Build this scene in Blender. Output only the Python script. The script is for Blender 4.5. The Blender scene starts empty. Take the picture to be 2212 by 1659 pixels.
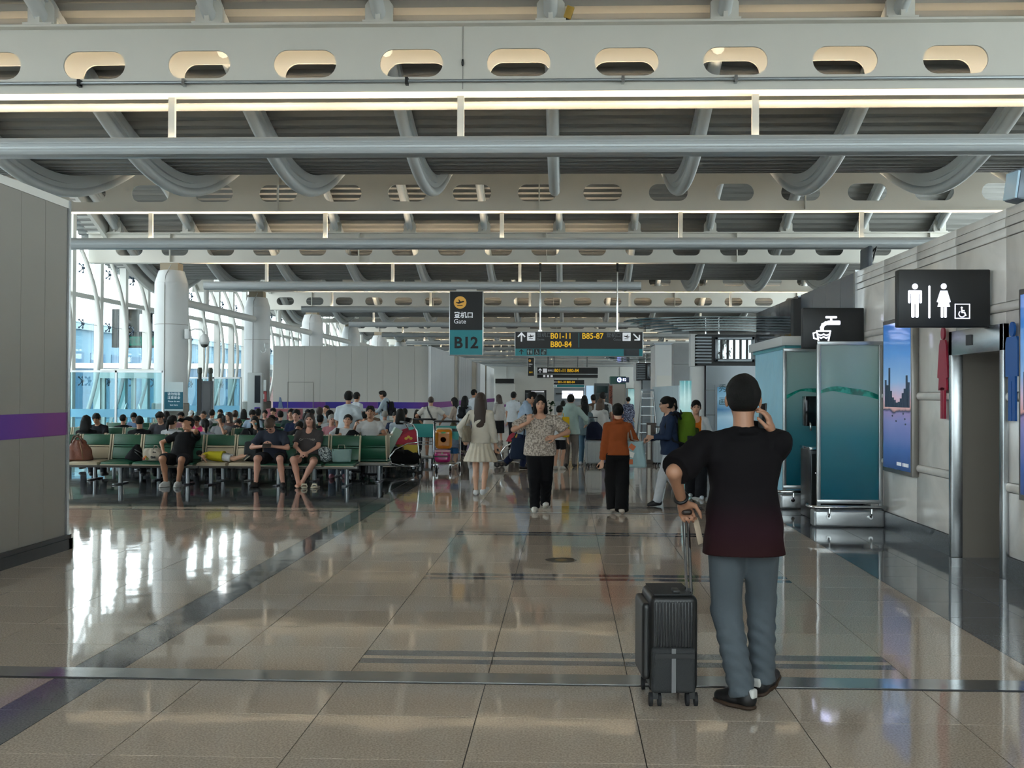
import bpy, bmesh, math, random
import numpy as np
from mathutils import Vector, Matrix, Euler
random.seed(7)
S = bpy.context.scene
COL = S.collection
PI = math.pi

# ---------------------------------------------------------------- camera
FPX, CAMH = 2240.0, 1.62                      # focal length in pixels of a 2212 x 1659 frame, lens height
_th, _ph, _ro = math.atan(80 / FPX), math.atan(20.5 / FPX), 0.0045
FW = Vector((-math.sin(_th) * math.cos(_ph), math.cos(_th) * math.cos(_ph), math.sin(_ph)))
_r0 = Vector((math.cos(_th), math.sin(_th), 0)); _u0 = _r0.cross(FW)
RT = _r0 * math.cos(_ro) + _u0 * math.sin(_ro)
UP = _u0 * math.cos(_ro) - _r0 * math.sin(_ro)
cam_data = bpy.data.cameras.new('camera'); cam = bpy.data.objects.new('camera', cam_data); COL.objects.link(cam)
cam.matrix_world = Matrix(((RT.x, UP.x, -FW.x, 0), (RT.y, UP.y, -FW.y, 0), (RT.z, UP.z, -FW.z, CAMH), (0, 0, 0, 1)))
cam_data.sensor_width = 36; cam_data.lens = 36 * FPX / 2212; cam_data.shift_x = -36 / 2212
cam_data.clip_start = 0.05; cam_data.clip_end = 800
S.camera = cam

def ray(x, y):
    return FW + RT * ((x - 1142) / FPX) + UP * ((829.5 - y) / FPX)
def G(x, y, z=0.0):                            # photo point on a level plane
    d = ray(x, y); t = (z - CAMH) / d.z
    return Vector((d.x * t, d.y * t, z))
def AT(x, y, Y):                               # photo point on a plane across the hall
    d = ray(x, y); t = Y / d.y
    return Vector((d.x * t, Y, CAMH + d.z * t))
def XW(x, y, X):                               # photo point on a plane along the hall
    d = ray(x, y); t = X / d.x
    return Vector((X, d.y * t, CAMH + d.z * t))

# ---------------------------------------------------------------- world, sun, exposure
W = bpy.data.worlds.new('sky'); S.world = W; W.use_nodes = True
_n = W.node_tree.nodes; _n.clear()
_o = _n.new('ShaderNodeOutputWorld'); _b = _n.new('ShaderNodeBackground')
_b.inputs[0].default_value = (0.99, 0.975, 0.955, 1); _b.inputs[1].default_value = 5.6
W.node_tree.links.new(_b.outputs[0], _o.inputs[0])
sun_d = bpy.data.lights.new('sun', 'SUN'); sun_d.energy = 4.0; sun_d.angle = 0.01; sun_d.color = (1, .95, .88)
sun = bpy.data.objects.new('sun', sun_d); COL.objects.link(sun)
sun.rotation_euler = Vector((-0.42, 0.12, -0.9)).to_track_quat('-Z', 'Y').to_euler()
S.view_settings.view_transform = 'Standard'; S.view_settings.look = 'None'
S.view_settings.exposure = 0.45; S.view_settings.gamma = 1.0
S.view_settings.use_curve_mapping = False
S.cycles.max_bounces = 6; S.cycles.diffuse_bounces = 4; S.cycles.glossy_bounces = 3
S.cycles.use_adaptive_sampling = True; S.cycles.adaptive_threshold = 0.10; S.cycles.adaptive_min_samples = 16; S.cycles.use_light_tree = False
S.cycles.transparent_max_bounces = 10; S.cycles.transmission_bounces = 4
S.cycles.sample_clamp_indirect = 6; S.cycles.caustics_reflective = False; S.cycles.caustics_refractive = False
S.cycles.use_denoising = True; S.cycles.time_limit = 1100

# ---------------------------------------------------------------- materials
def hexc(h):
    h = h.lstrip('#'); c = [int(h[i:i + 2], 16) / 255 for i in (0, 2, 4)]
    return tuple(((v + .055) / 1.055) ** 2.4 if v > .04045 else v / 12.92 for v in c)
MATS = {}
def mat(name, col, rough=.5, metal=0., var=0., vscale=8., bump=0., bscale=40., spec=.5, emit=0., emitc=None, coat=0., stretch=None, alpha=None):
    if name in MATS: return MATS[name]
    if isinstance(col, str): col = hexc(col)
    m = bpy.data.materials.new(name); m.use_nodes = True
    nt = m.node_tree; p = nt.nodes['Principled BSDF']
    p.inputs['Base Color'].default_value = (*col, 1); p.inputs['Roughness'].default_value = rough
    p.inputs['Metallic'].default_value = metal; p.inputs['Specular IOR Level'].default_value = spec
    p.inputs['Coat Weight'].default_value = coat
    if emit:
        p.inputs['Emission Color'].default_value = (*(emitc or col), 1); p.inputs['Emission Strength'].default_value = emit
    if var or bump:
        tc = nt.nodes.new('ShaderNodeTexCoord'); vec = tc.outputs['Object']
        if stretch:
            mp = nt.nodes.new('ShaderNodeMapping'); mp.inputs['Scale'].default_value = stretch
            nt.links.new(vec, mp.inputs[0]); vec = mp.outputs[0]
    if var:
        nz = nt.nodes.new('ShaderNodeTexNoise'); nz.inputs['Scale'].default_value = vscale; nz.inputs['Detail'].default_value = 5
        nt.links.new(vec, nz.inputs['Vector'])
        mx = nt.nodes.new('ShaderNodeMix'); mx.data_type = 'RGBA'
        mx.inputs[6].default_value = (*[max(0, c * (1 - var)) for c in col], 1)
        mx.inputs[7].default_value = (*[min(1, c * (1 + var)) for c in col], 1)
        nt.links.new(nz.outputs[0], mx.inputs[0]); nt.links.new(mx.outputs[2], p.inputs['Base Color'])
    if bump:
        nb = nt.nodes.new('ShaderNodeTexNoise'); nb.inputs['Scale'].default_value = bscale; nb.inputs['Detail'].default_value = 3
        nt.links.new(vec, nb.inputs['Vector'])
        bp = nt.nodes.new('ShaderNodeBump'); bp.inputs['Strength'].default_value = bump; bp.inputs['Distance'].default_value = .02
        nt.links.new(nb.outputs[0], bp.inputs['Height']); nt.links.new(bp.outputs[0], p.inputs['Normal'])
    MATS[name] = m
    return m
def ramp_mat(name, stops, axis=2, lo=0., hi=1., rough=.5, noise=0., nscale=6., coord='Object', emit=0., coat=0.):
    """colour bands along one object axis, with an optional wobble (print, dip dye, painted scenes)"""
    if name in MATS: return MATS[name]
    m = bpy.data.materials.new(name); m.use_nodes = True; nt = m.node_tree; p = nt.nodes['Principled BSDF']
    tc = nt.nodes.new('ShaderNodeTexCoord'); sp = nt.nodes.new('ShaderNodeSeparateXYZ'); nt.links.new(tc.outputs[coord], sp.inputs[0])
    mr = nt.nodes.new('ShaderNodeMapRange'); mr.inputs[1].default_value = lo; mr.inputs[2].default_value = hi
    src = sp.outputs[axis]
    if noise:
        nz = nt.nodes.new('ShaderNodeTexNoise'); nz.inputs['Scale'].default_value = nscale; nz.inputs['Detail'].default_value = 6
        nt.links.new(tc.outputs[coord], nz.inputs['Vector'])
        ma = nt.nodes.new('ShaderNodeMath'); ma.operation = 'MULTIPLY_ADD'; ma.inputs[1].default_value = noise
        nt.links.new(nz.outputs[0], ma.inputs[0]); nt.links.new(src, ma.inputs[2]); src = ma.outputs[0]
    nt.links.new(src, mr.inputs[0])
    cr = nt.nodes.new('ShaderNodeValToRGB'); e = cr.color_ramp.elements
    while len(e) < len(stops): e.new(.5)
    for el, (pos, c) in zip(e, stops):
        el.position = pos; el.color = (*(hexc(c) if isinstance(c, str) else c), 1)
    nt.links.new(mr.outputs[0], cr.inputs[0]); nt.links.new(cr.outputs[0], p.inputs['Base Color'])
    p.inputs['Roughness'].default_value = rough; p.inputs['Coat Weight'].default_value = coat
    if rough > .8: p.inputs['Specular IOR Level'].default_value = .15
    if emit:
        nt.links.new(cr.outputs[0], p.inputs['Emission Color']); p.inputs['Emission Strength'].default_value = emit
    MATS[name] = m
    return m
def pattern_mat(name, cols, scale=30., rough=.8, kind='noise', pos=(.42, .5, .58)):
    if name in MATS: return MATS[name]
    m = bpy.data.materials.new(name); m.use_nodes = True; nt = m.node_tree; p = nt.nodes['Principled BSDF']
    tc = nt.nodes.new('ShaderNodeTexCoord')
    if kind == 'voronoi':
        nz = nt.nodes.new('ShaderNodeTexVoronoi'); nz.inputs['Scale'].default_value = scale; out = nz.outputs['Distance']
    elif kind == 'stripe':
        nz = nt.nodes.new('ShaderNodeTexWave'); nz.inputs['Scale'].default_value = scale; nz.bands_direction = 'Z'; out = nz.outputs[1]
    else:
        nz = nt.nodes.new('ShaderNodeTexNoise'); nz.inputs['Scale'].default_value = scale; nz.inputs['Detail'].default_value = 4; out = nz.outputs[0]
    nt.links.new(tc.outputs['Object'], nz.inputs['Vector'])
    cr = nt.nodes.new('ShaderNodeValToRGB'); e = cr.color_ramp.elements
    while len(e) < len(cols): e.new(.5)
    for i, (el, c) in enumerate(zip(e, cols)):
        el.position = pos[i] if i < len(pos) else i / len(cols); el.color = (*hexc(c), 1)
    nt.links.new(out, cr.inputs[0]); nt.links.new(cr.outputs[0], p.inputs['Base Color'])
    p.inputs['Roughness'].default_value = rough
    MATS[name] = m
    return m
def pane_mat(name, tint, refl=.08, rough=.0, frost=0., frostc=(.6, .8, .85)):
    """thin sheet: tinted see-through mixed with mirror reflection (and a frosted part)"""
    if name in MATS: return MATS[name]
    m = bpy.data.materials.new(name); m.use_nodes = True; nt = m.node_tree; nt.nodes.clear()
    o = nt.nodes.new('ShaderNodeOutputMaterial'); t = nt.nodes.new('ShaderNodeBsdfTransparent'); t.inputs[0].default_value = (*tint, 1)
    g = nt.nodes.new('ShaderNodeBsdfGlossy'); g.inputs['Roughness'].default_value = rough
    lw = nt.nodes.new('ShaderNodeLayerWeight'); lw.inputs[0].default_value = .5
    pw = nt.nodes.new('ShaderNodeMath'); pw.operation = 'POWER'; pw.inputs[1].default_value = 5; nt.links.new(lw.outputs['Facing'], pw.inputs[0])
    fr = nt.nodes.new('ShaderNodeMath'); fr.operation = 'MULTIPLY_ADD'; fr.inputs[1].default_value = .8; fr.inputs[2].default_value = refl * .5
    nt.links.new(pw.outputs[0], fr.inputs[0])
    mx = nt.nodes.new('ShaderNodeMixShader')
    body = t.outputs[0]
    if frost:
        d = nt.nodes.new('ShaderNodeBsdfDiffuse'); d.inputs[0].default_value = (*frostc, 1)
        tr = nt.nodes.new('ShaderNodeBsdfTranslucent'); tr.inputs[0].default_value = (*frostc, 1)
        m0 = nt.nodes.new('ShaderNodeMixShader'); m0.inputs[0].default_value = .5
        nt.links.new(d.outputs[0], m0.inputs[1]); nt.links.new(tr.outputs[0], m0.inputs[2])
        m1 = nt.nodes.new('ShaderNodeMixShader'); m1.inputs[0].default_value = frost
        nt.links.new(body, m1.inputs[1]); nt.links.new(m0.outputs[0], m1.inputs[2]); body = m1.outputs[0]
    nt.links.new(fr.outputs[0], mx.inputs[0]); nt.links.new(body, mx.inputs[1]); nt.links.new(g.outputs[0], mx.inputs[2])
    nt.links.new(mx.outputs[0], o.inputs[0])
    MATS[name] = m
    return m

# ---------------------------------------------------------------- object helpers
def tag(o, label=None, cat=None, group=None, kind=None):
    if label: o['label'] = label
    if cat: o['category'] = cat
    if group: o['group'] = group
    if kind: o['kind'] = kind
    return o
def empty(name, loc=(0, 0, 0), rz=0.):
    o = bpy.data.objects.new(name, None); COL.objects.link(o); o.location = loc; o.rotation_euler = (0, 0, rz); o.empty_display_size = .1
    return o
def thing(name, label, cat, loc=(0, 0, 0), rz=0., group=None):
    return tag(empty(name, loc, rz), label, cat, group)
def link(name, me, m=None, parent=None, loc=None, rot=None, scale=None):
    o = bpy.data.objects.new(name, me); COL.objects.link(o)
    if parent: o.parent = parent
    if loc is not None: o.location = loc
    if rot is not None: o.rotation_euler = rot
    if scale is not None: o.scale = scale
    if m is not None:
        if len(me.materials) == 0: me.materials.append(m)
        elif me.materials[0] is not m:
            o.material_slots[0].link = 'OBJECT'; o.material_slots[0].material = m
    return o
def copy_tree(o, parent=None):
    c = o.copy(); COL.objects.link(c); c.parent = parent
    for ch in list(o.children): copy_tree(ch, c)
    return c
class MB:
    def __init__(s): s.v = []; s.f = []
    def add(s, vs, fs):
        n = len(s.v); s.v += [tuple(v) for v in vs]; s.f += [tuple(i + n for i in f) for f in fs]; return s
    def box(s, lo, hi):
        (a, b, c), (d, e, f) = lo, hi
        return s.add([(a, b, c), (d, b, c), (d, e, c), (a, e, c), (a, b, f), (d, b, f), (d, e, f), (a, e, f)],
                     [(3, 2, 1, 0), (4, 5, 6, 7), (0, 1, 5, 4), (1, 2, 6, 5), (2, 3, 7, 6), (3, 0, 4, 7)])
    def cbox(s, c, sz, rot=None):
        h = [x / 2 for x in sz]
        vs = [Vector((x * h[0], y * h[1], z * h[2])) for z in (-1, 1) for x, y in ((-1, -1), (1, -1), (1, 1), (-1, 1))]
        if rot is not None:
            R = rot if isinstance(rot, Matrix) else Euler(rot).to_matrix(); vs = [R @ v for v in vs]
        c = Vector(c)
        return s.add([v + c for v in vs], [(3, 2, 1, 0), (4, 5, 6, 7), (0, 1, 5, 4), (1, 2, 6, 5), (2, 3, 7, 6), (3, 0, 4, 7)])
    def cone(s, p, q, r0, r1=None, n=12, caps=True):
        r1 = r0 if r1 is None else r1
        p, q = Vector(p), Vector(q); d = (q - p).normalized()
        a = d.orthogonal().normalized(); b = d.cross(a)
        vs = [p + (a * math.cos(t) + b * math.sin(t)) * r0 for t in (2 * PI * i / n for i in range(n))]
        vs += [q + (a * math.cos(t) + b * math.sin(t)) * r1 for t in (2 * PI * i / n for i in range(n))]
        fs = [(i, (i + 1) % n, n + (i + 1) % n, n + i) for i in range(n)]
        if caps: fs += [tuple(range(n - 1, -1, -1)), tuple(range(n, 2 * n))]
        return s.add(vs, fs)
    def tube(s, path, r, n=8, closed=False, caps=True):
        P = [Vector(p) for p in path]; m = len(P); vs = []; ref = None
        for i, p in enumerate(P):
            d = (P[(i + 1) % m] - P[i - 1]) if closed else (P[min(i + 1, m - 1)] - P[max(i - 1, 0)])
            d.normalize()
            if ref is None: ref = d.orthogonal().normalized()
            a = (ref - d * ref.dot(d)); a = a.normalized() if a.length > 1e-6 else d.orthogonal().normalized(); ref = a; b = d.cross(a)
            rr = r[i] if isinstance(r, (list, tuple)) else r
            vs += [p + (a * math.cos(t) + b * math.sin(t)) * rr for t in (2 * PI * k / n for k in range(n))]
        fs = [(i * n + k, i * n + (k + 1) % n, ((i + 1) % m) * n + (k + 1) % n, ((i + 1) % m) * n + k) for i in range(m if closed else m - 1) for k in range(n)]
        if caps and not closed: fs += [tuple(range(n - 1, -1, -1)), tuple(range((m - 1) * n, m * n))]
        return s.add(vs, fs)
    def sweep(s, path, prof, side):
        """sweep a closed 2D profile (a along side, b along normal) on a path"""
        P = [Vector(p) for p in path]; m = len(P); n = len(prof); vs = []; side = Vector(side)
        for i, p in enumerate(P):
            d = (P[min(i + 1, m - 1)] - P[max(i - 1, 0)]).normalized(); nn = side.cross(d).normalized()
            vs += [p + side * a + nn * b for a, b in prof]
        fs = [(i * n + k, i * n + (k + 1) % n, (i + 1) * n + (k + 1) % n, (i + 1) * n + k) for i in range(m - 1) for k in range(n)]
        fs += [tuple(range(n - 1, -1, -1)), tuple(range((m - 1) * n, m * n))]
        return s.add(vs, fs)
    def prism(s, poly, o, ux, uy, depth):
        """extrude a 2D polygon lying in the plane o + a*ux + b*uy along ux x uy"""
        o, ux, uy = Vector(o), Vector(ux), Vector(uy); nn = ux.cross(uy).normalized() * depth; n = len(poly)
        vs = [o + ux * a + uy * b for a, b in poly]; vs += [v + nn for v in vs]
        fs = [tuple(range(n - 1, -1, -1)), tuple(range(n, 2 * n))] + [(i, (i + 1) % n, n + (i + 1) % n, n + i) for i in range(n)]
        return s.add(vs, fs)
    def lathe(s, prof, c=(0, 0, 0), n=20, sx=1, sy=1):
        c = Vector(c); vs = []; m = len(prof)
        for r, z in prof:
            vs += [c + Vector((r * sx * math.cos(t), r * sy * math.sin(t), z)) for t in (2 * PI * k / n for k in range(n))]
        fs = [(i * n + k, i * n + (k + 1) % n, (i + 1) * n + (k + 1) % n, (i + 1) * n + k) for i in range(m - 1) for k in range(n)]
        fs += [tuple(range(n - 1, -1, -1)), tuple(range((m - 1) * n, m * n))]
        return s.add(vs, fs)
    def ball(s, c, r, n=12, m=8):
        r = r if isinstance(r, (tuple, list)) else (r, r, r); c = Vector(c); vs = []
        for i in range(1, m):
            ph = PI * i / m
            vs += [c + Vector((r[0] * math.sin(ph) * math.cos(t), r[1] * math.sin(ph) * math.sin(t), r[2] * math.cos(ph))) for t in (2 * PI * k / n for k in range(n))]
        vs += [c + Vector((0, 0, r[2])), c - Vector((0, 0, r[2]))]; T = len(vs) - 2
        fs = [((i + 1) * n + k, (i + 1) * n + (k + 1) % n, i * n + (k + 1) % n, i * n + k) for i in range(m - 2) for k in range(n)]
        fs += [(T, k, (k + 1) % n) for k in range(n)] + [((m - 2) * n + k, T + 1, (m - 2) * n + (k + 1) % n) for k in range(n)]
        return s.add(vs, fs)
    def mesh(s, name, bevel=0., seg=2, smooth=False, fix=True):
        me = bpy.data.meshes.new(name); me.from_pydata(s.v, [], s.f)
        if bevel or fix:
            bm = bmesh.new(); bm.from_mesh(me)
            if fix: bmesh.ops.recalc_face_normals(bm, faces=bm.faces)
            if bevel:
                bmesh.ops.bevel(bm, geom=[e for e in bm.edges if len(e.link_faces) == 2 and e.calc_face_angle(0) > .5], offset=bevel, segments=seg, affect='EDGES', profile=.5, clamp_overlap=True)
            bm.to_mesh(me); bm.free()
        if smooth or bevel:
            me.polygons.foreach_set('use_smooth', [True] * len(me.polygons))
            if bevel or smooth == 'auto':
                me.set_sharp_from_angle(angle=math.radians(40))
        me.update()
        return me
    def build(s, name, m=None, parent=None, bevel=0., seg=2, smooth=False, loc=None, rot=None):
        return link(name, s.mesh(name, bevel, seg, smooth), m, parent, loc, rot)
FONTC = {}
def text_mesh(body, size, depth=0., bold=0., align='CENTER'):
    key = (body, size, depth, bold, align)
    if key in FONTC: return FONTC[key]
    c = bpy.data.curves.new('lettering', 'FONT'); c.body = body; c.size = size; c.align_x = align; c.align_y = 'CENTER'
    c.extrude = depth; c.offset = bold; c.resolution_u = 3
    o = bpy.data.objects.new('lettering', c); COL.objects.link(o)
    dg = bpy.context.evaluated_depsgraph_get(); dg.update()
    me = bpy.data.meshes.new_from_object(o.evaluated_get(dg)); me.name = 'lettering'
    bpy.data.objects.remove(o); bpy.data.curves.remove(c)
    FONTC[key] = me
    return me
FACE_CAM = (PI / 2, 0, 0)                     # text standing up, read from -Y
FACE_LEFT = (PI / 2, 0, -PI / 2)              # text on a plane facing -X
def text(body, size, m, parent, loc, rot=FACE_CAM, bold=0., align='CENTER', sx=1., depth=.0012, name='lettering'):
    return link(name, text_mesh(body, size, depth, bold, align), m, parent, loc, rot, (sx, 1, 1))
# ================================================================ STRUCTURE
def granite(name, col, rough=.055, speck=.25):
    if name in MATS: return MATS[name]
    m = bpy.data.materials.new(name); m.use_nodes = True; nt = m.node_tree; p = nt.nodes['Principled BSDF']
    tc = nt.nodes.new('ShaderNodeTexCoord'); oi = nt.nodes.new('ShaderNodeObjectInfo')
    geo = nt.nodes.new('ShaderNodeNewGeometry')
    col = hexc(col) if isinstance(col, str) else col
    n1 = nt.nodes.new('ShaderNodeTexNoise'); n1.inputs['Scale'].default_value = 95; n1.inputs['Detail'].default_value = 4
    n2 = nt.nodes.new('ShaderNodeTexNoise'); n2.inputs['Scale'].default_value = 1.7; n2.inputs['Detail'].default_value = 2
    for n in (n1, n2): nt.links.new(geo.outputs['Position'], n.inputs['Vector'])
    cr = nt.nodes.new('ShaderNodeValToRGB'); e = cr.color_ramp.elements
    e[0].position = .36; e[0].color = (*[c * (1 - speck) for c in col], 1); e[1].position = .62; e[1].color = (*[min(1, c * (1 + speck)) for c in col], 1)
    nt.links.new(n1.outputs[0], cr.inputs[0])
    hs = nt.nodes.new('ShaderNodeHueSaturation'); nt.links.new(cr.outputs[0], hs.inputs['Color'])
    ma = nt.nodes.new('ShaderNodeMath'); ma.operation = 'MULTIPLY_ADD'; ma.inputs[1].default_value = .12; ma.inputs[2].default_value = .94
    nt.links.new(oi.outputs['Random'], ma.inputs[0]); nt.links.new(ma.outputs[0], hs.inputs['Value'])
    nt.links.new(hs.outputs[0], p.inputs['Base Color'])
    p.inputs['Roughness'].default_value = rough; p.inputs['Specular IOR Level'].default_value = .85
    bp = nt.nodes.new('ShaderNodeBump'); bp.inputs['Strength'].default_value = .035; bp.inputs['Distance'].default_value = .05
    nt.links.new(n2.outputs[0], bp.inputs['Height']); nt.links.new(bp.outputs[0], p.inputs['Normal'])
    MATS[name] = m
    return m
M_BEIGE = granite('beige_granite', '#bdae9f')
M_DARK = granite('dark_granite', '#565a5d', .06, .35)
M_DARK2 = granite('slate_granite', '#6a6d70', .06, .3)
M_STRIPE = granite('grey_granite', '#727376', .06, .25)
M_GROUT = mat('grout', '#35312d', .7)
M_STEEL = mat('brushed_steel', '#b9bcbe', .26, 1., bump=.05, bscale=60, stretch=(1, 1, 30))
M_CHROME = mat('polished_steel', '#d5d7d8', .12, 1.)
M_WHITE = mat('white_paint', '#d9d8d2', .42, var=.04, vscale=2.)
M_WHITE2 = mat('cool_white_paint', '#d4d6d6', .45, var=.03, vscale=3.)
M_GIRD = mat('girder_paint', '#dcd9d0', .5, var=.05, vscale=1.3)
M_TUBE = mat('tube_paint', '#d2d5d4', .38, var=.03, vscale=2.)
M_DECK = mat('roof_deck_metal', '#8d8c88', .5, .15, var=.10, vscale=1.2, stretch=(.2, 3, 1))
M_TROUGH = mat('aluminium_trough', '#b4b9bb', .35, .35, var=.04, vscale=3, stretch=(.2, 1, 6))
M_BLACK = mat('black_plastic', '#101113', .45)
M_RUBBER = mat('black_rubber', '#15161a', .75)
M_GLASS = pane_mat('clear_pane', (.86, .93, .95))
M_GLASSB = pane_mat('blue_tinted_pane', (.62, .80, .84))
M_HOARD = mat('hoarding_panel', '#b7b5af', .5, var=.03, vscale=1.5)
M_PURPLE = ramp_mat('purple_band', [(0, '#3e3a86'), (.45, '#4c3d92'), (.8, '#6d4592'), (1, '#7d4a86')], 1, -1.6, 1.6, .85, .5, 1.2)

# ---- floor
floor = tag(MB().box((-15.4, -8, -.25), (14, 136, -.004)).build('floor', M_GROUT), kind='structure',
            label='polished granite floor of the departure hall in large beige slabs', cat='floor')
TM = {}
def tile_mesh(w, d):
    k = (round(w, 3), round(d, 3))
    if k not in TM: TM[k] = MB().box((-w / 2 + .0025, -d / 2 + .0025, -.012), (w / 2 - .0025, d / 2 - .0025, 0)).mesh('floor_tile')
    return TM[k]
xe = [-15.4 + (.8 * k) for k in range(16)]
xe = [x for x in (-15.68, -14.88, -14.08, -13.28, -12.48, -11.68, -10.88, -10.08, -9.28, -8.48, -7.68, -6.88, -6.08, -5.28, -4.48, -3.68, -2.88)]
xcols = [(xe[i], xe[i + 1], 'L') for i in range(len(xe) - 1)] + [(-2.88, -2.58, 'S'), (-2.58, -2.04, 'C'), (-2.04, -1.24, 'C')]
xcols += [(-1.24 + .8 * k, -.44 + .8 * k, 'M') for k in range(4)] + [(1.96, 2.76, 'C'), (2.76, 3.34, 'D'), (3.34, 3.95, 'D'), (3.95, 5.6, 'D')]
def rows(kind):
    r = [(3.1, 3.95), (3.95, 4.57), (4.57, 5.19), (5.19, 5.79)]
    y = 6.0
    while y < 130:
        if kind == 'M': ed = [0, .2, .31, .38, .515, 1.1, 1.69, 2.25, 2.82]
        else: ed = [0, .564, 1.128, 1.692, 2.256, 2.82]
        r += [(y + a, y + b) for a, b in zip(ed, ed[1:])]
        y += 2.82
    return r
cells = []
for x0, x1, k in xcols:
    for y0, y1 in rows(k):
        if x1 < -5.3 and y0 < 9.5: continue
        if k == 'D' and x0 > 3.9 and not (9.0 < y0 < 11): continue
        if y0 < 14.2 < y1 or y0 < 14.05 < y1: y1c = y1
        m = M_BEIGE
        if k == 'S': m = M_STRIPE
        elif k == 'D': m = M_DARK2
        elif k == 'L' and y0 > 14.1: m = M_DARK
        elif k == 'M':
            f = (y0 - 6.0) % 2.82
            if y0 > 5.9 and (abs(f - .2) < .02 or abs(f - .38) < .02): m = M_STRIPE
        cells.append((x0, x1, y0, y1, m))
def score(c):
    x = (c[0] + c[1]) / 2; y = (c[2] + c[3]) / 2
    vis = -.56 * y - .3 < x < .5 * y + .3
    return ((c[1] - c[0]) * (c[3] - c[2]) / y ** 3) if vis else -1
cells.sort(key=score, reverse=True)
for x0, x1, y0, y1, m in cells[:290]:
    link('floor_tile', tile_mesh(x1 - x0, y1 - y0), m, floor, ((x0 + x1) / 2, (y0 + y1) / 2, 0))
for nm, mm in (('beige_floor_tiles', M_BEIGE), ('slate_floor_tiles', M_DARK2), ('dark_floor_tiles', M_DARK), ('stripe_floor_tiles', M_STRIPE)):
    b = MB()
    for x0, x1, y0, y1, m in cells[290:]:
        if m is mm: b.add([(x0 + .0025, y0 + .0025, 0), (x1 - .0025, y0 + .0025, 0), (x1 - .0025, y1 - .0025, 0), (x0 + .0025, y1 - .0025, 0)], [(0, 1, 2, 3)])
    if b.v: tag(b.build(nm, mm, floor), kind='stuff')
M_JOINT = mat('polished_joint_cover', '#d6d8d9', .10, 1., bump=.08, bscale=2.2)
MB().box((-5.2, 5.795, -.01), (3.9, 5.995, .004)).build('joint_cover', M_JOINT, floor)
MB().box((-15, 14.09, -.003), (3.9, 14.135, .003)).build('joint_cover', M_JOINT, floor)
MB().box((-5.2, 5.77, -.01), (3.9, 5.794, .002)).build('joint_seal', M_BLACK, floor)
MB().box((-15, 14.06, -.003), (3.9, 14.089, .002)).build('joint_seal', M_BLACK, floor)
c = G(1212, 1210); hatch = thing('floor_hatch', 'small round dark metal access cover with brass centre set in the floor', 'hatch', (c.x, c.y, .0))
MB().lathe([(.145, .0005), (.145, .003), (.13, .0035)], n=28).build('cover', mat('hatch_metal', '#2c2a26', .3, .8), hatch)
MB().lathe([(.06, .0036), (.06, .005), (.03, .005)], n=20).build('centre_plate', mat('brass', '#9a8650', .3, 1.), hatch)
MB().lathe([(.15, .0004), (.152, .002), (.147, .0025), (.146, .001)], n=28).build('rim', M_CHROME, hatch)

# ---- roof: wavy corrugated deck on sinuous tubes
Y1, BAY, ZG0, ZG1 = 13.8, 9.0, 5.62, 6.56        # first girder, girder pitch, girder bottom, girder top
def wave(y): return 6.70 - 1.39 * math.sin(PI * (y - Y1) / BAY)
pts = []
y = -8.0; k = 0
while y < 136:
    for dy, dz in ((0, 0), (.09, 0), (.12, .075), (.21, .075)):
        pts.append((y + dy, wave(y + dy) + .33 + dz))
    y += .24
dk = MB()
n = len(pts)
dk.add([(-15.6, a, b) for a, b in pts] + [(14.2, a, b) for a, b in pts], [(i, i + 1, n + i + 1, n + i) for i in range(n - 1)])
ceiling = tag(dk.build('ceiling', M_DECK), 'wavy grey corrugated metal roof deck over the whole hall', 'ceiling', kind='structure')
XT = [-.22 + 2.304 * k for k in range(-6, 7)]
ys = [-6 + .3 * i for i in range(int(140 / .3))]
tb = MB().tube([(0, y, wave(y)) for y in ys], .095, 10)
tmesh = tb.mesh('roof_tube', smooth=True)
cb = MB().sweep([(0, y, wave(y)) for y in ys], [(-.055, .06), (.055, .06), (.055, .16), (.1, .16), (.1, .31), (-.1, .31), (-.1, .16), (-.055, .16)], (1, 0, 0))
cmesh = cb.mesh('roof_tube_rail', smooth='auto')
rail_up = all(True for _ in (0,))
for x in XT:
    t = link('roof_tube', tmesh, M_TUBE, ceiling, (x, 0, 0))
    link('rail', cmesh, M_TUBE, t)
bk = MB()
bk.prism([(-.185, 0), (.185, 0), (.185, .26), (.115, .36), (.115, .5), (-.115, .5), (-.115, .36), (-.185, .26)], (0, .03, ZG1), (1, 0, 0), (0, 0, 1), .06)
bk.box((-.03, -.13, ZG1), (.03, .2, ZG1 + .3))
bk.box((-.2, -.14, ZG1), (.2, .14, ZG1 + .025))
bmesh_b = bk.mesh('tube_bracket')
for i in range(0, 10):
    yg = Y1 + BAY * i
    if i in (0, 2, 4, 6, 8):
        for x in XT: link('tube_bracket', bmesh_b, M_GIRD, ceiling, (x, yg, 0))

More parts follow.
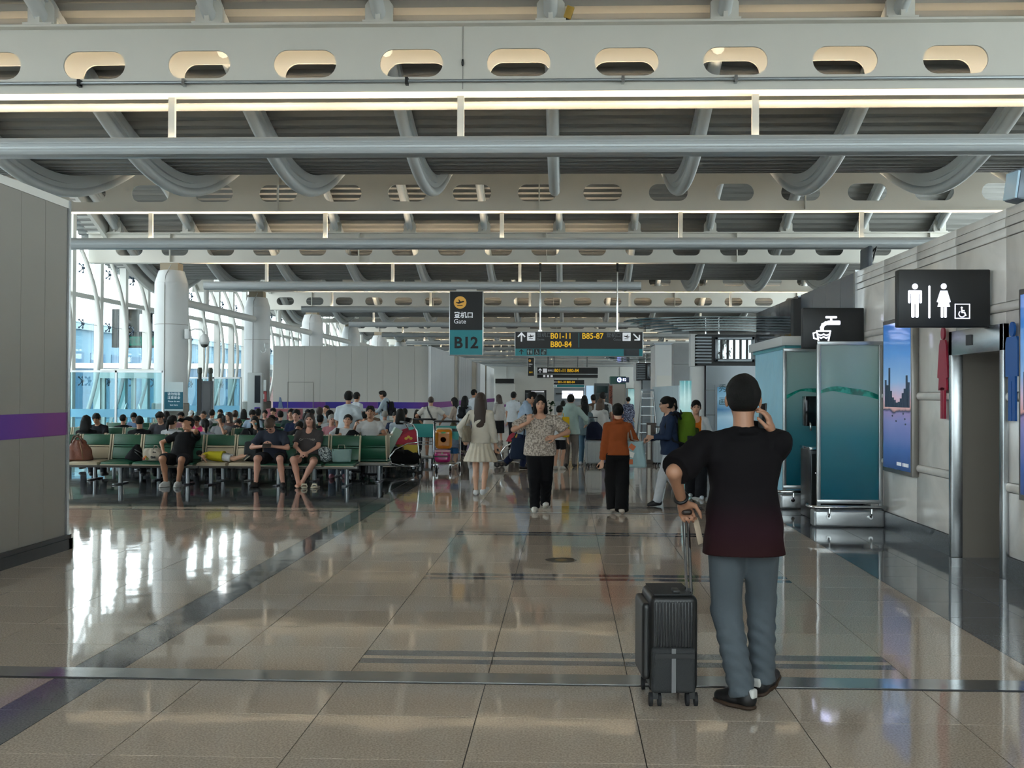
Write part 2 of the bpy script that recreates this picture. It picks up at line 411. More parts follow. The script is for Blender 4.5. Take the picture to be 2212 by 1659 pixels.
# ---- girders with rounded slots
HP, HW, HH, HX = 1.44, .85, .375, -.647
def slot_cell(b, x0, x1, z0, z1, cx, cz, w, h, y0, y1):
    N = 28; r = h / 2; inner = []
    for k in range(N):
        if k < N // 2: t = -PI / 2 + PI * k / (N // 2 - 1); inner.append((cx + w / 2 - r + r * math.cos(t), cz + r * math.sin(t)))
        else: t = PI / 2 + PI * (k - N // 2) / (N // 2 - 1); inner.append((cx - w / 2 + r + r * math.cos(t), cz + r * math.sin(t)))
    outer = []
    for (a, c2) in inner:
        dx, dz = a - cx, c2 - cz
        sc = min(((x1 - cx) if dx > 0 else (x0 - cx)) / dx if abs(dx) > 1e-9 else 1e9, ((z1 - cz) if dz > 0 else (z0 - cz)) / dz if abs(dz) > 1e-9 else 1e9)
        outer.append([cx + dx * sc, cz + dz * sc])
    for cxn, czn in ((x0, z0), (x1, z0), (x1, z1), (x0, z1)):
        j = min(range(N), key=lambda q: (outer[q][0] - cxn) ** 2 + (outer[q][1] - czn) ** 2); outer[j] = [cxn, czn]
    vs = []
    for yy in (y0, y1): vs += [(a, yy, c2) for a, c2 in outer] + [(a, yy, c2) for a, c2 in inner]
    fs = []
    for k in range(N):
        j = (k + 1) % N
        fs += [(k, j, N + j, N + k), (2 * N + j, 2 * N + k, 3 * N + k, 3 * N + j), (N + k, N + j, 3 * N + j, 3 * N + k)]
    b.add(vs, fs)
def girder_web(xa, xb, y0, th=.03, off=0.):
    b = MB(); xs = [HX + off + HP * (k - .5) for k in range(-12, 12)]
    xs = [x for x in xs if xa <= x and x + HP <= xb]
    for x in xs: slot_cell(b, x, x + HP, ZG0 + .02, ZG1 - .02, x + HP / 2, 6.045, HW, HH, y0, y0 + th)
    b.box((xa, y0, ZG0 + .02), (xs[0], y0 + th, ZG1 - .02)); b.box((xs[-1] + HP, y0, ZG0 + .02), (xb, y0 + th, ZG1 - .02))
    return b
ORD = ['nearest', 'second', 'third', 'fourth', 'fifth', 'sixth', 'seventh', 'eighth', 'ninth', 'tenth', 'eleventh', 'twelfth', 'thirteenth', 'fourteenth']
for i in list(range(13)) + [-1]:
    yg = Y1 + BAY * i
    g = thing('roof_girder', 'cream slotted roof girder %s, above and behind the camera' % ('overhead' if i == -1 else 'at the back') if i < 0 else ['nearest cream steel roof girder with rounded slots, spanning the top of the view',
              'second cream slotted roof girder, behind the hooked tubes'][i] if i < 2 else '%s cream slotted roof girder counted from the top of the view' % ORD[i],
              'girder', (0, yg, ZG0), group='slotted roof girders')
    xa, xb = -14.9, 13.8
    w = girder_web(xa, xb, 0); w.v = [(a, b2, c2 - ZG0) for a, b2, c2 in w.v]
    w.build('web', M_GIRD, g, smooth='auto')
    MB().box((xa, -.13, 0), (xb, .16, .03)).build('bottom_flange', M_GIRD, g)
    MB().box((xa, -.13, ZG1 - ZG0 - .03), (xb, .16, ZG1 - ZG0)).build('top_flange', M_GIRD, g)
    if i == 0:
        w = girder_web(xa, xb, .58); w.v = [(a, b2, c2 - ZG0) for a, b2, c2 in w.v]
        w.build('web', M_GIRD, g, smooth='auto')
        MB().box((xa, .46, 0), (xb, .75, .03)).build('bottom_flange', M_GIRD, g)
        MB().box((xa, .46, ZG1 - ZG0 - .03), (xb, .75, ZG1 - ZG0)).build('top_flange', M_GIRD, g)
        for px in (1000,):
            xx = AT(px, 133, yg).x; MB().box((xx - .004, -.008, .03), (xx + .004, 0, ZG1 - ZG0 - .03)).build('seam', mat('seam_grey', '#8d8b84', .6), g)
            MB().ball((xx, -.02, .42), (.018, .02, .05)).build('cable_eye', M_BLACK, g)
        # conduit
        cz = AT(1106, 176, yg).z - ZG0
        cd = MB().tube([(xa, -.05, cz), (xb, -.05, cz)], .022, 8).build('conduit', mat('galvanised', '#9da3a6', .4, .6), g, smooth=True)
        for px in (175, 400, 880, 1345, 1588):
            xx = AT(px, 176, yg).x
            MB().box((xx - .02, -.085, cz - .05), (xx + .02, .0, cz + .045)).build('clip', M_BLACK if px in (175, 880) else M_STEEL, cd)
    else:
        for xx in (-12.3, -6.4, -.6, 5.2, 11):
            MB().box((xx - .012, -.1, .03), (xx + .012, 0, ZG1 - ZG0 - .03)).build('stiffener', M_GIRD, g)

# ---- uplight troughs hung under the girders
M_LAMP = mat('warm_tube_light', '#ffd9a0', .5, emit=40., emitc=(1, .80, .55))
tprof = [(-.14, -.06), (-.12, -.1), (-.06, -.12), (.06, -.12), (.12, -.1), (.14, -.06), (.15, 0), (.15, .09), (.135, .12), (.12, .12), (.12, -.03), (-.12, -.03), (-.12, .12), (-.135, .12), (-.15, .09), (-.15, 0)]
for i in list(range(13)) + [-1]:
    yg = Y1 + BAY * i
    zt = 4.93
    xa, xb = {0: (-14.5, 13.5), 1: (-14.2, 13.4), 2: (AT(440, 620, yg).x, AT(1385, 618, yg).x)}.get(i, (-10.5, 12.8))
    t = thing('uplight_trough', 'aluminium uplight trough %s, out of view' % ('overhead' if i == -1 else 'behind the camera') if i < 0 else ['nearest long ribbed aluminium uplight trough, hung under the nearest girder', 'second long ribbed aluminium uplight trough from the top',
              'shorter aluminium uplight trough directly above the hanging B12 sign'][i] if i < 3 else '%s aluminium uplight trough from the top, far down the hall' % ORD[i], 'light fitting', (0, yg + .1, zt), group='uplight troughs')
    b = MB(); b.add([(xa, a, c2) for a, c2 in tprof] + [(xb, a, c2) for a, c2 in tprof], [(k, (k + 1) % 16, 16 + (k + 1) % 16, 16 + k) for k in range(16)] + [tuple(range(15, -1, -1)), tuple(range(16, 32))])
    for z in (-.03, .01, .05): b.box((xa, -.158, z - .008), (xb, -.149, z + .008))
    b.build('housing', M_TROUGH, t, smooth='auto')
    xx = xa + .3
    while xx + 1.5 < xb:
        MB().box((xx, -.05, .0), (xx + 1.5, .05, .03)).build('lamp', M_LAMP, t); xx += 1.85
    x0r = AT(366, 250, Y1).x
    for k in range(-3, 6):
        xr = x0r + 3.94 * k
        if xa < xr < xb:
            r = MB().box((xr - .045, -.03, .1), (xr + .045, .03, ZG0 - zt)).build('hanger', M_WHITE, t)

# ---- columns at the glazed side
for i in range(-1, 11):
    yc = Y1 + BAY * i
    if i < 1: continue
    x = -12.3
    c = thing('column', ['', 'round white column hidden behind the grey partition', 'nearest big white round column on the left, with a teal notice on it', 'second big white round column, joined to the first by a pipe', 'third white round column, rising behind the long grey partition'][i] if i < 5 else '%s white round column of the far row behind the partition' % ORD[i - 2], 'column', (x, yc + .1, 0), group='round columns')
    MB().lathe([(.56, 0), (.56, 1.25), (.53, 1.28)], n=28).build('plinth', mat('column_granite', '#8f8a82', .5, var=.2, vscale=30), c, smooth='auto')
    MB().lathe([(.5, 1.27), (.5, 4.95), (.495, 5.0)], n=32).build('shaft', M_WHITE2, c, smooth='auto')
    MB().lathe([(.5, 5.0), (.385, 5.38), (.30, 5.40)], n=32).build('collar', M_WHITE2, c, smooth='auto')
    MB().box((-.28, -.22, 5.39), (.28, .22, ZG0)).build('head', mat('bearing_tan', '#a2957f', .6), c)
    b = MB(); b.tube([(.12, -.36, 5.55), (.05, -.40, 5.38), (-.02, -.44, 5.2), (-.02, -.508, 4.9), (-.02, -.508, 1.4)], .014, 6); b.build('cable', mat('grey_cable', '#a9a9a6', .6), c)
    MB().lathe([(.503, 3.7), (.503, 3.715)], n=32).build('joint_ring', mat('seam_grey', '#8d8b84', .6), c)
    if i >= 2:
        nxt = BAY
        p = thing('tie_pipe', 'white pipe tying the %s and %s round columns' % (ORD[i - 2], ORD[i - 1]), 'pipe', (x, yc + .55, 4.5), group='pipes between columns')
        MB().cone((0, .06, 0), (0, BAY - .97, 0), .13, n=16).build('pipe', M_WHITE, p, smooth='auto')
        MB().cone((0, BAY * .3, .1), (0, BAY * .3, .62), .09, n=12).build('post', M_WHITE, p, smooth='auto')

# ---- glazed wall on the left: mullions, bows, spiders, panes
win = tag(MB().box((-15.35, -8, 0), (-15.05, 136, .12)).build('window_1', M_WHITE), 'tall glazed curtain wall along the left side of the hall', 'window', kind='structure')
PM = {}
mul = MB().box((-.11, -.11, .12), (.11, .11, 7.2)).mesh('mullion')
hid = [(0, y) for y in ()]
bow = MB().tube([(.0 + .75 * math.sin(PI * (z - .2) / 6.0) ** .8 if 0 < (z - .2) / 6.0 < 1 else 0, 0, z) for z in [.2 + .2 * q for q in range(31)]], .065, 8).mesh('bow_strut', smooth=True)
spd = MB()
for a in (45, 135, 225, 315): 
    q = Vector((0, math.cos(math.radians(a)), math.sin(math.radians(a)))) * .17
    spd.cone((.02, 0, 0), (-.05, q.y, q.z), .018, .014, 6); spd.ball((-.06, q.y, q.z), .035, 6, 4)
spd.cone((.05, 0, 0), (-.03, 0, 0), .04, n=8)
spm = spd.mesh('spider_fitting', smooth='auto')
M_SPID = mat('dark_steel_fitting', '#3c4a58', .35, .7)
tr = MB().box((-.06, -.86, -.07), (.06, .86, .07)).mesh('transom')
pane = MB().box((-.01, -.94, -.0), (.01, .94, 7.0)).mesh('pane')
ym = 33.0 - 1.9 * 21
k = 0
while ym < 132:
    link('mullion', mul, M_WHITE, win, (-15.1, ym, 0))
    link('pane', pane, M_GLASS, win, (-15.3, ym + .95, .12))
    if ym > 26:
        link('transom', tr, M_WHITE, win, (-15.12, ym + .95, 4.62))
        if ym < 75: link('bow_strut', bow, M_WHITE, win, (-14.98, ym + .12, 0))
    if 28 < ym < 56:
        for z in (1.95, 3.75, 5.5): link('spider_fitting', spm, M_SPID, win, (-15.18, ym - .95, z))
        b = MB().box((-.006, -.95, -.006), (.006, .95, .006))
        link('cable', TM.setdefault('cab', b.mesh('cable')), M_SPID, win, (-15.12, ym, 3.75))
    ym += 1.9; k += 1
eave = MB().sweep([(0, y, wave(y)) for y in ys if y > 8], [(-.06, -.28), (.06, -.28), (.06, .3), (-.06, .3)], (1, 0, 0)).build('eave_beam', M_WHITE, win, smooth='auto', loc=(-14.35, 0, 0))
eave = MB().sweep([(0, y, wave(y)) for y in ys if y > 8], [(-.35, .32), (.35, .32), (.35, .4), (-.35, .4)], (1, 0, 0)).build('eave_soffit', M_WHITE, win, smooth='auto', loc=(-14.9, 0, 0))

# ---- far side walls of the building
wo = tag(MB().box((13.6, -8, 0), (13.9, 136, 3.4)).build('wall_right_outer', M_WHITE), 'outer wall of the hall behind the right-hand rooms, with unseen glazing added above', 'wall', kind='structure')
for k in range(48): MB().box((13.7, -8 + 3 * k, 3.4), (13.85, -7.85 + 3 * k, 8.2)).build('mullion', M_WHITE, wo); MB().box((13.76, -7.85 + 3 * k, 3.4), (13.78, -5 + 3 * k, 8.2)).build('pane', M_GLASS, wo)  # unseen upper glazing, added to brighten the girders and right ceiling
wb = tag(MB().box((-15.3, -8.2, 0), (13.8, -8, 1.2)).build('wall_back_added', M_WHITE), 'added unseen end wall behind the camera, shaping the light, glazed above', 'wall', kind='structure')  # unseen wall added to cut light from behind, glazed to light the girders
for k in range(15): MB().box((-15.3 + 2 * k, -8.15, 1.2), (-15.1 + 2 * k, -8.05, 8.2)).build('mullion', M_WHITE, wb); MB().box((-15.1 + 2 * k, -8.11, 1.2), (-13.3 + 2 * k, -8.09, 8.2)).build('pane', M_GLASS, wb)
endw = tag(MB().box((-15.3, 134.6, 0), (13.8, 134.9, 8.2)).build('wall_end', M_WHITE), 'pale end wall closing the far end of the hall', 'wall', kind='structure')
for x in range(-14, 14, 3): MB().box((x, 134.5, .9), (x + .3, 134.6, 7)).build('pilaster', M_WHITE, endw)
# ================================================================ FLAT PRINT HELPER
def pic(shapes, o, ux, uy, sc=1., depth=.003):
    b = MB(); o = Vector(o); ux = Vector(ux) * sc; uy = Vector(uy) * sc
    for s in shapes:
        if s[0] == 'c': b.prism([(s[1] + s[3] * math.cos(t), s[2] + s[3] * math.sin(t)) for t in (2 * PI * k / 20 for k in range(20))], o, ux, uy, depth)
        elif s[0] == 'r': b.prism([(s[1], s[2]), (s[3], s[2]), (s[3], s[4]), (s[1], s[4])], o, ux, uy, depth)
        elif s[0] == 'p': b.prism(s[1], o, ux, uy, depth)
        elif s[0] == 'l':
            P, w = s[1], s[2] / 2
            for (a, b2), (c2, d) in zip(P, P[1:]):
                L = math.hypot(c2 - a, d - b2) or 1; nx, ny = -(d - b2) / L * w, (c2 - a) / L * w; ex, ey = (c2 - a) / L * w * .6, (d - b2) / L * w * .6
                b.prism([(a + nx - ex, b2 + ny - ey), (a - nx - ex, b2 - ny - ey), (c2 - nx + ex, d - ny + ey), (c2 + nx + ex, d + ny + ey)], o, ux, uy, depth)
    return b
def rrect(x0, y0, x1, y1, r, n=5):
    out = []
    for cx, cy, a0 in ((x1 - r, y0 + r, -90), (x1 - r, y1 - r, 0), (x0 + r, y1 - r, 90), (x0 + r, y0 + r, 180)):
        out += [(cx + r * math.cos(math.radians(a0 + 90 * k / n)), cy + r * math.sin(math.radians(a0 + 90 * k / n))) for k in range(n + 1)]
    return out
P_MAN = [('c', 0, .91, .085), ('p', rrect(-.2, .42, -.125, .8, .035)), ('p', rrect(.125, .42, .2, .8, .035)), ('p', rrect(-.17, .70, .17, .80, .05)), ('p', [(-.105, .40), (.105, .40), (.105, .76), (-.105, .76)]), ('p', rrect(-.105, 0, -.012, .5, .04)), ('p', rrect(.012, 0, .105, .5, .04))]
P_WOM = [('c', 0, .915, .085), ('p', [(-.10, .79), (.10, .79), (.20, .46), (.15, .44), (.10, .62), (.18, .32), (-.18, .32), (-.10, .62), (-.15, .44), (-.20, .46)]), ('p', rrect(-.085, 0, -.012, .36, .03)), ('p', rrect(.012, 0, .085, .36, .03))]
P_CHAIR = [('c', -.05, .88, .09), ('l', [(-.05, .76), (-.02, .42), (.22, .42), (.34, .12)], .11), ('l', [(-.03, .6), (.2, .6)], .07)] + [('l', [(-.02 + .3 * math.cos(t), .27 + .3 * math.sin(t)) for t in (math.radians(130 + 22 * k) for k in range(10))], .07)]
P_UP = [('l', [(0, 0), (0, .95)], .17), ('l', [(-.4, .55), (0, .97), (.4, .55)], .17)]
P_PLANE = [('p', [(-.42, .42), (-.34, .36), (-.12, .30), (.38, .46), (.42, .54), (.30, .58), (.05, .52), (-.1, .72), (-.18, .72), (-.1, .48), (-.30, .44), (-.36, .50)]), ('r', -.3, .1, .25, .17)]
P_TAP = [('p', rrect(-.02, .88, .40, .96, .03)), ('r', .15, .76, .23, .9), ('p', rrect(.05, .64, .52, .8, .04)), ('l', [(.1, .71), (.0, .70), (-.1, .64), (-.14, .54), (-.14, .48)], .13),
         ('l', [(-.33, .42), (-.25, 0), (.08, 0), (.16, .42), (-.33, .42)], .055), ('l', [(-.33, .38), (-.45, .34), (-.43, .16), (-.29, .12)], .05), ('l', [(-.27, .3), (-.18, .26), (-.08, .31), (.02, .26), (.1, .3)], .05), ('l', [(-.25, .2), (-.17, .16), (-.08, .21), (.01, .16), (.08, .2)], .05)]
X3, Y3, Z3 = Vector((1, 0, 0)), Vector((0, 1, 0)), Vector((0, 0, 1))
M_SIGNK = mat('sign_black', '#141518', .45)
M_TEAL = mat('sign_teal', '#1b8791', .4)
M_INK = mat('ink_white', '#dfe2e6', .5, emit=.25)
M_INKK = mat('ink_black', '#121417', .5)
M_AMBER = mat('ink_amber', '#e6b31a', .5, emit=.35)
M_LIT = mat('lit_white', '#eef0ff', .5, emit=1.0)

# ================================================================ GREY SITE PARTITIONS
def hoarding_panels(root, face, along0, along1, w, z1, m, thick=.05, axis='y', z0=.0):
    a = along0
    me = MB().box((0, .003, z0), (thick, w - .003, z1)).mesh('panel') if axis == 'y' else MB().box((.003, 0, z0), (w - .003, thick, z1)).mesh('panel')
    while a < along1 - 1e-3:
        link('panel', me, m, root, (face, a, 0) if axis == 'y' else (a, face, 0)); a += w
M_HOARD_DIM = mat('shaded_hoarding_panel', '#8b8882', .55, var=.03, vscale=1.5)  # darker copy of the hoarding panel, the dim light put into its colour
near = tag(MB().box((-5.25, -6, 0), (-5.17, 10.46, 3.5)).build('wall_left', M_HOARD_DIM), 'grey site partition with a purple band, standing close on the left', 'partition', kind='structure')
hoarding_panels(near, -5.17, 10.46 - .45 * 36, 10.46, .45, 3.55, M_HOARD_DIM)
MB().box((-15, 10.40, 0), (-5.17, 10.46, 3.5)).build('return_panel', M_HOARD_DIM, near)
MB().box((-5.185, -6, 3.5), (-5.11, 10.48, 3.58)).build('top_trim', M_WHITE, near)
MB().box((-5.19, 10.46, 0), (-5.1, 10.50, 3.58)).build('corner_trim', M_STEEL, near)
p = MB().box((0, -1.6, -.115), (.006, 1.6, .115)).mesh('purple_band')
for k in range(5): link('purple_band', p, M_PURPLE, near, (-5.121, 8.86 - 3.2 * k, 1.29))
b = MB(); b.box((-5.12, -6, 0), (-5.075, 10.53, .11)); b.box((-5.12, -6, .11), (-5.085, 10.53, .15)); b.box((-5.3, 10.46, 0), (-5.075, 10.54, .11))
tag(b.build('baseboard_left', mat('black_marble', '#141414', .4, var=.8, vscale=14)), 'black veined marble skirting under the near grey partition', 'skirting', kind='structure')

FY, FX0, FX1, FZ = 38.0, AT(590, 800, 38).x, AT(931, 800, 38).x, 3.34
far = tag(MB().box((FX0 + .06, FY + .08, 0), (FX1 - .06, FY + .2, FZ - .05)).build('wall_far_partition', M_HOARD), 'long pale grey site partition box with a purple band behind the seating', 'partition', kind='structure')
nP = 10; pw = (FX1 - FX0 - .02) / nP
hoarding_panels(far, FY, FX0, FX1 - .05, pw, FZ, M_HOARD, .06, 'x')
b = MB(); x0, x1 = AT(621, 850, FY).x, AT(676, 850, FY).x; zt = AT(640, 826, FY).z
for lo, hi in (((x0, 0), (x0 + .02, zt)), ((x0, zt), (x1, zt + .02)), ((x1, 0), (x1 + .02, zt))): b.box((lo[0], FY - .012, lo[1]), (hi[0], FY, hi[1]))
b.build('access_door_outline', mat('seam_grey', '#8d8b84', .6), far)
z0, z1 = AT(760, 882, FY).z, AT(760, 868.5, FY).z
bp = MB().box((-1.0, -.006, z0), (1.0, 0, z1)).mesh('purple_band'); nb = int((FX1 - FX0) / 2)
M_PURPX = ramp_mat('purple_band_x', [(0, '#3b3a86'), (.5, '#463c92'), (.85, '#5d4294'), (1, '#6d4589')], 0, -1., 1., .85, .4, .8)
for k in range(3): link('purple_band', MB().box((-(FX1 - FX0) / 6 + .002, -.006, z0), ((FX1 - FX0) / 6 - .002, 0, z1)).mesh('purple_band'), M_PURPX, far, (FX0 + (FX1 - FX0) * (2 * k + 1) / 6, FY, 0))
M_CORR = mat('shiny_ribbed_panel', '#c2c4c6', .35, .4, var=.12, vscale=1.5, stretch=(1, 1, .15))
M_TAN = mat('tan_frame', '#6f6451', .5)
segs = [(930, 981), (991, 1018.5), (1031, 1049), (1051.5, 1068)]
for a, c2 in segs:
    ya, yb = FX1 / (AT(a, 850, 1).x), FX1 / (AT(c2, 850, 1).x)
    b = MB(); b.box((FX1 - .08, ya, 0), (FX1 - .02, yb, FZ))
    y = ya
    while y < min(yb, 60): b.box((FX1 - .02, y, 0), (FX1 + .015, y + .05, FZ)); y += .14 if y < 48 else .3
    b.build('ribbed_panel', M_CORR, far)
    MB().box((FX1 + .015, ya, z0), (FX1 + .02, yb, z1)).build('purple_band', M_PURPLE, far)
for a, c2 in ((981, 991), (1018.5, 1031), (1049, 1051.5)):
    ya, yb = FX1 / (AT(a, 850, 1).x), FX1 / (AT(c2, 850, 1).x)
    MB().box((FX1 - .13, ya, 0), (FX1 - .07, yb, FZ - .02)).build('recess_panel', M_TAN, far)
    MB().box((FX1 - .07, ya, 0), (FX1 + .03, ya + .12, FZ)).build('post', M_TAN, far)

# ================================================================ RIGHT-HAND MARBLE WALL
XR = 3.91
def marble(name, col):
    if name in MATS: return MATS[name]
    m = bpy.data.materials.new(name); m.use_nodes = True; nt = m.node_tree; p = nt.nodes['Principled BSDF']
    geo = nt.nodes.new('ShaderNodeNewGeometry'); nz = nt.nodes.new('ShaderNodeTexNoise'); nz.inputs['Scale'].default_value = 1.6; nz.inputs['Detail'].default_value = 8; nz.inputs['Distortion'].default_value = .8
    nt.links.new(geo.outputs['Position'], nz.inputs['Vector']); cr = nt.nodes.new('ShaderNodeValToRGB'); e = cr.color_ramp.elements
    c = hexc(col); e[0].position = .3; e[0].color = (*[v * .80 for v in c], 1); e[1].position = .6; e[1].color = (*c, 1)
    nt.links.new(nz.outputs[0], cr.inputs[0]); nt.links.new(cr.outputs[0], p.inputs['Base Color']); p.inputs['Roughness'].default_value = .16
    MATS[name] = m
    return m
M_MARB = marble('white_marble', '#efebe5')
M_SLATE = mat('slate_panel', '#6e747d', .22, .1, var=.05, vscale=2)
M_SMOKE = mat('smoked_mirror_panel', '#4a4e55', .08, .6, bump=.25, bscale=1.3)
DY0, DY1, DZ = 9.36, 10.54, 2.26                     # doorway in the wall
wr = tag(MB().box((XR + .06, -6, 0), (XR + .16, DY0, 3.28)).box((XR + .06, DY1, 0), (XR + .16, 21.5, 3.28)).box((XR + .06, DY0, DZ), (XR + .16, DY1, 3.28)).build('wall_right', M_WHITE),
         'polished pale marble wall on the right with rounded horizontal mouldings', 'wall', kind='structure')
rowz = [(.2, .80), (.82, 1.60), (1.62, 2.40), (2.42, 3.03)]
y = 14.1
edges = [14.1, 12.9, 11.7, DY1, DY0, 8.2, 7.0, 5.8, 4.6]
for i in range(len(edges) - 1):
    yb, ya = edges[i], edges[i + 1]
    for z0_, z1_ in rowz:
        if (ya, yb) == (DY0, DY1):
            if z1_ <= DZ: continue
            z0_ = max(z0_, DZ)
        MB().box((XR, ya + .003, z0_ + .003), (XR + .06, yb - .003, z1_ - .003)).build('marble_slab', M_MARB, wr, bevel=.006)
    for j in range(3):
        MB().box((XR - .008 * (j % 2), ya + .003, 3.03 + .085 * j + .006), (XR + .06, yb - .003, 3.03 + .085 * (j + 1))).build('cornice_slab', M_MARB, wr, bevel=.006)
    for zb in (.81, 1.61, 2.41):
        if (ya, yb) == (DY0, DY1) and zb < DZ: continue
        mo = MB(); n = 8
        prof = [(0, -.045)] + [(-.028 * math.cos(t), .04 * math.sin(t)) for t in (-PI / 2 + PI * q / n for q in range(n + 1))] + [(0, .045)]
        mo.add([(XR + a, ya, zb + c2) for a, c2 in prof] + [(XR + a, yb, zb + c2) for a, c2 in prof], [(q, q + 1, len(prof) + q + 1, len(prof) + q) for q in range(len(prof) - 1)])
        mo.build('moulding', M_MARB, wr, smooth=True)
b = MB(); b.box((XR - .02, 4, 0), (XR + .05, DY0 - .05, .2)); b.box((XR - .02, DY1 + .05, 0), (XR + .05, 14.1, .2))
tag(b.build('baseboard_right', granite('slate_skirting', '#454a4e', .3, .4)), 'dark slate skirting along the foot of the marble wall', 'skirting', kind='structure')
for k in range(4):
    ya = 14.1 + .83 * k
    MB().box((XR, ya + .004, .0), (XR + .06, ya + .826, 3.28)).build('slate_panel', M_SLATE, wr)
MB().box((XR - .03, 14.06, 1.9), (XR + .02, 14.14, 3.3)).build('steel_strip', M_STEEL, wr)
MB().box((XR - .12, 17.42, 0), (XR + .06, 17.62, 3.22)).build('black_post', M_BLACK, wr)
for k in range(5):
    ya = 17.62 + .77 * k
    MB().box((XR, ya + .004, .0), (XR + .06, ya + .766, 3.29)).build('smoked_panel', M_SMOKE, wr)
# doorway
d = tag(MB().box((XR - .05, DY0 - .06, 0), (XR + .06, DY0 + .02, DZ)).box((XR - .05, DY1 - .02, 0), (XR + .06, DY1 + .06, DZ)).box((XR - .05, DY0 - .06, DZ - .24), (XR + .06, DY1 + .06, DZ)).build('door_1', M_STEEL, bevel=.004),
        'open restroom doorway with a wide brushed steel frame', 'doorway', kind='structure')
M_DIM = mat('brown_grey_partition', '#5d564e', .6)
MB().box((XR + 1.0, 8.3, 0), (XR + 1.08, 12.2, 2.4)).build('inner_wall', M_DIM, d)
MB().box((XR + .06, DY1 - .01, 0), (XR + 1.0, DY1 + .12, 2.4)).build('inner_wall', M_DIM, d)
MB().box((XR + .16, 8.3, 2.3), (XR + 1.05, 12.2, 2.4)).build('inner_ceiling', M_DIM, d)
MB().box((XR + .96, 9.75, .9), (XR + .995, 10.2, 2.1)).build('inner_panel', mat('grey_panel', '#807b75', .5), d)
c = XW(2116, 728, XR); MB().box((XR - .06, 10.0, 2.1), (XR - .05, 10.13, 2.2)).build('room_plate', M_BLACK, d)

# lightbox posters
def poster(y0, y1, z0, z1, label):
    t = thing('lightbox_poster', label, 'poster', (XR - .075, (y0 + y1) / 2, (z0 + z1) / 2))
    w, h = (y1 - y0) / 2, (z1 - z0) / 2
    MB().box((0, -w, -h), (.075, w, h)).build('case', mat('poster_frame', '#8f8b86', .35, .6), t, bevel=.008)
    m = ramp_mat('skyline_print', [(0, '#27345c'), (.18, '#46619a'), (.36, '#7a7fb4'), (.415, '#8b7fae'), (.43, '#3a3d58'), (.445, '#c79a98'), (.52, '#c9aec4'), (.62, '#86acd8'), (.8, '#4a88cf'), (1, '#2f6fc0')], 2, -h, h, .12, .10, 3.2, emit=.35)
    link('print', MB().box((-.006, -w + .05, -h + .05), (0, w - .05, h - .05)).mesh('print'), m, t)
    rnd = random.Random(3); M_T = mat('skyline_tower', '#31405a', .4, emit=.1, emitc=hexc('#31405a'))
    for k in range(13):
        a = -w + .06 + (2 * w - .2) * k / 12.5; hh = [.30, .36, .22, .16, .10, .07, .06, .08, .12, .2, .42, .26, .3][k] * rnd.uniform(.9, 1.1)
        MB().prism([(a, -.14), (a + .075, -.14), (a + .075, -.14 + hh), (a + .04, -.14 + hh + (.16 if k in (2, 9) else .01)), (a, -.14 + hh)], (-.0062, 0, 0), (0, 1, 0), (0, 0, 1), -.001 if False else .0).build('tower_print', M_T, t) if False else MB().box((-.0075, a, -.13), (-.0062, a + .065, -.13 + hh)).build('tower_print', M_T, t)
    rnd = random.Random(8)
    for k in range(5): MB().ball((-.0065, rnd.uniform(-w * .7, w * .3), -.2 - .03 * k), (.001, .03, .012), 8, 4).build('boat_print', M_T, t)
    b = MB()
    for k in range(12):
        if k != 6: b.box((-.0072, -w + .1 + .035 * k, -h + .1), (-.0062, -w + .125 + .035 * k, -h + .14))
    b.build('caption_print', M_INK, t)
    return t
pa, pb = 12.70, XW(1985, 850, XR).y
poster(pb, pa, .71, 2.51, 'tall blue city skyline lightbox poster on the marble wall beside the red figure')
poster(7.8, 8.93, .74, 2.52, 'blue lightbox poster cut off by the right edge of the photo')
# red and blue restroom figures
def wall_fig(name, label, m, shapes, yc, z0, h, wfac):
    t = thing(name, label, 'sign', (XR - .03, yc, z0))
    b = pic(shapes, (0, 0, 0), (0, -wfac * h, 0), (0, 0, h), 1., .02); b.build('figure', m, t)
    return t
P_LADY = [('c', 0, .93, .07), ('p', [(-.09, .86), (.09, .86), (.13, .80), (.2, .45), (.14, .44), (.16, .31), (-.16, .31), (-.14, .44), (-.2, .45), (-.13, .80)]), ('r', -.075, .0, -.01, .34), ('r', .01, .0, .075, .34)]
P_GENT = [('c', 0, .925, .075), ('p', [(-.14, .85), (.14, .85), (.18, .80), (.18, .45), (.1, .45), (.1, .0), (.01, .0), (.01, .4), (-.01, .4), (-.01, .0), (-.1, .0), (-.1, .45), (-.18, .45), (-.18, .80)])]
wall_fig('women_restroom_figure', 'tall glossy red woman figure on the marble wall left of the doorway', mat('gloss_red', '#a8203f', .4), P_LADY, 10.78, 1.38, .94, .78)
wall_fig('men_restroom_figure', 'tall glossy blue man figure on the marble wall right of the doorway', mat('gloss_blue', '#1e5fae', .4), P_GENT, 9.13, 1.40, .86, .8)
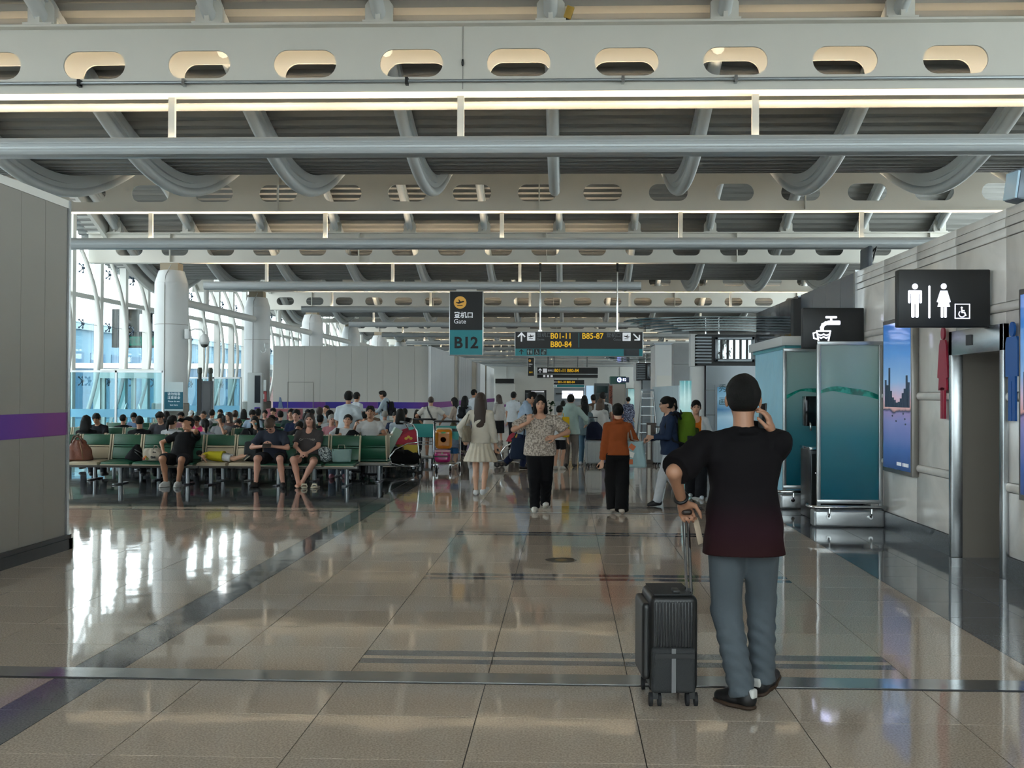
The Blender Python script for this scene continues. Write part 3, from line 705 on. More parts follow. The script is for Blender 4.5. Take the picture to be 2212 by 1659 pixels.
# projecting sign boxes
def box_sign(name, label, x0, x1, z0, z1, y):
    t = thing(name, label, 'sign', (x0, y, z0))
    MB().box((0, 0, 0), (x1 - x0, .12, z1 - z0)).build('case', M_SIGNK, t, bevel=.012)
    return t, x1 - x0, z1 - z0
t, w, h = box_sign('restroom_sign', 'black projecting restroom sign with man, woman and wheelchair symbols', 3.05, 3.88, 2.245, 2.775, 9.62)
pic(P_MAN, (.145, -.004, .085), X3, Z3, .315, .004).build('man_symbol', M_LIT, t)
pic([('p', rrect(-.03, 0, .03, 1, .03))], (.275, -.004, .08), X3, Z3, .30, .004).build('divider', M_LIT, t)
pic(P_WOM, (.405, -.004, .085), X3, Z3, .315, .004).build('woman_symbol', M_LIT, t)
pic(P_CHAIR, (.572, -.004, .095), X3, Z3, .095, .004).build('wheelchair_symbol', M_LIT, t)
fr = [('l', [(-.065, -.065), (.065, -.065), (.065, .065), (-.065, .065), (-.065, -.065)], .008)]
pic(fr, (.573, -.004, .145), X3, Z3, 1, .004).build('symbol_frame', M_LIT, t)
t, w, h = box_sign('drinking_water_sign', 'black projecting drinking water sign with white tap and cup symbol', 3.09, 3.88, 2.225, 2.755, 13.64)
pic(P_TAP, (.295, -.004, .075), X3, Z3, .36, .004).build('tap_symbol', M_LIT, t)

# ================================================================ WATER STATION
M_ALU = mat('satin_aluminium', '#b4b7b9', .3, .7)
M_WAVE = ramp_mat('teal_gradient_film', [(0, '#116a80'), (.5, '#2a93a6'), (.74, '#5fb4b8'), (1, '#8fb9b6')], 2, .35, 2.25, .08)
def screen(label, y, x0, x1, wavy):
    t = thing('glass_screen', label, 'screen', ((x0 + x1) / 2, y, 0))
    w = (x1 - x0) / 2
    MB().box((-w - .05, -.12, .0), (w, .14, .21)).build('base', M_ALU, t, bevel=.03, seg=3)
    MB().tube([(-w - .1, .05, .255), (-w - .1, -.16, .255), (-w - .06, -.185, .255), (w, -.185, .255)], .022, 8).build('bumper_rail', M_CHROME, t, smooth=True)
    for s in (-.72, .55): MB().cone((w * s, -.12, .13), (w * s, -.15, .13), .028, n=10).tube([(w * s, -.15, .13), (w * s, -.18, .18), (w * s, -.185, .25)], .012, 6).build('rail_bracket', M_CHROME, t)
    for x in (-w, w - .045): MB().box((x, -.025, .2), (x + .045, .025, 2.28)).build('post', M_ALU, t, bevel=.006)
    MB().box((-w, -.026, 2.235), (w, .026, 2.283)).build('top_rail', M_ALU, t, bevel=.006)
    MB().box((-w, -.026, .28), (w, .026, .33)).build('bottom_rail', M_ALU, t, bevel=.006)
    g = MB().box((-w + .045, -.006, .33), (w - .045, .006, 2.235)).build('pane', M_WFILM, t)
    pts = []
    for k in range(41):
        u = k / 40; x = -w + .05 + (2 * w - .1) * u
        pts.append((x, 1.66 + .065 * math.sin(wavy + 3.6 * u) + .012 * math.sin(9 * u + wavy)))
    low = [(x, z - .028 - .05 * abs(math.sin(wavy + 2.3 * i / 40))) for i, (x, z) in enumerate(pts)]
    b = MB(); b.add([(x, -.0075, z) for x, z in pts] + [(x, -.0075, z) for x, z in low] + [(x, -.0065, z) for x, z in pts] + [(x, -.0065, z) for x, z in low],
                    [(i, i + 1, 41 + i + 1, 41 + i) for i in range(40)] + [(82 + i + 1, 82 + i, 123 + i, 123 + i + 1) for i in range(40)])
    b.build('wave_print', pattern_mat('wave_green', ['#0d6f66', '#17907f', '#3db3a4'], 9., .2), t)
    return t
def film_mat():
    m = bpy.data.materials.new('frosted_teal_film'); m.use_nodes = True; nt = m.node_tree; p = nt.nodes['Principled BSDF']; o = nt.nodes['Material Output']
    tc = nt.nodes.new('ShaderNodeTexCoord'); sp = nt.nodes.new('ShaderNodeSeparateXYZ'); nt.links.new(tc.outputs['Object'], sp.inputs[0])
    mr = nt.nodes.new('ShaderNodeMapRange'); mr.inputs[1].default_value = .33; mr.inputs[2].default_value = 2.24; nt.links.new(sp.outputs[2], mr.inputs[0])
    cr = nt.nodes.new('ShaderNodeValToRGB'); e = cr.color_ramp.elements
    while len(e) < 4: e.new(.5)
    for el, (q, c2) in zip(e, [(0, '#2a8ea6'), (.4, '#6fbcc8'), (.66, '#bfe0e0'), (1, '#d9e8e4')]): el.position = q; el.color = (*hexc(c2), 1)
    nt.links.new(mr.outputs[0], cr.inputs[0]); nt.links.new(cr.outputs[0], p.inputs['Base Color']); p.inputs['Roughness'].default_value = .12
    tp = nt.nodes.new('ShaderNodeBsdfTransparent'); nt.links.new(cr.outputs[0], tp.inputs[0])
    tl = nt.nodes.new('ShaderNodeBsdfTranslucent'); nt.links.new(cr.outputs[0], tl.inputs[0])
    m1 = nt.nodes.new('ShaderNodeMixShader'); m1.inputs[0].default_value = .45; nt.links.new(p.outputs[0], m1.inputs[1]); nt.links.new(tl.outputs[0], m1.inputs[2])
    m2 = nt.nodes.new('ShaderNodeMixShader'); m2.inputs[0].default_value = .28; nt.links.new(m1.outputs[0], m2.inputs[1]); nt.links.new(tp.outputs[0], m2.inputs[2])
    nt.links.new(m2.outputs[0], o.inputs[0])
    return m
M_WFILM = film_mat()
screen('nearer teal glass screen with a green wave print, by the skyline poster', 12.93, 3.10, 3.90, .2)
screen('farther teal glass screen with a green wave print, beside the blue booth', 14.92, 3.10, 3.90, -.6)
t = thing('water_dispenser', 'black drinking water cabinet with steel top and taps between the teal screens', 'dispenser', (3.52, 13.95, 0))
MB().box((-.32, -.3, 0), (.36, .3, .90)).build('cabinet', mat('dark_steel', '#2d2f33', .3, .6), t, bevel=.01)
MB().box((-.33, -.31, .90), (.37, .31, .935)).build('top', M_CHROME, t, bevel=.006)
MB().box((-.31, -.305, .1), (.0, -.301, .85)).build('door', M_BLACK, t)
MB().ball((-.26, -.31, .6), .012).build('lock', M_CHROME, t)
MB().box((-.30, .1, 1.2), (.34, .3, 1.6)).box((.1, .12, .93), (.3, .28, 1.2)).build('tap_unit', mat('mirror_black', '#1c1d20', .08, .6), t, bevel=.008)
for k in range(5):
    x = -.25 + .1 * k
    MB().tube([(x, .1, 1.24), (x, .03, 1.24), (x, .02, 1.2), (x, .02, 1.14)], .012, 6).build('tap', M_CHROME, t, smooth=True)
# blue film booth with white canopy
t = thing('wrapped_booth', 'booth wrapped in crinkled sky blue film under a white canopy edge', 'booth', (3.6, 15.8, 0))
MB().box((-.28, 0, 0), (.3, 2.5, 2.34)).build('body', mat('sky_blue_film', '#9fdcf5', .3, var=.08, vscale=3, bump=.5, bscale=5), t)
b = MB(); b.box((-.36, -.12, 2.36), (.3, 2.7, 2.5)); b.build('canopy', M_WHITE2, t, bevel=.01)
MB().box((-.30, -.05, 2.31), (.3, 2.6, 2.36)).build('film_fold', mat('teal_edge', '#5aa8b0', .4, bump=.5, bscale=6), t)
MB().ball((.05, -.06, 2.53), .035, 10, 6).build('orange_beacon', mat('orange_lamp', '#d98324', .4), t)

# floodlights on top of the wall
def flood(px, py, yy, label, sc=1.):
    t = thing('wall_lamp', label, 'lamp', (XR + .1, yy, 3.29))
    MB().cbox((-.02, 0, .17 * sc), (.16 * sc, .2 * sc, .28 * sc), (0, .15, .2)).build('housing', mat('lamp_grey', '#6f7a86', .4, .3), t, bevel=.02)
    MB().cbox((-.11 * sc, -.03, .17 * sc), (.02, .17 * sc, .24 * sc), (0, .15, .2)).build('lens', mat('lamp_glass', '#a9c6d8', .1), t)
    MB().box((-.02, -.02, -.01), (.03, .02, .08)).build('stem', M_BLACK, t)
flood(2180, 410, 9.25, 'grey floodlight standing on top of the marble wall, near')
t = thing('wall_monitor', 'small grey display seen edge-on on top of the marble wall', 'display', (XR + .1, 14.0, 3.29))
MB().box((-.03, -.2, .0), (.03, .2, .3)).build('panel', mat('dark_grey_plastic', '#3c434b', .4), t, bevel=.02)
MB().tube([(.05, -.1, .1), (.12, -.05, .3), (.1, .1, .25), (.05, .15, .02)], .012, 6).build('cable', M_BLACK, t)
# ================================================================ HANGING SIGNS
def gate_sign(label, num, cx, y, z0, w, h, rod=0., teal=True):
    t = thing('gate_sign', label, 'sign', (cx, y, z0))
    MB().box((-w / 2, -.07, 0), (w / 2, .07, h)).build('case', mat('sign_edge', '#c9ccce', .35, .5), t, bevel=.02)
    hb = h * .395 if teal else 0
    MB().box((-w / 2 + .025, -.076, hb), (w / 2 - .025, -.069, h - .025)).build('black_face', M_SIGNK, t)
    if teal: MB().box((-w / 2 + .025, -.076, .025), (w / 2 - .025, -.069, hb)).build('teal_face', M_TEAL, t)
    pic([('c', 0, 0, .5)], (-w * .18, -.080, h * .82), X3, Z3, w * .37, .003).build('symbol_disc', mat('symbol_amber', '#d6a24a', .5, emit=.2), t)
    pic([(s[0], [(a, b - .42) for a, b in s[1]]) if s[0] == 'p' else ('r', s[1], s[2] - .42, s[3], s[4] - .42) for s in P_PLANE], (-w * .18, -.084, h * .82), X3, Z3, w * .30, .003).build('plane_symbol', M_INKK, t)
    text('登机口', w * .19, M_INK, t, (-w * .36, -.08, h * .62), align='LEFT', bold=.004)
    text('Gate', w * .185, M_INK, t, (-w * .365, -.08, h * .525), align='LEFT')
    text(num, w * .46 if teal else w * .34, M_INKK if teal else M_AMBER, t, (0, -.08, h * .19), bold=.014 if teal else .004)
    MB().box((-w * .3, -.03, h), (w * .3, .03, h + .05)).build('hanger', M_WHITE, t)
    if not teal: MB().cone((0, 0, h), (0, 0, ZG0 - z0), .03, n=6).build('hanging_rod', M_BLACK, t)
    return t
y = 31.78; a, b2 = AT(970.5, 768, y), AT(1044.5, 629, y)
gate_sign('tall hanging gate sign reading Gate B12 in black and teal', 'B12', (a.x + b2.x) / 2, y, a.z, b2.x - a.x, b2.z - a.z)
y = 67.64; a, b2 = AT(1140, 812, y), AT(1154.5, 772, y)
gate_sign('small far black hanging sign reading B11', 'B11', (a.x + b2.x) / 2, y, a.z, b2.x - a.x, b2.z - a.z, teal=False)

def dir_sign(label, y, px0, px1, py0, py1, split, entries, small=False):
    a, b2 = AT(px0, py1, y), AT(px1, py0, y); w, h = b2.x - a.x, b2.z - a.z
    t = thing('direction_sign', label, 'sign', ((a.x + b2.x) / 2, y, a.z))
    MB().box((-w / 2, -.08, 0), (w / 2, .08, h)).build('case', mat('sign_edge', '#c9ccce', .35, .5), t, bevel=.015)
    hb = h * split
    MB().box((-w / 2 + .02, -.088, hb + (.02 if small else 0)), (w / 2 - .02, -.079, h - .02)).build('black_face', M_SIGNK, t)
    MB().box((-w / 2 + .02, -.088, .02), (w / 2 - .02, -.079, hb - (.02 if small else 0))).build('strip_face', M_SIGNK if small == 2 else M_TEAL, t)
    return t, w, h, hb
y = 31.64
t, w, h, hb = dir_sign('wide hanging direction sign reading Gates B01-11, B80-84 and B85-87', y, 1112, 1389, 716.5, 770, .31, None)
u = w / 276                                       # metres for one photo pixel
def sx(px): return (px - 1250.5) * u
def sz(py): return h - (py - 716.5) * u
f = -.092
pic(P_UP, (sx(1127), f, sz(738)), X3, Z3, 18 * u, .003).build('arrow', M_INK, t)
pic([('p', rrect(-.5, -.5, .5, .5, .04))], (sx(1148), f, sz(728)), X3, Z3, 17.5 * u, .003).build('symbol_tile', M_INK, t)
pic([(s[0], [(p_[0], p_[1] - .42) for p_ in s[1]]) if s[0] == 'p' else ('r', s[1], s[2] - .42, s[3], s[4] - .42) for s in P_PLANE], (sx(1148), f - .004, sz(728)), X3, Z3, 15 * u, .003).build('plane_symbol', M_INKK, t)
M_INKG = mat('ink_grey', '#70747a', .5)
text('登机口', 10.5 * u, M_INKG, t, (sx(1160), f, sz(725)), align='LEFT')
text('Gates', 7 * u, M_INKG, t, (sx(1160), f, sz(734)), align='LEFT')
text('B01-11', 17.5 * u, M_AMBER, t, (sx(1189), f, sz(727)), align='LEFT', bold=.003, sx=.92)
text('B80-84', 17.5 * u, M_AMBER, t, (sx(1189), f, sz(745)), align='LEFT', bold=.003, sx=.92)
MB().box((sx(1250), f, sz(751)), (sx(1251.2), f + .003, sz(720))).build('divider', M_TEAL, t)
text('B85-87', 17.5 * u, M_AMBER, t, (sx(1257), f, sz(727)), align='LEFT', bold=.003, sx=.92)
text('登机口', 10.5 * u, M_INKG, t, (sx(1341), f, sz(725)), align='RIGHT')
text('Gates', 7 * u, M_INKG, t, (sx(1341), f, sz(734)), align='RIGHT')
pic([('p', rrect(-.5, -.5, .5, .5, .04))], (sx(1353), f, sz(728)), X3, Z3, 17.5 * u, .003).build('symbol_tile', M_INK, t)
pic([(s[0], [(-p_[0], p_[1] - .42) for p_ in s[1]]) if s[0] == 'p' else ('r', s[1], s[2] - .42, s[3], s[4] - .42) for s in P_PLANE], (sx(1353), f - .004, sz(728)), X3, Z3, 15 * u, .003).build('plane_symbol', M_INKK, t)
pic([('l', [(-.35, .4), (.35, -.3)], .17), ('l', [(.38, .25), (.38, -.33), (-.2, -.33)], .17)], (sx(1374), f, sz(729)), X3, Z3, 17 * u, .003).build('arrow', M_INK, t)
pic(P_UP, (sx(1127), f, sz(766)), X3, Z3, 10 * u, .003).build('arrow', M_INKK, t)
for px, shp in ((1145, 'wc'), (1160, 'chair'), (1175, 'tap')):
    pic([('p', rrect(-.5, -.5, .5, .5, .03))], (sx(px), f, sz(761)), X3, Z3, 12.5 * u, .003).build('symbol_tile', M_SIGNK, t)
    M_SY = mat('ink_teal', '#8fb6ba', .5)
    if shp == 'wc':
        pic(P_MAN, (sx(px - 3), f - .004, sz(766)), X3, Z3, 10 * u, .003).build('symbol', M_SY, t); pic(P_WOM, (sx(px + 3), f - .004, sz(766)), X3, Z3, 10 * u, .003).build('symbol', M_SY, t)
    else: pic(P_CHAIR if shp == 'chair' else P_TAP, (sx(px), f - .004, sz(766)), X3, Z3, 10 * u, .003).build('symbol', M_SY, t)
MB().box((sx(1347), f, .025), (sx(1380), f + .005, hb - .005)).build('blank_patch', mat('patch_grey', '#3b3f45', .5), t)
for px in (1167, 1333):
    MB().cone((sx(px), 0, h), (sx(px), 0, ZG0 - AT(1112, 770, y).z - .02), .022, n=8).build('hanging_rod', M_CHROME, t)
    MB().box((sx(px) - .06, -.06, h), (sx(px) + .06, .06, h + .04)).build('rod_plate', M_CHROME, t)
    MB().box((sx(px) - .035, -.035, ZG0 - AT(1112, 770, y).z - .28), (sx(px) + .035, .035, ZG0 - AT(1112, 770, y).z - .02)).build('rod_clamp', M_BLACK, t)
for (y, p0, p1, q0, q1, lab, l2, small) in ((67.64, 1160, 1292, 793.5, 816.5, 'far hanging direction sign reading B01-11 B80-84, beside the B11 sign', 'B01-11 B80-84', 2), (94.64, 1182, 1262.5, 820.5, 836.5, 'farthest hanging direction sign reading B01-10 B80-84 over the crowd', 'B01-10 B80-84', 1)):
    t, w, h, hb = dir_sign(lab, y, p0, p1, q0, q1, .36, None, small)
    u = w / (p1 - p0); top = h * .68
    pic(P_UP, (-w / 2 + w * .05, -.092, h * .5), X3, Z3, h * .36, .003).build('arrow', M_INK, t)
    pic([('r', -.5, -.5, .5, .5)], (-w / 2 + w * .13, -.092, top), X3, Z3, h * .38, .003).build('symbol_tile', M_INK, t)
    text('登机口', h * .2, M_INK, t, (-w / 2 + w * .175, -.092, top), align='LEFT')
    text(l2, h * .42, M_AMBER, t, (-w / 2 + w * .285, -.092, top), align='LEFT', bold=.004, sx=.88)
    for k in range(3): pic([('r', -.5, -.5, .5, .5)], (-w / 2 + w * (.12 + .06 * k), -.092, hb * .5), X3, Z3, h * .2, .003).build('symbol_tile', M_INK, t)
    if small == 2:
        for s in (-.32, .32): MB().cone((w * s, 0, h), (w * s, 0, ZG0 - AT(p0, q1, y).z), .03, n=6).build('hanging_rod', M_BLACK, t)
    else:
        for s in (-.32, .32): MB().cone((w * s, 0, h), (w * s, 0, ZG0 - AT(p0, q1, y).z), .03, n=6).build('hanging_rod', M_BLACK, t)

# ================================================================ STEEL SERVICE TOWERS ON THE RIGHT
M_PANEL = mat('grey_steel_panel', '#7d848a', .3, .5, var=.06, vscale=2)
M_DKGL = mat('dark_green_glass', '#24393b', .1, .2)
M_LBLUE = ramp_mat('lake_poster', [(0, '#2a5f86'), (.25, '#6f9bb8'), (.4, '#8fb0c2'), (.5, '#3f6f96'), (.62, '#7fa8c0'), (.8, '#3f7fa8'), (1, '#1f5c86')], 2, 0, 2., .15, .25, 2.2, emit=.25)
def tower(label, y, x0, x1, ztop, sc, scene):
    w = x1 - x0; t = thing('service_tower', label, 'kiosk', ((x0 + x1) / 2, y, 0)); w2 = w / 2
    zb = ztop - .72
    for k in range(4):
        MB().box((-w2 + .3, 0, zb * k / 4 + .004), (w2, 1.6, zb * (k + 1) / 4 - .004)).build('steel_panel', M_PANEL, t)
    MB().box((-w2 - .02, .1, 0), (-w2 + .28, .5, zb)).build('corner_pier', M_WHITE2, t, bevel=.02)
    MB().box((-w2 + .1, .02, zb), (w2, 1.6, ztop)).build('head', mat('dark_louvre_box', '#1b1d20', .5), t)
    for k in range(9):
        MB().box((-w2 + .05, -.03, zb + .05 + .072 * k), (-w2 + .42, .02, zb + .085 + .072 * k)).build('louvre', M_PANEL, t)
    MB().box((-w2 - .05, .0, zb - .02), (-w2 + .04, .4, ztop)).build('pier_head', M_WHITE2, t)
    fr = MB()
    fx0, fx1, fz0, fz1 = -w2 + .5, w2 - .05, zb + .08, ztop - .06
    for lo, hi in (((fx0, fz0), (fx1, fz0 + .07)), ((fx0, fz1 - .07), (fx1, fz1)), ((fx0, fz0), (fx0 + .07, fz1)), ((fx1 - .07, fz0), (fx1, fz1))): fr.box((lo[0], -.06, lo[1]), (hi[0], .02, hi[1]))
    fr.build('vent_frame', M_PANEL, t, bevel=.01)
    MB().box((fx0 + .07, -.01, fz0 + .07), (fx1 - .07, .015, fz1 - .07)).build('vent_glass', mat('vent_reflect', '#8a8f90', .06, .9, bump=.6, bscale=3), t)
    for k in range(5): xk = fx0 + .12 + (fx1 - fx0 - .24) * k / 4.5; MB().box((xk, -.03, fz0 + .07), (xk + .05, -.012, fz1 - .07)).build('vent_slat', M_BLACK, t)
    for k in range(6):
        r0 = .75 + .16 * k
        zz = ztop + .06 + .055 * k
        arc = [(-.2 + (w2 + r0 - .2) * math.cos(a), .9 + (1.0 + r0 * .4) * math.sin(a)) for a in (PI + PI * q / 14 for q in range(15))]
        MB().prism(arc, (0, 0, zz), (1, 0, 0), (0, 1, 0), .025).build('awning_blade', M_DKGL, t)
    for xx in (-.45, -.15): MB().cone((xx, -.1, ztop), (xx, -.1, ztop + .36), .02, n=6).build('awning_stay', M_CHROME, t)
    if scene:
        MB().box((-w2 + .5, -.05, .35), (w2 - .02, .0, zb - .45)).build('poster_frame', M_PANEL, t)
        link('poster', MB().box((-w2 + .55, -.062, 0), (w2 - .06, -.05, zb - .9)).mesh('poster'), M_LBLUE, t, (0, 0, .4))
        text('秀', .2, mat('ink_dark_green', '#1d4a4f', .5), t, (-.05, -.066, 1.75)); text('画', .2, mat('ink_dark_green', '#1d4a4f', .5), t, (-.05, -.066, 1.45))
    cur = thing if False else None
    MB().lathe([(.22, .3), (.22, zb - .35)], (-w2 - .05, .35, 0), 16).build('curved_lightbox', ramp_mat('aqua_lightbox', [(0, '#2d7f86'), (.4, '#7fc0c2'), (.7, '#bfe0e0'), (1, '#3f9aa0')], 2, .3, zb, .1, .5, 2., emit=.3), t, smooth='auto')
    return t
tower('near dark steel service tower with louvred head and blue lake poster', 24., AT(1497, 800, 24.).x, AT(1634, 800, 24.).x, AT(1560, 722, 24.).z, 1, True)
tower('farther steel service tower with louvred head, beyond the pale hoarding', 43., AT(1372, 800, 43.).x, AT(1432, 800, 43.).x, AT(1390, 784, 43.).z, 1, False)
# pale blue hoarding boards between the towers
a, b2 = AT(1404, 836, 34.5), AT(1466, 826, 27.)
t = thing('pale_hoarding', 'plain pale blue hoarding boards leaning by the aluminium ladder', 'hoarding', (0, 0, 0))
n = 5
for k in range(n):
    p0 = Vector((a.x, 33.5, 0)).lerp(Vector((b2.x, 27., 0)), k / n); p1 = Vector((a.x, 33.5, 0)).lerp(Vector((b2.x, 27., 0)), (k + .99) / n)
    zt = AT(1404, 836, 33.5).z
    MB().add([(p0.x, p0.y, 0), (p1.x, p1.y, 0), (p1.x, p1.y, zt), (p0.x, p0.y, zt), (p0.x + .04, p0.y + .04, 0), (p1.x + .04, p1.y + .04, 0), (p1.x + .04, p1.y + .04, zt), (p0.x + .04, p0.y + .04, zt)], [(3, 2, 1, 0), (4, 5, 6, 7), (0, 1, 5, 4), (1, 2, 6, 5), (2, 3, 7, 6), (3, 0, 4, 7)]).build('board', mat('pale_board', '#b9cdd6', .45), t)
# folding ladder
g = G(1400, 966); t = thing('step_ladder', 'tall aluminium step ladder standing in front of the pale hoarding', 'ladder', (g.x, g.y, 0))
hl = AT(1397, 843, g.y).z; wl = .2
for s in (-1, 1):
    MB().cone((s * wl * 1.5, -.1, 0), (s * wl * .85, .25, hl), .028, n=8).build('rail', M_STEEL, t); MB().cone((s * wl * 1.6, .75, 0), (s * wl * .85, .3, hl), .022, n=8).build('rear_rail', M_STEEL, t)
for k in range(6):
    f_ = (k + .7) / 6.6; MB().box((-wl * (1.5 - .65 * f_), -.1 + .35 * f_ - .04, hl * f_ - .012), (wl * (1.5 - .65 * f_), -.1 + .35 * f_ + .04, hl * f_ + .012)).build('tread', M_STEEL, t)
MB().box((-wl, .2, hl - .02), (wl, .36, hl + .03)).build('top_cap', M_PANEL, t)
# stone pier with pale hoarding above, behind the near tower
MB_ = MB()
t = thing('stone_pier', 'grey stone pier between the two steel towers', 'pier', (AT(1478, 800, 30).x, 30, 0))
for k in range(5): MB().box((-.3, 0, .62 * k + .004), (.25, .6, .62 * (k + 1) - .004)).build('stone_block', mat('pier_stone', '#8b8e90', .4, var=.1, vscale=4), t)
t = thing('white_wall_box', 'tall pale wall box rising above the pale hoarding', 'wall box', (AT(1448, 760, 38).x, 38, 0))
MB().box((-.55, 0, 0), (.6, 2, AT(1450, 745, 38).z)).build('body', M_WHITE2, t); MB().box((-.6, -.05, AT(1450, 745, 38).z), (.65, 2.05, AT(1450, 745, 38).z + .06)).build('cap', M_PANEL, t)
MB().box((-.5, -.02, .2), (.55, 0, 2.3)).build('face_panel', M_WHITE, t)

# ================================================================ FAR END OF THE HALL
fw = tag(MB().box((AT(1070, 850, 75).x, 75, 0), (AT(1112, 850, 75).x, 75.3, AT(1090, 828, 75).z)).box((AT(1111, 850, 76).x, 76, 0), (AT(1196, 850, 76).x, 76.4, AT(1150, 806, 76).z)).build('wall_far', M_WHITE), 'white partition walls closing part of the far end of the hall', 'wall', kind='structure')
MB().box((AT(1070, 850, 75).x, 74.97, AT(1090, 879, 75).z), (AT(1112, 850, 75).x, 75, AT(1090, 873.5, 75).z)).build('purple_band', M_PURPLE, fw)
MB().box((AT(1070, 850, 75).x, 74.9, AT(1090, 828, 75).z), (AT(1110, 850, 75).x, 75.2, AT(1090, 818, 75).z)).build('dark_grille', M_BLACK, fw)
def far_box(name, label, cat, y, px0, px1, py0, m, parts=()):
    a, b2 = AT(px0, py0, y), AT(px1, py0, y); t = thing(name, label, cat, ((a.x + b2.x) / 2, y, 0)); w = b2.x - a.x
    MB().box((-w / 2, 0, 0), (w / 2, 1.5, a.z)).build('body', m, t)
    for nm, x0, x1, z0, z1, mm in parts:
        MB().box((-w / 2 + w * x0, -.04, a.z * z0), (-w / 2 + w * x1, 0, a.z * z1)).build(nm, mm, t)
    return t
far_box('black_display_stand', 'black flight display unit against the far white wall', 'display', 70., 1134, 1180, 842.5, M_BLACK, [('screen', .05, .95, .5, .9, mat('screen_dark', '#20252c', .2)), ('caption', .3, .9, .92, .97, M_INK)])
far_box('glazed_shop', 'far grey shop with a bright window under the farthest sign', 'shop', 96., 1197, 1265, 838, M_PANEL, [('bright_window', .25, .92, .55, .88, M_LIT), ('counter', 0, 1, .0, .42, mat('shop_grey', '#8f9498', .4)), ('shelf', .05, .6, .72, .78, M_BLACK)])
far_box('blue_column_box', 'pale blue lit column box right of the far shop', 'column', 84., 1264, 1285, 833, mat('pale_blue_lit', '#a9c8e0', .4, emit=.5), [('edge', 0, .1, 0, 1, M_PANEL), ('edge', .9, 1, 0, 1, M_PANEL)])
far_box('mesh_kiosk', 'dark grey kiosk with a mesh screen in the far hall', 'kiosk', 70., 1284, 1318, 828, mat('kiosk_grey', '#5f676b', .4), [('window', .15, .85, .72, .92, M_DKGL), ('mesh_panel', .08, .92, .35, .68, mat('mesh_grey', '#4b5559', .5)), ('door', .1, .9, .02, .33, mat('navy_curtain', '#22304a', .5))])
far_box('green_shop', 'far green-fronted shop with a lit round logo', 'shop', 66., 1318, 1352, 813, mat('shop_green', '#2f5a50', .4), [('lit_sign', .45, 1.2, .86, .98, mat('logo_panel', '#20304f', .4)), ('notice_wall', .1, .95, .3, .82, mat('notice_grey', '#a3a29c', .5)), ('counter', 0, 1, 0, .26, mat('shop_red', '#a8574c', .5))])
tt = bpy.data.objects.get('green_shop'); z = AT(1340, 820.5, 66).z
pic([('l', [(.42 * math.cos(q), .42 * math.sin(q)) for q in (math.radians(40 + 28 * k) for k in range(11))], .18), ('l', [(.05, 0), (.42, 0)], .16)], (AT(1338, 820, 66).x - tt.location.x, -.06, z), X3, Z3, .28, .01).build('logo', mat('logo_lit', '#cfd8ff', .5, emit=2.5), tt)
text('82', .24, mat('logo_lit', '#cfd8ff', .5, emit=2.5), tt, (AT(1349, 820, 66).x - tt.location.x, -.06, z))
far_box('brick_pier', 'thin red brick pier in the far hall beside the green shop', 'pier', 64., 1317, 1323, 830, pattern_mat('far_brick', ['#6e3b33', '#8f5a4c', '#54312c'], 6.), [('cap', 0, 1, .96, 1, M_PANEL)])
far_box('grey_screen_wall', 'grey speckled service wall left of the farther tower', 'wall panel', 60., 1352, 1374, 838, mat('service_grey', '#8c8d88', .5, var=.1), [('frame', .0, .1, 0, 1, M_PANEL), ('notice', .3, .75, .4, .6, M_WHITE)])
# plants by the display
def plant(px, py, y, label):
    a = AT(px, py, y); t = thing('potted_plant', label, 'plant', (a.x, y, 0)); rnd = random.Random(px)
    MB().lathe([(.16, 0), (.22, .4), (.2, .4), (.19, .36)], n=12).build('pot', M_WHITE, t)
    for k in range(22):
        an = rnd.uniform(0, 2 * PI); r = rnd.uniform(.1, .42); z = rnd.uniform(.6, a.z)
        d = Vector((math.cos(an), math.sin(an), .2)) * r; p = Vector((0, 0, z - .1)); q = p + d; s = Vector((-math.sin(an), math.cos(an), .3)) * .09
        MB().add([p, p.lerp(q, .5) + s + Vector((0, 0, .1)), q, p.lerp(q, .5) - s + Vector((0, 0, .1))], [(0, 1, 2, 3)]).build('leaf', mat('leaf_green', '#2f5a34', .5), t)
    MB().cone((0, 0, .3), (0, 0, a.z - .1), .025, n=6).build('stem', mat('stem_brown', '#4a3b28', .7), t)
plant(1190, 866, 62., 'leafy green potted plant right of the far display stand'); plant(1120, 862, 66., 'leafy green potted plant left of the far display stand')

# ================================================================ GATE LOBBY ON THE LEFT
M_BSTR = mat('blue_film_band', '#6fb2d2', .4)
def glass_screen_row(label, y, px0, px1, ztop, stripe):
    a, b2 = AT(px0, 850, y).x, AT(px1, 850, y).x; t = thing('gate_glass_screen', label, 'glass screen', (a, y, 0)); n = max(2, int((b2 - a) / 1.05)); w = (b2 - a) / n
    for k in range(n + 1): MB().box((w * k - .03, -.03, 0), (w * k + .03, .03, ztop)).build('post', M_ALU, t)
    for k in range(n):
        MB().box((w * k + .03, -.006, .05), (w * (k + 1) - .03, .006, ztop - .05)).build('pane', M_GLASSB, t)
        MB().box((w * k + .03, -.011, stripe), (w * (k + 1) - .03, -.007, stripe + .24)).build('blue_band', M_BSTR, t)
    MB().box((0, -.03, ztop - .06), (b2 - a, .03, ztop)).build('head_rail', M_ALU, t)
    return t
glass_screen_row('glass gate screen with a pale blue band left of the nearest column', 30.4, 150, 352, 2.25, .86)
t = thing('gate_door', 'glass gate doorway with white header and bent pull handles', 'door', (AT(290, 850, 33.).x, 33., 0))
for x in (-1.0, -.02, 1.0): MB().box((x - .06, -.06, 0), (x + .06, .06, 2.3)).build('jamb', M_WHITE, t)
MB().box((-1.1, -.15, 2.05), (1.1, .15, 2.35)).build('header', M_WHITE, t)
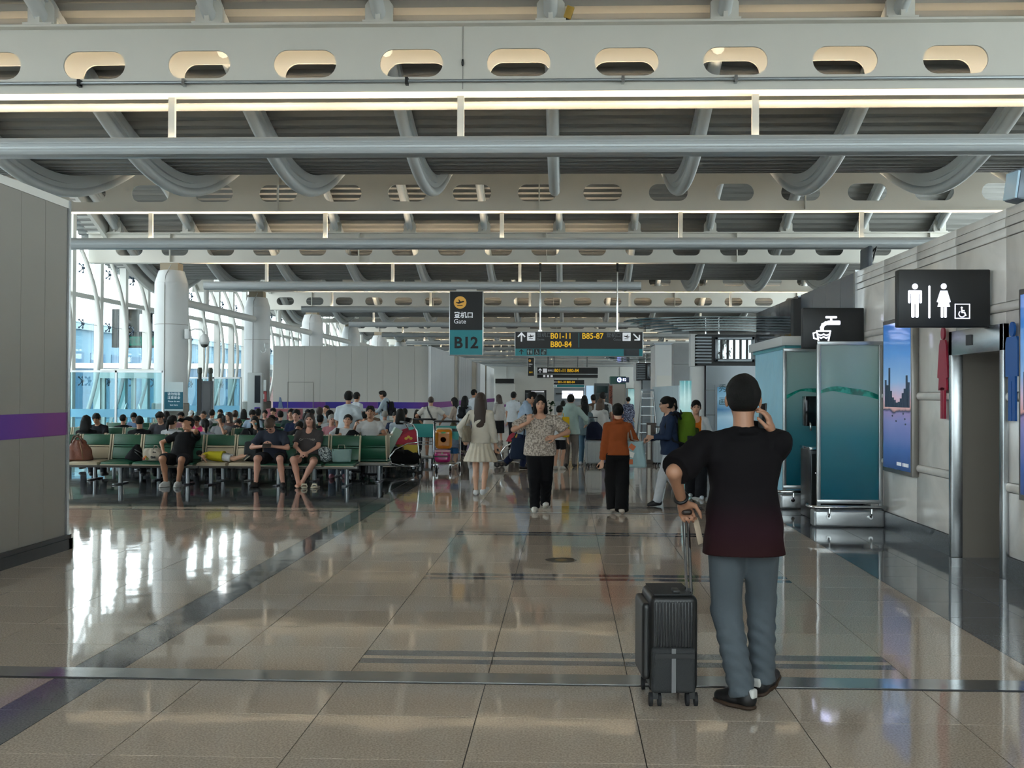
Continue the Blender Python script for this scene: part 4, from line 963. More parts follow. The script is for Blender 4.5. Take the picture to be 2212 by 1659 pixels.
for x in (-.52, .5):
    MB().box((x - .42, -.01, .05), (x + .42, .01, 2.05)).build('leaf_pane', M_GLASSB, t)
    MB().tube([(x + .3 * (-1 if x > 0 else 1), -.02, 1.25), (x + .3 * (-1 if x > 0 else 1), -.1, 1.2), (x + .2 * (-1 if x > 0 else 1), -.1, .9), (x + .3 * (-1 if x > 0 else 1), -.02, .75)], .02, 6).build('pull_handle', M_CHROME, t, smooth=True)
glass_screen_row('glass gate screen with a blue band between the first two columns', 39.5, 402, 520, 2.2, .86)
# lamp post camera on the column, wall camera
def cctv(label, x, y, z, s):
    t = thing('dome_camera', label, 'camera', (x, y, z))
    MB().box((0, -.08, -.15), (.14, .08, .15)).build('mount', M_WHITE2, t, bevel=.01)
    MB().tube([(.12, 0, .1), (.3, 0, .16), (.5, 0, .14), (.6, 0, .0)], .022, 8).build('arm', M_WHITE2, t, smooth=True)
    MB().lathe([(.05, 0), (.13, -.08), (.16, -.22), (.13, -.32)], (.6, 0, 0), 16).build('housing', M_WHITE2, t, smooth=True)
    MB().ball((.6, 0, -.32), (.115, .115, .1), 14, 8).build('dome', mat('smoked_dome', '#4a4a48', .1), t, smooth=True)
cctv('white dome camera on a bent arm on the nearest round column', -11.78, 31.7, AT(405, 722, 31.8).z, 1)
t = thing('bullet_camera', 'small white bullet camera on the second round column', 'camera', (-11.9, 40.4, AT(560, 752, 40.4).z))
MB().tube([(-.1, 0, -.1), (0, -.05, -.2), (.12, -.1, -.15), (.15, -.1, 0)], .02, 6).build('arm', M_WHITE2, t); MB().cbox((.15, -.1, .1), (.16, .3, .16), (.3, 0, .4)).build('body', M_WHITE2, t, bevel=.03)
# notice on the nearest column
t = thing('column_notice', 'teal notice board fixed to the nearest round column', 'notice', (-12.0, 31.28, AT(390, 858, 31.3).z))
MB().box((-.32, 0, -.42), (.32, .04, .46)).build('board', M_WHITE2, t); MB().box((-.25, -.006, -.36), (.32, 0, .16)).build('teal_panel', mat('notice_teal', '#1a5a6c', .4), t)
for k, (l, s) in enumerate((('请勿倚靠', .1), ('注意安全', .1), ('Please do not', .065), ('lean here', .065))): text(l, s, M_INK, t, (.04, -.008, .09 - .11 * k))
# black gate totem and white display totem
t = thing('gate_totem', 'black twin-post gate display totem standing behind the seats', 'display', (AT(444, 850, 27.5).x, 27.5, 0))
zt = AT(444, 823, 27.5).z
MB().box((-.21, -.06, 0), (-.1, .06, zt + .05)).build('side_panel', M_BLACK, t); MB().box((-.1, -.05, .45), (.2, .05, zt)).build('display_box', mat('dark_grey_plastic', '#3c434b', .4), t)
MB().box((-.06, -.056, .95), (.16, -.05, zt - .05)).build('screen', mat('screen_dark', '#20252c', .2), t)
for x in (-.16, .13): MB().lathe([(.05, zt), (.05, zt + .2), (.065, zt + .22), (.065, zt + .3), (.05, zt + .36)], (x, 0, 0), 12).build('beacon', mat('olive_plastic', '#3a3f36', .5), t)
t = thing('display_totem', 'pale display totem with a dark screen in front of the second column', 'display', (AT(553, 850, 36.).x, 36., 0)); zt = AT(553, 805, 36).z
MB().box((-.28, -.1, 0), (.24, .1, zt)).build('body', mat('pale_grey_plastic', '#b3b8b8', .4), t, bevel=.02); MB().box((-.02, -.11, 1.25), (.18, -.1, zt - .1)).build('screen', mat('screen_dark', '#20252c', .2), t); MB().box((-.02, -.11, .95), (.18, -.1, 1.1)).build('purple_label', M_PURPX, t)
# pink check-in counter with small plane model
t = thing('gate_counter', 'dusty pink gate counter in front of the long partition', 'counter', (AT(608, 850, 36.5).x, 36.5, 0)); zc = AT(608, 883, 36.5).z
MB().box((-.55, 0, 0), (.62, .6, zc)).build('body', mat('dusty_pink', '#b06a72', .5), t, bevel=.01); MB().box((-.1, -.02, zc * .55), (.2, 0, zc * .9)).build('panel', mat('counter_grey', '#9a9a98', .5), t)
MB().box((-.7, -.05, 0), (1.4, -.02, zc * .62)).build('front_panel', M_WHITE2, t)
t2 = thing('tail_fin_sign', 'small blue fin-shaped sign standing on the pink counter', 'sign', (AT(603, 880, 36.6).x, 36.8, zc)); MB().prism([(0, 0), (.18, 0), (.1, .4), (.05, .42)], (-.09, 0, 0), (1, 0, 0), (0, 0, 1), .03).build('fin', mat('fin_blue', '#6f86a8', .4), t2); MB().box((-.1, -.08, 0), (.1, .08, .02)).build('foot', M_STEEL, t2)

# ================================================================ OUTSIDE: APRON, BOARDING BRIDGE
tag(MB().box((-260, -80, -4.3), (-15.5, 320, -4.2)).build('ground', mat('apron_concrete', '#6f7274', .9, spec=.1, var=.08, vscale=.2)), 'pale concrete apron outside the glass', 'ground', kind='structure')
M_BR = mat('bridge_grey', '#46627a', .8, var=.05, spec=.1); M_RED = mat('bridge_red', '#5a2826', .8, var=.06, spec=.1)
t = thing('boarding_bridge', 'grey boarding bridge rotunda with a large B12 board outside the glass', 'boarding bridge', (-22.5, 40, -.2))
MB().lathe([(2.6, 0), (2.6, 4.0), (2.8, 4.1), (2.8, 5.4), (2.6, 5.5)], n=24).build('rotunda', M_BR, t, smooth='auto')
MB().box((-30, -1.5, .2), (-2, 1.5, 3.2)).build('tunnel', M_BR, t)
for k in range(12): MB().box((-28 + 2.1 * k, -1.58, .2), (-27.8 + 2.1 * k, 1.58, 3.25)).build('tunnel_rib', M_WHITE, t)
MB().box((2.2, -5.5, .0), (3.6, -2.5, 2.6)).build('red_link', M_RED, t)
MB().lathe([(.5, -4), (.5, 0)], (0, 0, 0), 12).build('pedestal', M_BR, t)
y = 41.; a, b2 = AT(262, 742, y), AT(345, 668, y)
t2 = thing('bridge_gate_board', 'big dark board reading B12 with a teal strip outside the glass', 'sign', (-17.5, 42.5, 3.45))
wv = AT(262, 850, 42.5); w = 2.0
MB().box((-1.3, -.2, 0), (1.5, .2, 1.6)).build('case', mat('board_dark', '#07090a', 1., spec=0.), t2)
MB().box((-.55, -.215, .08), (1.45, -.2, .45)).build('teal_strip', mat('board_teal', '#0c5a4c', .9, spec=0.), t2)
text('B12', 1.0, M_INK, t2, (.45, -.22, .98), bold=.02, sx=.8); text('登机口', .28, M_INKK, t2, (-.2, -.22, .26))
MB().box((-.1, -.05, -7.7), (.1, .05, 0)).build('post', M_BR, t2)
t = thing('service_building', 'long blue-grey terminal pier across the apron', 'building', (-70, 60, -4.2))
MB().box((-8, -60, 0), (6, 240, 14.)).build('walls', mat('tinted_facade', '#4d6b7c', .8, spec=.1, var=.1, vscale=.3), t)
MB().box((5.9, -60, 14.), (6.4, 240, 15.0)).build('roof_edge', mat('facade_band', '#6f8490', .8, spec=.1), t)
for k in range(46): MB().box((6, -57 + 6.4 * k, 6.2), (6.1, -52.6 + 6.4 * k, 11.)).build('window', mat('far_window', '#2f5068', .6, spec=.1), t)
t = thing('boarding_bridge', 'second boarding bridge tunnel further along the glass', 'boarding bridge', (-22, 62, -.2))
MB().box((-25, -1.5, .2), (4, 1.5, 3.2)).build('tunnel', M_BR, t); MB().box((-25, -1.6, 3.2), (4.2, 1.6, 3.5)).build('roof', M_WHITE, t); MB().box((3.6, -3, 0), (5.2, 3, 2.7)).build('red_link', M_RED, t); MB().lathe([(.5, -4), (.5, .3)], (0, 0, 0), 12).build('pedestal', M_BR, t)

# yellow emergency lamp clipped to the top of the nearest girder
a = AT(1226, 24, Y1); t = thing('emergency_lamp', 'small yellow emergency lamp clipped above the nearest girder', 'lamp', (a.x, Y1 - .02, ZG1)); MB().cbox((.02, -.05, .12), (.1, .07, .16), (.2, .35, 0)).build('housing', mat('lamp_yellow', '#b8923c', .5), t, bevel=.01); MB().box((-.02, -.02, 0), (.02, .02, .08)).build('bracket', M_BLACK, t)

t = thing('fire_notice', 'small red and white fire equipment box on the second round column', 'notice', (AT(568, 856, 40.3).x, 40.28, AT(568, 862, 40.3).z)); MB().box((-.14, 0, -.1), (.14, .08, .3)).build('box', mat('fire_red', '#a03438', .5), t); MB().box((-.1, -.006, .0), (.06, 0, .2)).build('label', M_WHITE, t); MB().box((-.13, -.004, .32), (.13, .08, .75)).build('plate', M_WHITE2, t)
# ================================================================ SMOOTH-BLENDED SURFACES FOR PEOPLE, CLOTH AND BAGS
class Prim:
    __slots__ = ('f', 'lo', 'hi')
    def __init__(s, f, lo, hi): s.f = f; s.lo = np.array(lo, float); s.hi = np.array(hi, float)
def rcone(a, b, ra, rb):
    a = np.array(a, float); b = np.array(b, float); ab = b - a; L2 = max(ab @ ab, 1e-9); m = max(ra, rb)
    def f(X, Y, Z):
        t = np.clip(((X - a[0]) * ab[0] + (Y - a[1]) * ab[1] + (Z - a[2]) * ab[2]) / L2, 0, 1)
        return np.sqrt((X - a[0] - t * ab[0]) ** 2 + (Y - a[1] - t * ab[1]) ** 2 + (Z - a[2] - t * ab[2]) ** 2) - (ra + (rb - ra) * t)
    return Prim(f, np.minimum(a, b) - m, np.maximum(a, b) + m)
def ccone(a, b, ra, rb, fold=0., nf=0, ph=0., e0=0.):
    """cone with flat ends (sleeves, trouser legs), with soft creases across it"""
    a = np.array(a, float); b = np.array(b, float); ab = b - a; L = max(math.sqrt(ab @ ab), 1e-6); u = ab / L; m = max(ra, rb) + abs(fold)
    def f(X, Y, Z):
        t = (X - a[0]) * u[0] + (Y - a[1]) * u[1] + (Z - a[2]) * u[2]
        dx, dy, dz = X - a[0] - t * u[0], Y - a[1] - t * u[1], Z - a[2] - t * u[2]
        r = np.sqrt(dx ** 2 + dy ** 2 + dz ** 2); tc = np.clip(t / L, 0, 1)
        d = r - (ra + (rb - ra) * tc)
        if fold: d = d + fold * np.sin(t / L * nf * 6.283 + ph + 5 * dx / m + 3 * dy / m) * np.clip(tc * 3, 0, 1)
        return np.maximum(d, np.maximum(-t - e0, t - L))
    return Prim(f, np.minimum(a, b) - m, np.maximum(a, b) + m)
def ell(c, r, R=None):
    c = np.array(c, float); r = np.array(r, float); Rn = np.eye(3) if R is None else np.array(R)
    mr = r.min(); ext = np.abs(Rn) @ r
    def f(X, Y, Z):
        x, y, z = X - c[0], Y - c[1], Z - c[2]
        q = 0
        for i in range(3): q = q + ((Rn[0, i] * x + Rn[1, i] * y + Rn[2, i] * z) / r[i]) ** 2
        q = np.sqrt(q); return (q - 1) * mr * (1 / np.maximum(.6, np.minimum(q, 1.6))) ** 0
    return Prim(f, c - ext, c + ext)
def loft(o, R, zs, ws, ds, cys=None, p=2.4, fold=0., nf=0, ph=0., pleat=0., npl=0, cxs=None):
    """stack of rounded sections along the local z axis, flat at both ends"""
    o = np.array(o, float); Rn = np.array(R); zs = np.array(zs, float); ws = np.array(ws, float); ds = np.array(ds, float)
    cys = np.zeros(len(zs)) if cys is None else np.array(cys, float); cxs = np.zeros(len(zs)) if cxs is None else np.array(cxs, float)
    m = max(ws.max() + np.abs(cxs).max(), ds.max() + np.abs(cys).max()) + .02
    cor = np.array([Rn @ np.array([x, y, z]) for x in (-m, m) for y in (-m, m) for z in (zs[0], zs[-1])]) + o
    def f(X, Y, Z):
        x, y, z = X - o[0], Y - o[1], Z - o[2]
        a = Rn[0, 0] * x + Rn[1, 0] * y + Rn[2, 0] * z; b = Rn[0, 1] * x + Rn[1, 1] * y + Rn[2, 1] * z; c = Rn[0, 2] * x + Rn[1, 2] * y + Rn[2, 2] * z
        w = np.interp(c, zs, ws); d = np.interp(c, zs, ds); a = a - np.interp(c, zs, cxs); b = b - np.interp(c, zs, cys)
        q = (np.abs(a / w) ** p + np.abs(b / d) ** p) ** (1 / p)
        mn = np.minimum(w, d); dist = (q - 1) * mn
        if pleat: dist = dist + pleat * np.sin(np.arctan2(b, a) * npl + ph) * np.clip((zs[-1] - c) / (zs[-1] - zs[0]) * 1.3, 0, 1)
        if fold: dist = dist + fold * (np.sin(c * nf + 4 * a / mn + ph) * .6 + np.sin(c * nf * 1.7 - 6 * b / mn + 2 * ph) * .4)
        return np.maximum(dist, np.maximum(zs[0] - c, c - zs[-1]))
    return Prim(f, cor.min(0), cor.max(0))
def rbox(c, s, r, R=None):
    c = np.array(c, float); s = np.array(s, float) / 2 - r; Rn = np.eye(3) if R is None else np.array(R); ext = np.abs(Rn) @ (s + r)
    def f(X, Y, Z):
        x, y, z = X - c[0], Y - c[1], Z - c[2]; q = [np.abs(Rn[0, i] * x + Rn[1, i] * y + Rn[2, i] * z) - s[i] for i in range(3)]
        return np.sqrt(sum(np.maximum(t, 0) ** 2 for t in q)) + np.minimum(np.maximum(np.maximum(q[0], q[1]), q[2]), 0) - r
    return Prim(f, c - ext, c + ext)
def half(o, n):
    o = np.array(o, float); n = np.array(n, float); n /= np.linalg.norm(n)
    return lambda X, Y, Z: (X - o[0]) * n[0] + (Y - o[1]) * n[1] + (Z - o[2]) * n[2]
def blend(ops, h):
    """ops: ('+', prim, k) add, ('-', prim, k) carve, ('c', f) keep only f<0"""
    ad = [o for o in ops if o[0] == '+']
    lo = np.min([o[1].lo for o in ad], 0) - 3 * h; hi = np.max([o[1].hi for o in ad], 0) + 3 * h
    n = np.ceil((hi - lo) / h).astype(int) + 1
    ax = [(lo[i] + h * np.arange(n[i])).astype(np.float32) for i in range(3)]
    v = np.full(n, 1., np.float32)
    for o in ops:
        if o[0] == 'c':
            v = np.maximum(v, o[1](ax[0][:, None, None], ax[1][None, :, None], ax[2][None, None, :])); continue
        k = o[2]; mg = k + 2.5 * h
        i0 = np.clip(((o[1].lo - mg - lo) / h).astype(int), 0, n); i1 = np.clip(((o[1].hi + mg - lo) / h).astype(int) + 2, 0, n)
        if np.any(i1 <= i0): continue
        s = tuple(slice(a, b) for a, b in zip(i0, i1))
        d = o[1].f(ax[0][s[0]][:, None, None], ax[1][s[1]][None, :, None], ax[2][s[2]][None, None, :]); old = v[s]
        if o[0] == '+':
            if k > 0:
                t = np.clip(.5 + .5 * (old - d) / k, 0, 1); v[s] = old * (1 - t) + d * t - k * t * (1 - t)
            else: v[s] = np.minimum(old, d)
        else:
            d = -d
            if k > 0:
                t = np.clip(.5 - .5 * (old - d) / k, 0, 1); v[s] = old * (1 - t) + d * t + k * t * (1 - t)
            else: v[s] = np.maximum(old, d)
    ins = v < 0
    cnt = sum(ins[a:n[0] - 1 + a, b:n[1] - 1 + b, c:n[2] - 1 + c].astype(np.int8) for a in (0, 1) for b in (0, 1) for c in (0, 1))
    act = (cnt > 0) & (cnt < 8); I = np.argwhere(act)
    idx = np.full(act.shape, -1, np.int64); idx[act] = np.arange(len(I))
    pos = np.zeros((len(I), 3)); num = np.zeros(len(I))
    C = [(a, b, c) for a in (0, 1) for b in (0, 1) for c in (0, 1)]
    cv = {c: v[I[:, 0] + c[0], I[:, 1] + c[1], I[:, 2] + c[2]] for c in C}
    for c in C:
        for x in range(3):
            if c[x] == 0:
                e = list(c); e[x] = 1; e = tuple(e); A, B = cv[c], cv[e]; mk = (A < 0) != (B < 0)
                t = np.where(mk, A / np.where(mk, A - B, 1), 0)
                for q in range(3): pos[:, q] += np.where(mk, c[q] + (t if q == x else 0), 0)
                num += mk
    pos = (pos / num[:, None] + I) * h + lo
    F = []
    for x in range(3):
        y, z = (x + 1) % 3, (x + 2) % 3
        sa = [slice(None)] * 3; sb = [slice(None)] * 3; sa[x] = slice(0, n[x] - 1); sb[x] = slice(1, n[x])
        a, b = ins[tuple(sa)], ins[tuple(sb)]; E = np.argwhere(a != b)
        E = E[(E[:, y] > 0) & (E[:, z] > 0) & (E[:, y] < n[y] - 1) & (E[:, z] < n[z] - 1)]
        if len(E) == 0: continue
        def cell(dy, dz):
            q = E.copy(); q[:, y] -= dy; q[:, z] -= dz; return idx[q[:, 0], q[:, 1], q[:, 2]]
        q = np.stack([cell(1, 1), cell(0, 1), cell(0, 0), cell(1, 0)], 1); fl = ~a[E[:, 0], E[:, 1], E[:, 2]]
        q[fl] = q[fl][:, ::-1]; F.append(q)
    F = np.concatenate(F) if F else np.zeros((0, 4), int)
    return pos, F[(F >= 0).all(1)]
def blob_mesh(name, ops, h, smooth_it=1):
    v, f = blend(ops, h)
    if smooth_it and len(f):
        for _ in range(smooth_it):
            acc = np.zeros_like(v); c = np.zeros(len(v))
            for a, b in ((0, 1), (1, 2), (2, 3), (3, 0)):
                np.add.at(acc, f[:, a], v[f[:, b]]); np.add.at(c, f[:, a], 1)
            v = v * .5 + .5 * acc / np.maximum(c, 1)[:, None]
    me = bpy.data.meshes.new(name); me.vertices.add(len(v)); me.vertices.foreach_set('co', v.astype(np.float32).ravel())
    me.loops.add(len(f) * 4); me.loops.foreach_set('vertex_index', f.astype(np.int32).ravel())
    me.polygons.add(len(f)); me.polygons.foreach_set('loop_start', np.arange(0, len(f) * 4, 4, dtype=np.int32))
    me.polygons.foreach_set('use_smooth', np.ones(len(f), bool)); me.update(calc_edges=True); me.validate()
    return me

# ================================================================ PEOPLE
def Rx(a): return np.array(Matrix.Rotation(math.radians(a), 3, 'X'))
def Ry(a): return np.array(Matrix.Rotation(math.radians(a), 3, 'Y'))
def Rz(a): return np.array(Matrix.Rotation(math.radians(a), 3, 'Z'))
def npv(*a): return np.array(a, float)
def ik(S, T, a, b, pole):
    S, T, pole = map(lambda q: np.array(q, float), (S, T, pole)); d = T - S; L = np.linalg.norm(d)
    if L > (a + b) * .999: T = S + d / L * (a + b) * .999; d = T - S; L = np.linalg.norm(d)
    u = d / L; x = (a * a - b * b + L * L) / (2 * L); y = math.sqrt(max(a * a - x * x, 0)); p = pole - u * (pole @ u); p /= max(np.linalg.norm(p), 1e-6)
    return S + u * x + p * y, T
def nrm(v): v = np.array(v, float); return v / max(np.linalg.norm(v), 1e-9)
def hand_ops(W, d, n, side, curl, spread=1.):
    """palm and five fingers; d along the hand, n out of the palm, side towards the thumb"""
    W = np.array(W); d = nrm(d); n = nrm(np.array(n) - d * (np.array(n) @ d)); sd = np.cross(d, n) * side
    o = [('+', rcone(W - d * .01, W + d * .03, .024, .022), .012)]
    for i, L in enumerate((.066, .074, .068, .054)):
        of = (.031 - .0205 * i) * spread; b = W + d * (.085 - .004 * abs(i - 1)) + sd * of
        o.append(('+', rcone(W + d * .02 + sd * of * .6, b, .015, .0115), .014))
        p, dd, ang = b, d, 0
        for j, q in enumerate((.42, .32, .26)):
            ang += math.radians(curl * (.9 if j == 0 else 1.1)); dd = d * math.cos(ang) + n * math.sin(ang); e = p + dd * L * q * 1.12
            o.append(('+', rcone(p, e, .0102 - .0012 * j, .009 - .0012 * j), .003)); p = e
    t0 = W + d * .022 + sd * .022; t1 = t0 + (d * .55 + sd * .75 + n * .25) * .042; t2 = t1 + (d * .85 + sd * .2 + n * (.25 + .5 * min(1, curl / 50))) * .036; t3 = t2 + (d * .8 - sd * .15 + n * (.3 + .5 * min(1, curl / 50))) * .028
    o += [('+', rcone(t0, t1, .018, .014), .012), ('+', rcone(t1, t2, .012, .0105), .004), ('+', rcone(t2, t3, .0105, .0085), .003)]
    return o
SKINS = {'a': '#b98d74', 'b': '#a87a60', 'c': '#c39a82', 'd': '#8e6450', 'e': '#bf8f7c'}
def skin_mat(k): return mat('skin_' + k, SKINS[k], .5, var=.05, vscale=12)
def cloth(c, rough=.85): return mat('cloth_' + c.strip('#'), c, rough, var=.09, vscale=16, bump=.12, bscale=180, spec=.2)
M_HAIR = mat('black_hair', '#0a0908', .6, spec=.25, bump=.5, bscale=60, stretch=(8, 8, 1))
HAIRC = {'k': M_HAIR, 'b': mat('brown_hair', '#33231a', .5, bump=.5, bscale=60, stretch=(8, 8, 1)), 'g': mat('grey_hair', '#8d8983', .5, bump=.5, bscale=60, stretch=(8, 8, 1)), 'm': mat('mid_brown_hair', '#4a3526', .5, bump=.5, bscale=60, stretch=(8, 8, 1))}
M_EYE = mat('dark_eye', '#1a1310', .25); M_LIP = mat('lip', '#8c4f47', .5); M_BROW = mat('brow', '#1d1612', .7)
EYE = MB().ball((0, 0, 0), (.0145, .006, .0062), 10, 6).mesh('eye', smooth=True); BROW = MB().cbox((0, 0, 0), (.034, .006, .006)).mesh('eyebrow'); MOUTH = MB().ball((0, 0, 0), (.023, .007, .006), 10, 6).mesh('mouth', smooth=True)
PCACHE = {}
STAND = dict(pel=(0, 0, .93), lean=2, side=0, twist=0, hp=0, hy=0, ht=0, ank={'l': (.10, .02, .075), 'r': (-.10, .02, .075)}, fy={'l': 8, 'r': -8}, fp={'l': 0, 'r': 0}, kpole={'l': (0.1, -1, 0), 'r': (-.1, -1, 0)},
             wr={'l': (.235, -.05, .83), 'r': (-.235, -.05, .83)}, epole={'l': (.5, .8, 0), 'r': (-.5, .8, 0)}, hd={}, hn={}, curl={'l': 22, 'r': 22})
SEAT = dict(STAND, pel=(0, .06, .51), lean=-8, ank={'l': (.13, -.42, .075), 'r': (-.13, -.42, .075)}, kpole={'l': (.15, -1, .8), 'r': (-.15, -1, .8)}, wr={'l': (.12, -.26, .60), 'r': (-.12, -.26, .60)}, epole={'l': (.8, .4, -.3), 'r': (-.8, .4, -.3)}, curl={'l': 30, 'r': 30})
def joints(P, bd):
    pel = npv(*P['pel']); R = Rz(P['twist']) @ Ry(P['side']) @ Rx(P['lean'])
    J = {'pel': pel, 'R': R}
    Rp = Rz(P['twist'] * .3)
    tw = lambda x, y, z: pel + R @ npv(x, y, z)
    J['tw'] = tw; J['neck'] = tw(0, .01, .5)
    Rh = R @ Rz(P['hy']) @ Ry(P['ht']) @ Rx(P['hp']); J['Rh'] = Rh; J['head'] = tw(0, .0, .545) + Rh @ npv(0, -.018, .115)
    for s, sg in (('l', 1), ('r', -1)):
        J['sh' + s] = tw(sg * .168 * bd['sh'], .005, .424); J['hip' + s] = pel + Rp @ npv(sg * .088 * bd['hip'], 0, -.03)
        J['kn' + s], J['an' + s] = ik(J['hip' + s], P['ank'][s], .425, .42, P['kpole'][s])
        J['el' + s], J['wr' + s] = ik(J['sh' + s], P['wr'][s], .285, .25, P['epole'][s])
    return J
def person(label, loc, rz, pose=None, base='stand', h=1.70, build=1., skin='a', hair='short', hairc='k', top=('tee', '#202020'), bottom=('trousers', '#202020'), shoes='#202020', res=.014, group=None, sh=1., hip=1., bust=0., face=True, key=None, cat='person', extra=None, legs=True, hairlen=.3, sole=None):
    P = dict(STAND if base == 'stand' else SEAT)
    for k, v in (pose or {}).items():
        if isinstance(v, dict): P[k] = {**P.get(k, {}), **v}
        else: P[k] = v
    bd = {'sh': sh, 'hip': hip}; J = joints(P, bd); R, Rh, pel, tw, hd = J['R'], J['Rh'], J['pel'], J['tw'], J['head']
    root = empty('person', loc, rz); tag(root, label, cat, group); s = h / 1.70; root.scale = (s, s, s)
    B = build; hw = lambda x, y, z: hd + Rh @ npv(x, y, z)
    J['hw'] = hw; root['_j'] = 1; del root['_j']
    fr = res
    def cached(nm, fn):
        if key is None: return fn()
        k = (key, nm)
        if k not in PCACHE: PCACHE[k] = fn()
        return PCACHE[k]
    tk = .78 if bottom[0] in ('trousers', 'jeans', 'wide', 'slim') else 1.
    def body():
        o = [('+', ell(tw(0, 0, 0), (.15 * B, .105 * B, .12), R), 0), ('+', ell(tw(0, -.005, .16), (.125 * B, .095 * B, .15), R), .06), ('+', ell(tw(0, .0, .33), (.145 * sh, .10, .16), R), .06),
             ('+', rcone(J['shl'], J['shr'], .048, .048), .05), ('+', rcone(tw(0, .012, .45), hw(0, .02, -.08), .058, .05), .03),
             ('+', ell(hw(0, .014, .025), (.074, .092, .088), Rh), .02), ('+', ell(hw(0, -.02, -.03), (.062, .070, .084), Rh), .03), ('+', ell(hw(0, -.05, -.088), (.034, .034, .026), Rh), .025),
             ('+', rcone(hw(0, -.084, .012), hw(0, -.100, -.026), .009, .0145), .012)]
        for sg in (-1, 1):
            o += [('+', ell(hw(sg * .083, .016, -.012), (.012, .023, .034), Rh), .006)]
            if res <= .0125: o += [('-', ell(hw(sg * .030, -.098, .004), (.017, .014, .010), Rh), .012), ('+', ell(hw(sg * .037, -.070, -.03), (.02, .018, .018), Rh), .02)]
        if res <= .0125: o += [('+', ell(hw(0, -.082, -.057), (.024, .012, .011), Rh), .008)]
        for q, sg in (('l', 1), ('r', -1)):
            o += [('+', rcone(J['sh' + q], J['el' + q], .048 * B ** .5, .038 * B ** .5), .03), ('+', rcone(J['el' + q], J['wr' + q], .037 * B ** .5, .025), .015)]
            W = J['wr' + q]; fa = nrm(W - J['el' + q]); d = P['hd'].get(q, fa); n = P['hn'].get(q, nrm(np.cross(fa, npv(0, 1, 0)) * sg + npv(-sg * .8, .2, 0)))
            cs = np.cross(nrm(d), nrm(n)); side = P.get('tside', {}).get(q)
            if side is None: side = 1 if (cs @ npv(0, -1, .25)) > 0 else -1
            o += hand_ops(W + nrm(d) * .012, d, n, side, P['curl'][q]) if res <= .0125 else [('+', rcone(W, W + nrm(d) * .09, .026, .028), .015), ('+', rcone(W + nrm(d) * .09, W + nrm(nrm(d) + nrm(n) * P['curl'][q] / 60) * .16, .027, .016), .015)]
            if legs:
                K, A = J['kn' + q], J['an' + q]; m_ = K * .6 + A * .4; bk = nrm(np.cross(np.cross(A - K, J['hip' + q] - K), A - K)) if base == 'seat' else npv(0, 1, 0); 
                if base == 'seat': bk = nrm(J['hip' + q] - K); bk = nrm(bk - nrm(A - K) * (bk @ nrm(A - K)))
                o += [('+', rcone(J['hip' + q], K, .082 * B * tk, .054 * B ** .6 * tk), .05), ('+', rcone(K, m_ + bk * .018 * (tk > .9), .052 * B ** .6 * tk, .051 * B ** .5 * tk), .03), ('+', rcone(m_ + bk * .018 * (tk > .9), A, .05 * B ** .5 * tk, .034 * tk), .03)]
                Rf = Rz(P['fy'][q]) @ Rx(P['fp'][q]); o += [('+', rcone(A + Rf @ npv(0, .025, -.035), A + Rf @ npv(0, -.13, -.048), .034, .026), .03)]
        return blob_mesh('body', o, res)
    link('body', cached('body', body), skin_mat(skin), root)
    # ---- lower garment
    kind, col = bottom[0], bottom[1]; bm_ = col if not isinstance(col, str) else cloth(col)
    Rp = Rz(P['twist'] * .3)
    if kind in ('trousers', 'jeans', 'wide', 'slim', 'shorts'):
        def low():
            wr_ = {'trousers': (.098, .078, .066), 'jeans': (.098, .076, .066), 'wide': (.108, .105, .11), 'slim': (.092, .066, .05), 'shorts': (.105, .10, .1)}[kind]
            o = [('+', loft(pel, R if base == 'seat' else Rp, (-.07, .0, .06, .13), (.148 * B * hip, .158 * B * hip, .148 * B * hip, .134 * B), (.114 * B, .116 * B, .108 * B, .104 * B), p=2.2), 0)]
            for q in 'lr':
                H, K, A = J['hip' + q], J['kn' + q], J['an' + q]; ph = 1. if q == 'l' else 2.3
                if kind == 'shorts':
                    E = H + (K - H) * bottom[2] if len(bottom) > 2 else H + (K - H) * .78
                    o.append(('+', ccone(H, E, wr_[0] * B, wr_[1] * B ** .6, .004, 2, ph, .06), .05))
                else:
                    o.append(('+', rcone(H, K, wr_[0] * B, wr_[1] * B ** .5), .05))
                    E = A + nrm(A - K) * (.02 if kind != 'wide' else .035)
                    o.append(('+', ccone(K, E, wr_[1] * B ** .5, wr_[2] * B ** .4, (.0042 if res < .01 else .0032) if kind != 'wide' else .002, 6.2 if res < .01 else 5.2, ph, .02), .03))
            return blob_mesh('lower', o, res)
        nm = {'shorts': 'shorts', 'jeans': 'jeans'}.get(kind, 'trousers')
        link(nm, cached('low', low), bm_, root)
    elif kind == 'skirt':
        def low():
            zl = -.03 - bottom[2]
            return blob_mesh('skirt', [('+', loft(pel, np.eye(3), (zl, -.12, .02, .14), (bottom[3], .19 * hip, .16 * hip, .125), (bottom[3] * .75, .14, .115, .1), p=2.1, pleat=.010, npl=15), 0)], res)
        link('skirt', cached('low', low), bm_, root)
    # ---- upper garment
    kind, col = top[0], top[1]; tm = col if not isinstance(col, str) else cloth(col)
    def upper():
        lw = top[2] if len(top) > 2 and isinstance(top[2], dict) else {}
        hem = lw.get('hem', -.14 if base == 'stand' else -.03); g = lw.get('g', 1.) * B; th = .016
        wz = (hem, .06, .2, .34, .44, .49); wd = [.198 * g * hip, .178 * g, .158 * g, .166 * sh * g ** .5, .150 * sh, .075]; dd = [.142 * g, .132 * g, .124 * g, .124 * g ** .6, .092, .055]; cy = [0, -.004 - .02 * (g - 1), -.008 - .03 * (g - 1), -.004 - bust, 0.004, .008]
        if 'hemw' in lw: wd[0] = lw['hemw']; dd[0] = lw['hemw'] * .78
        R2 = R
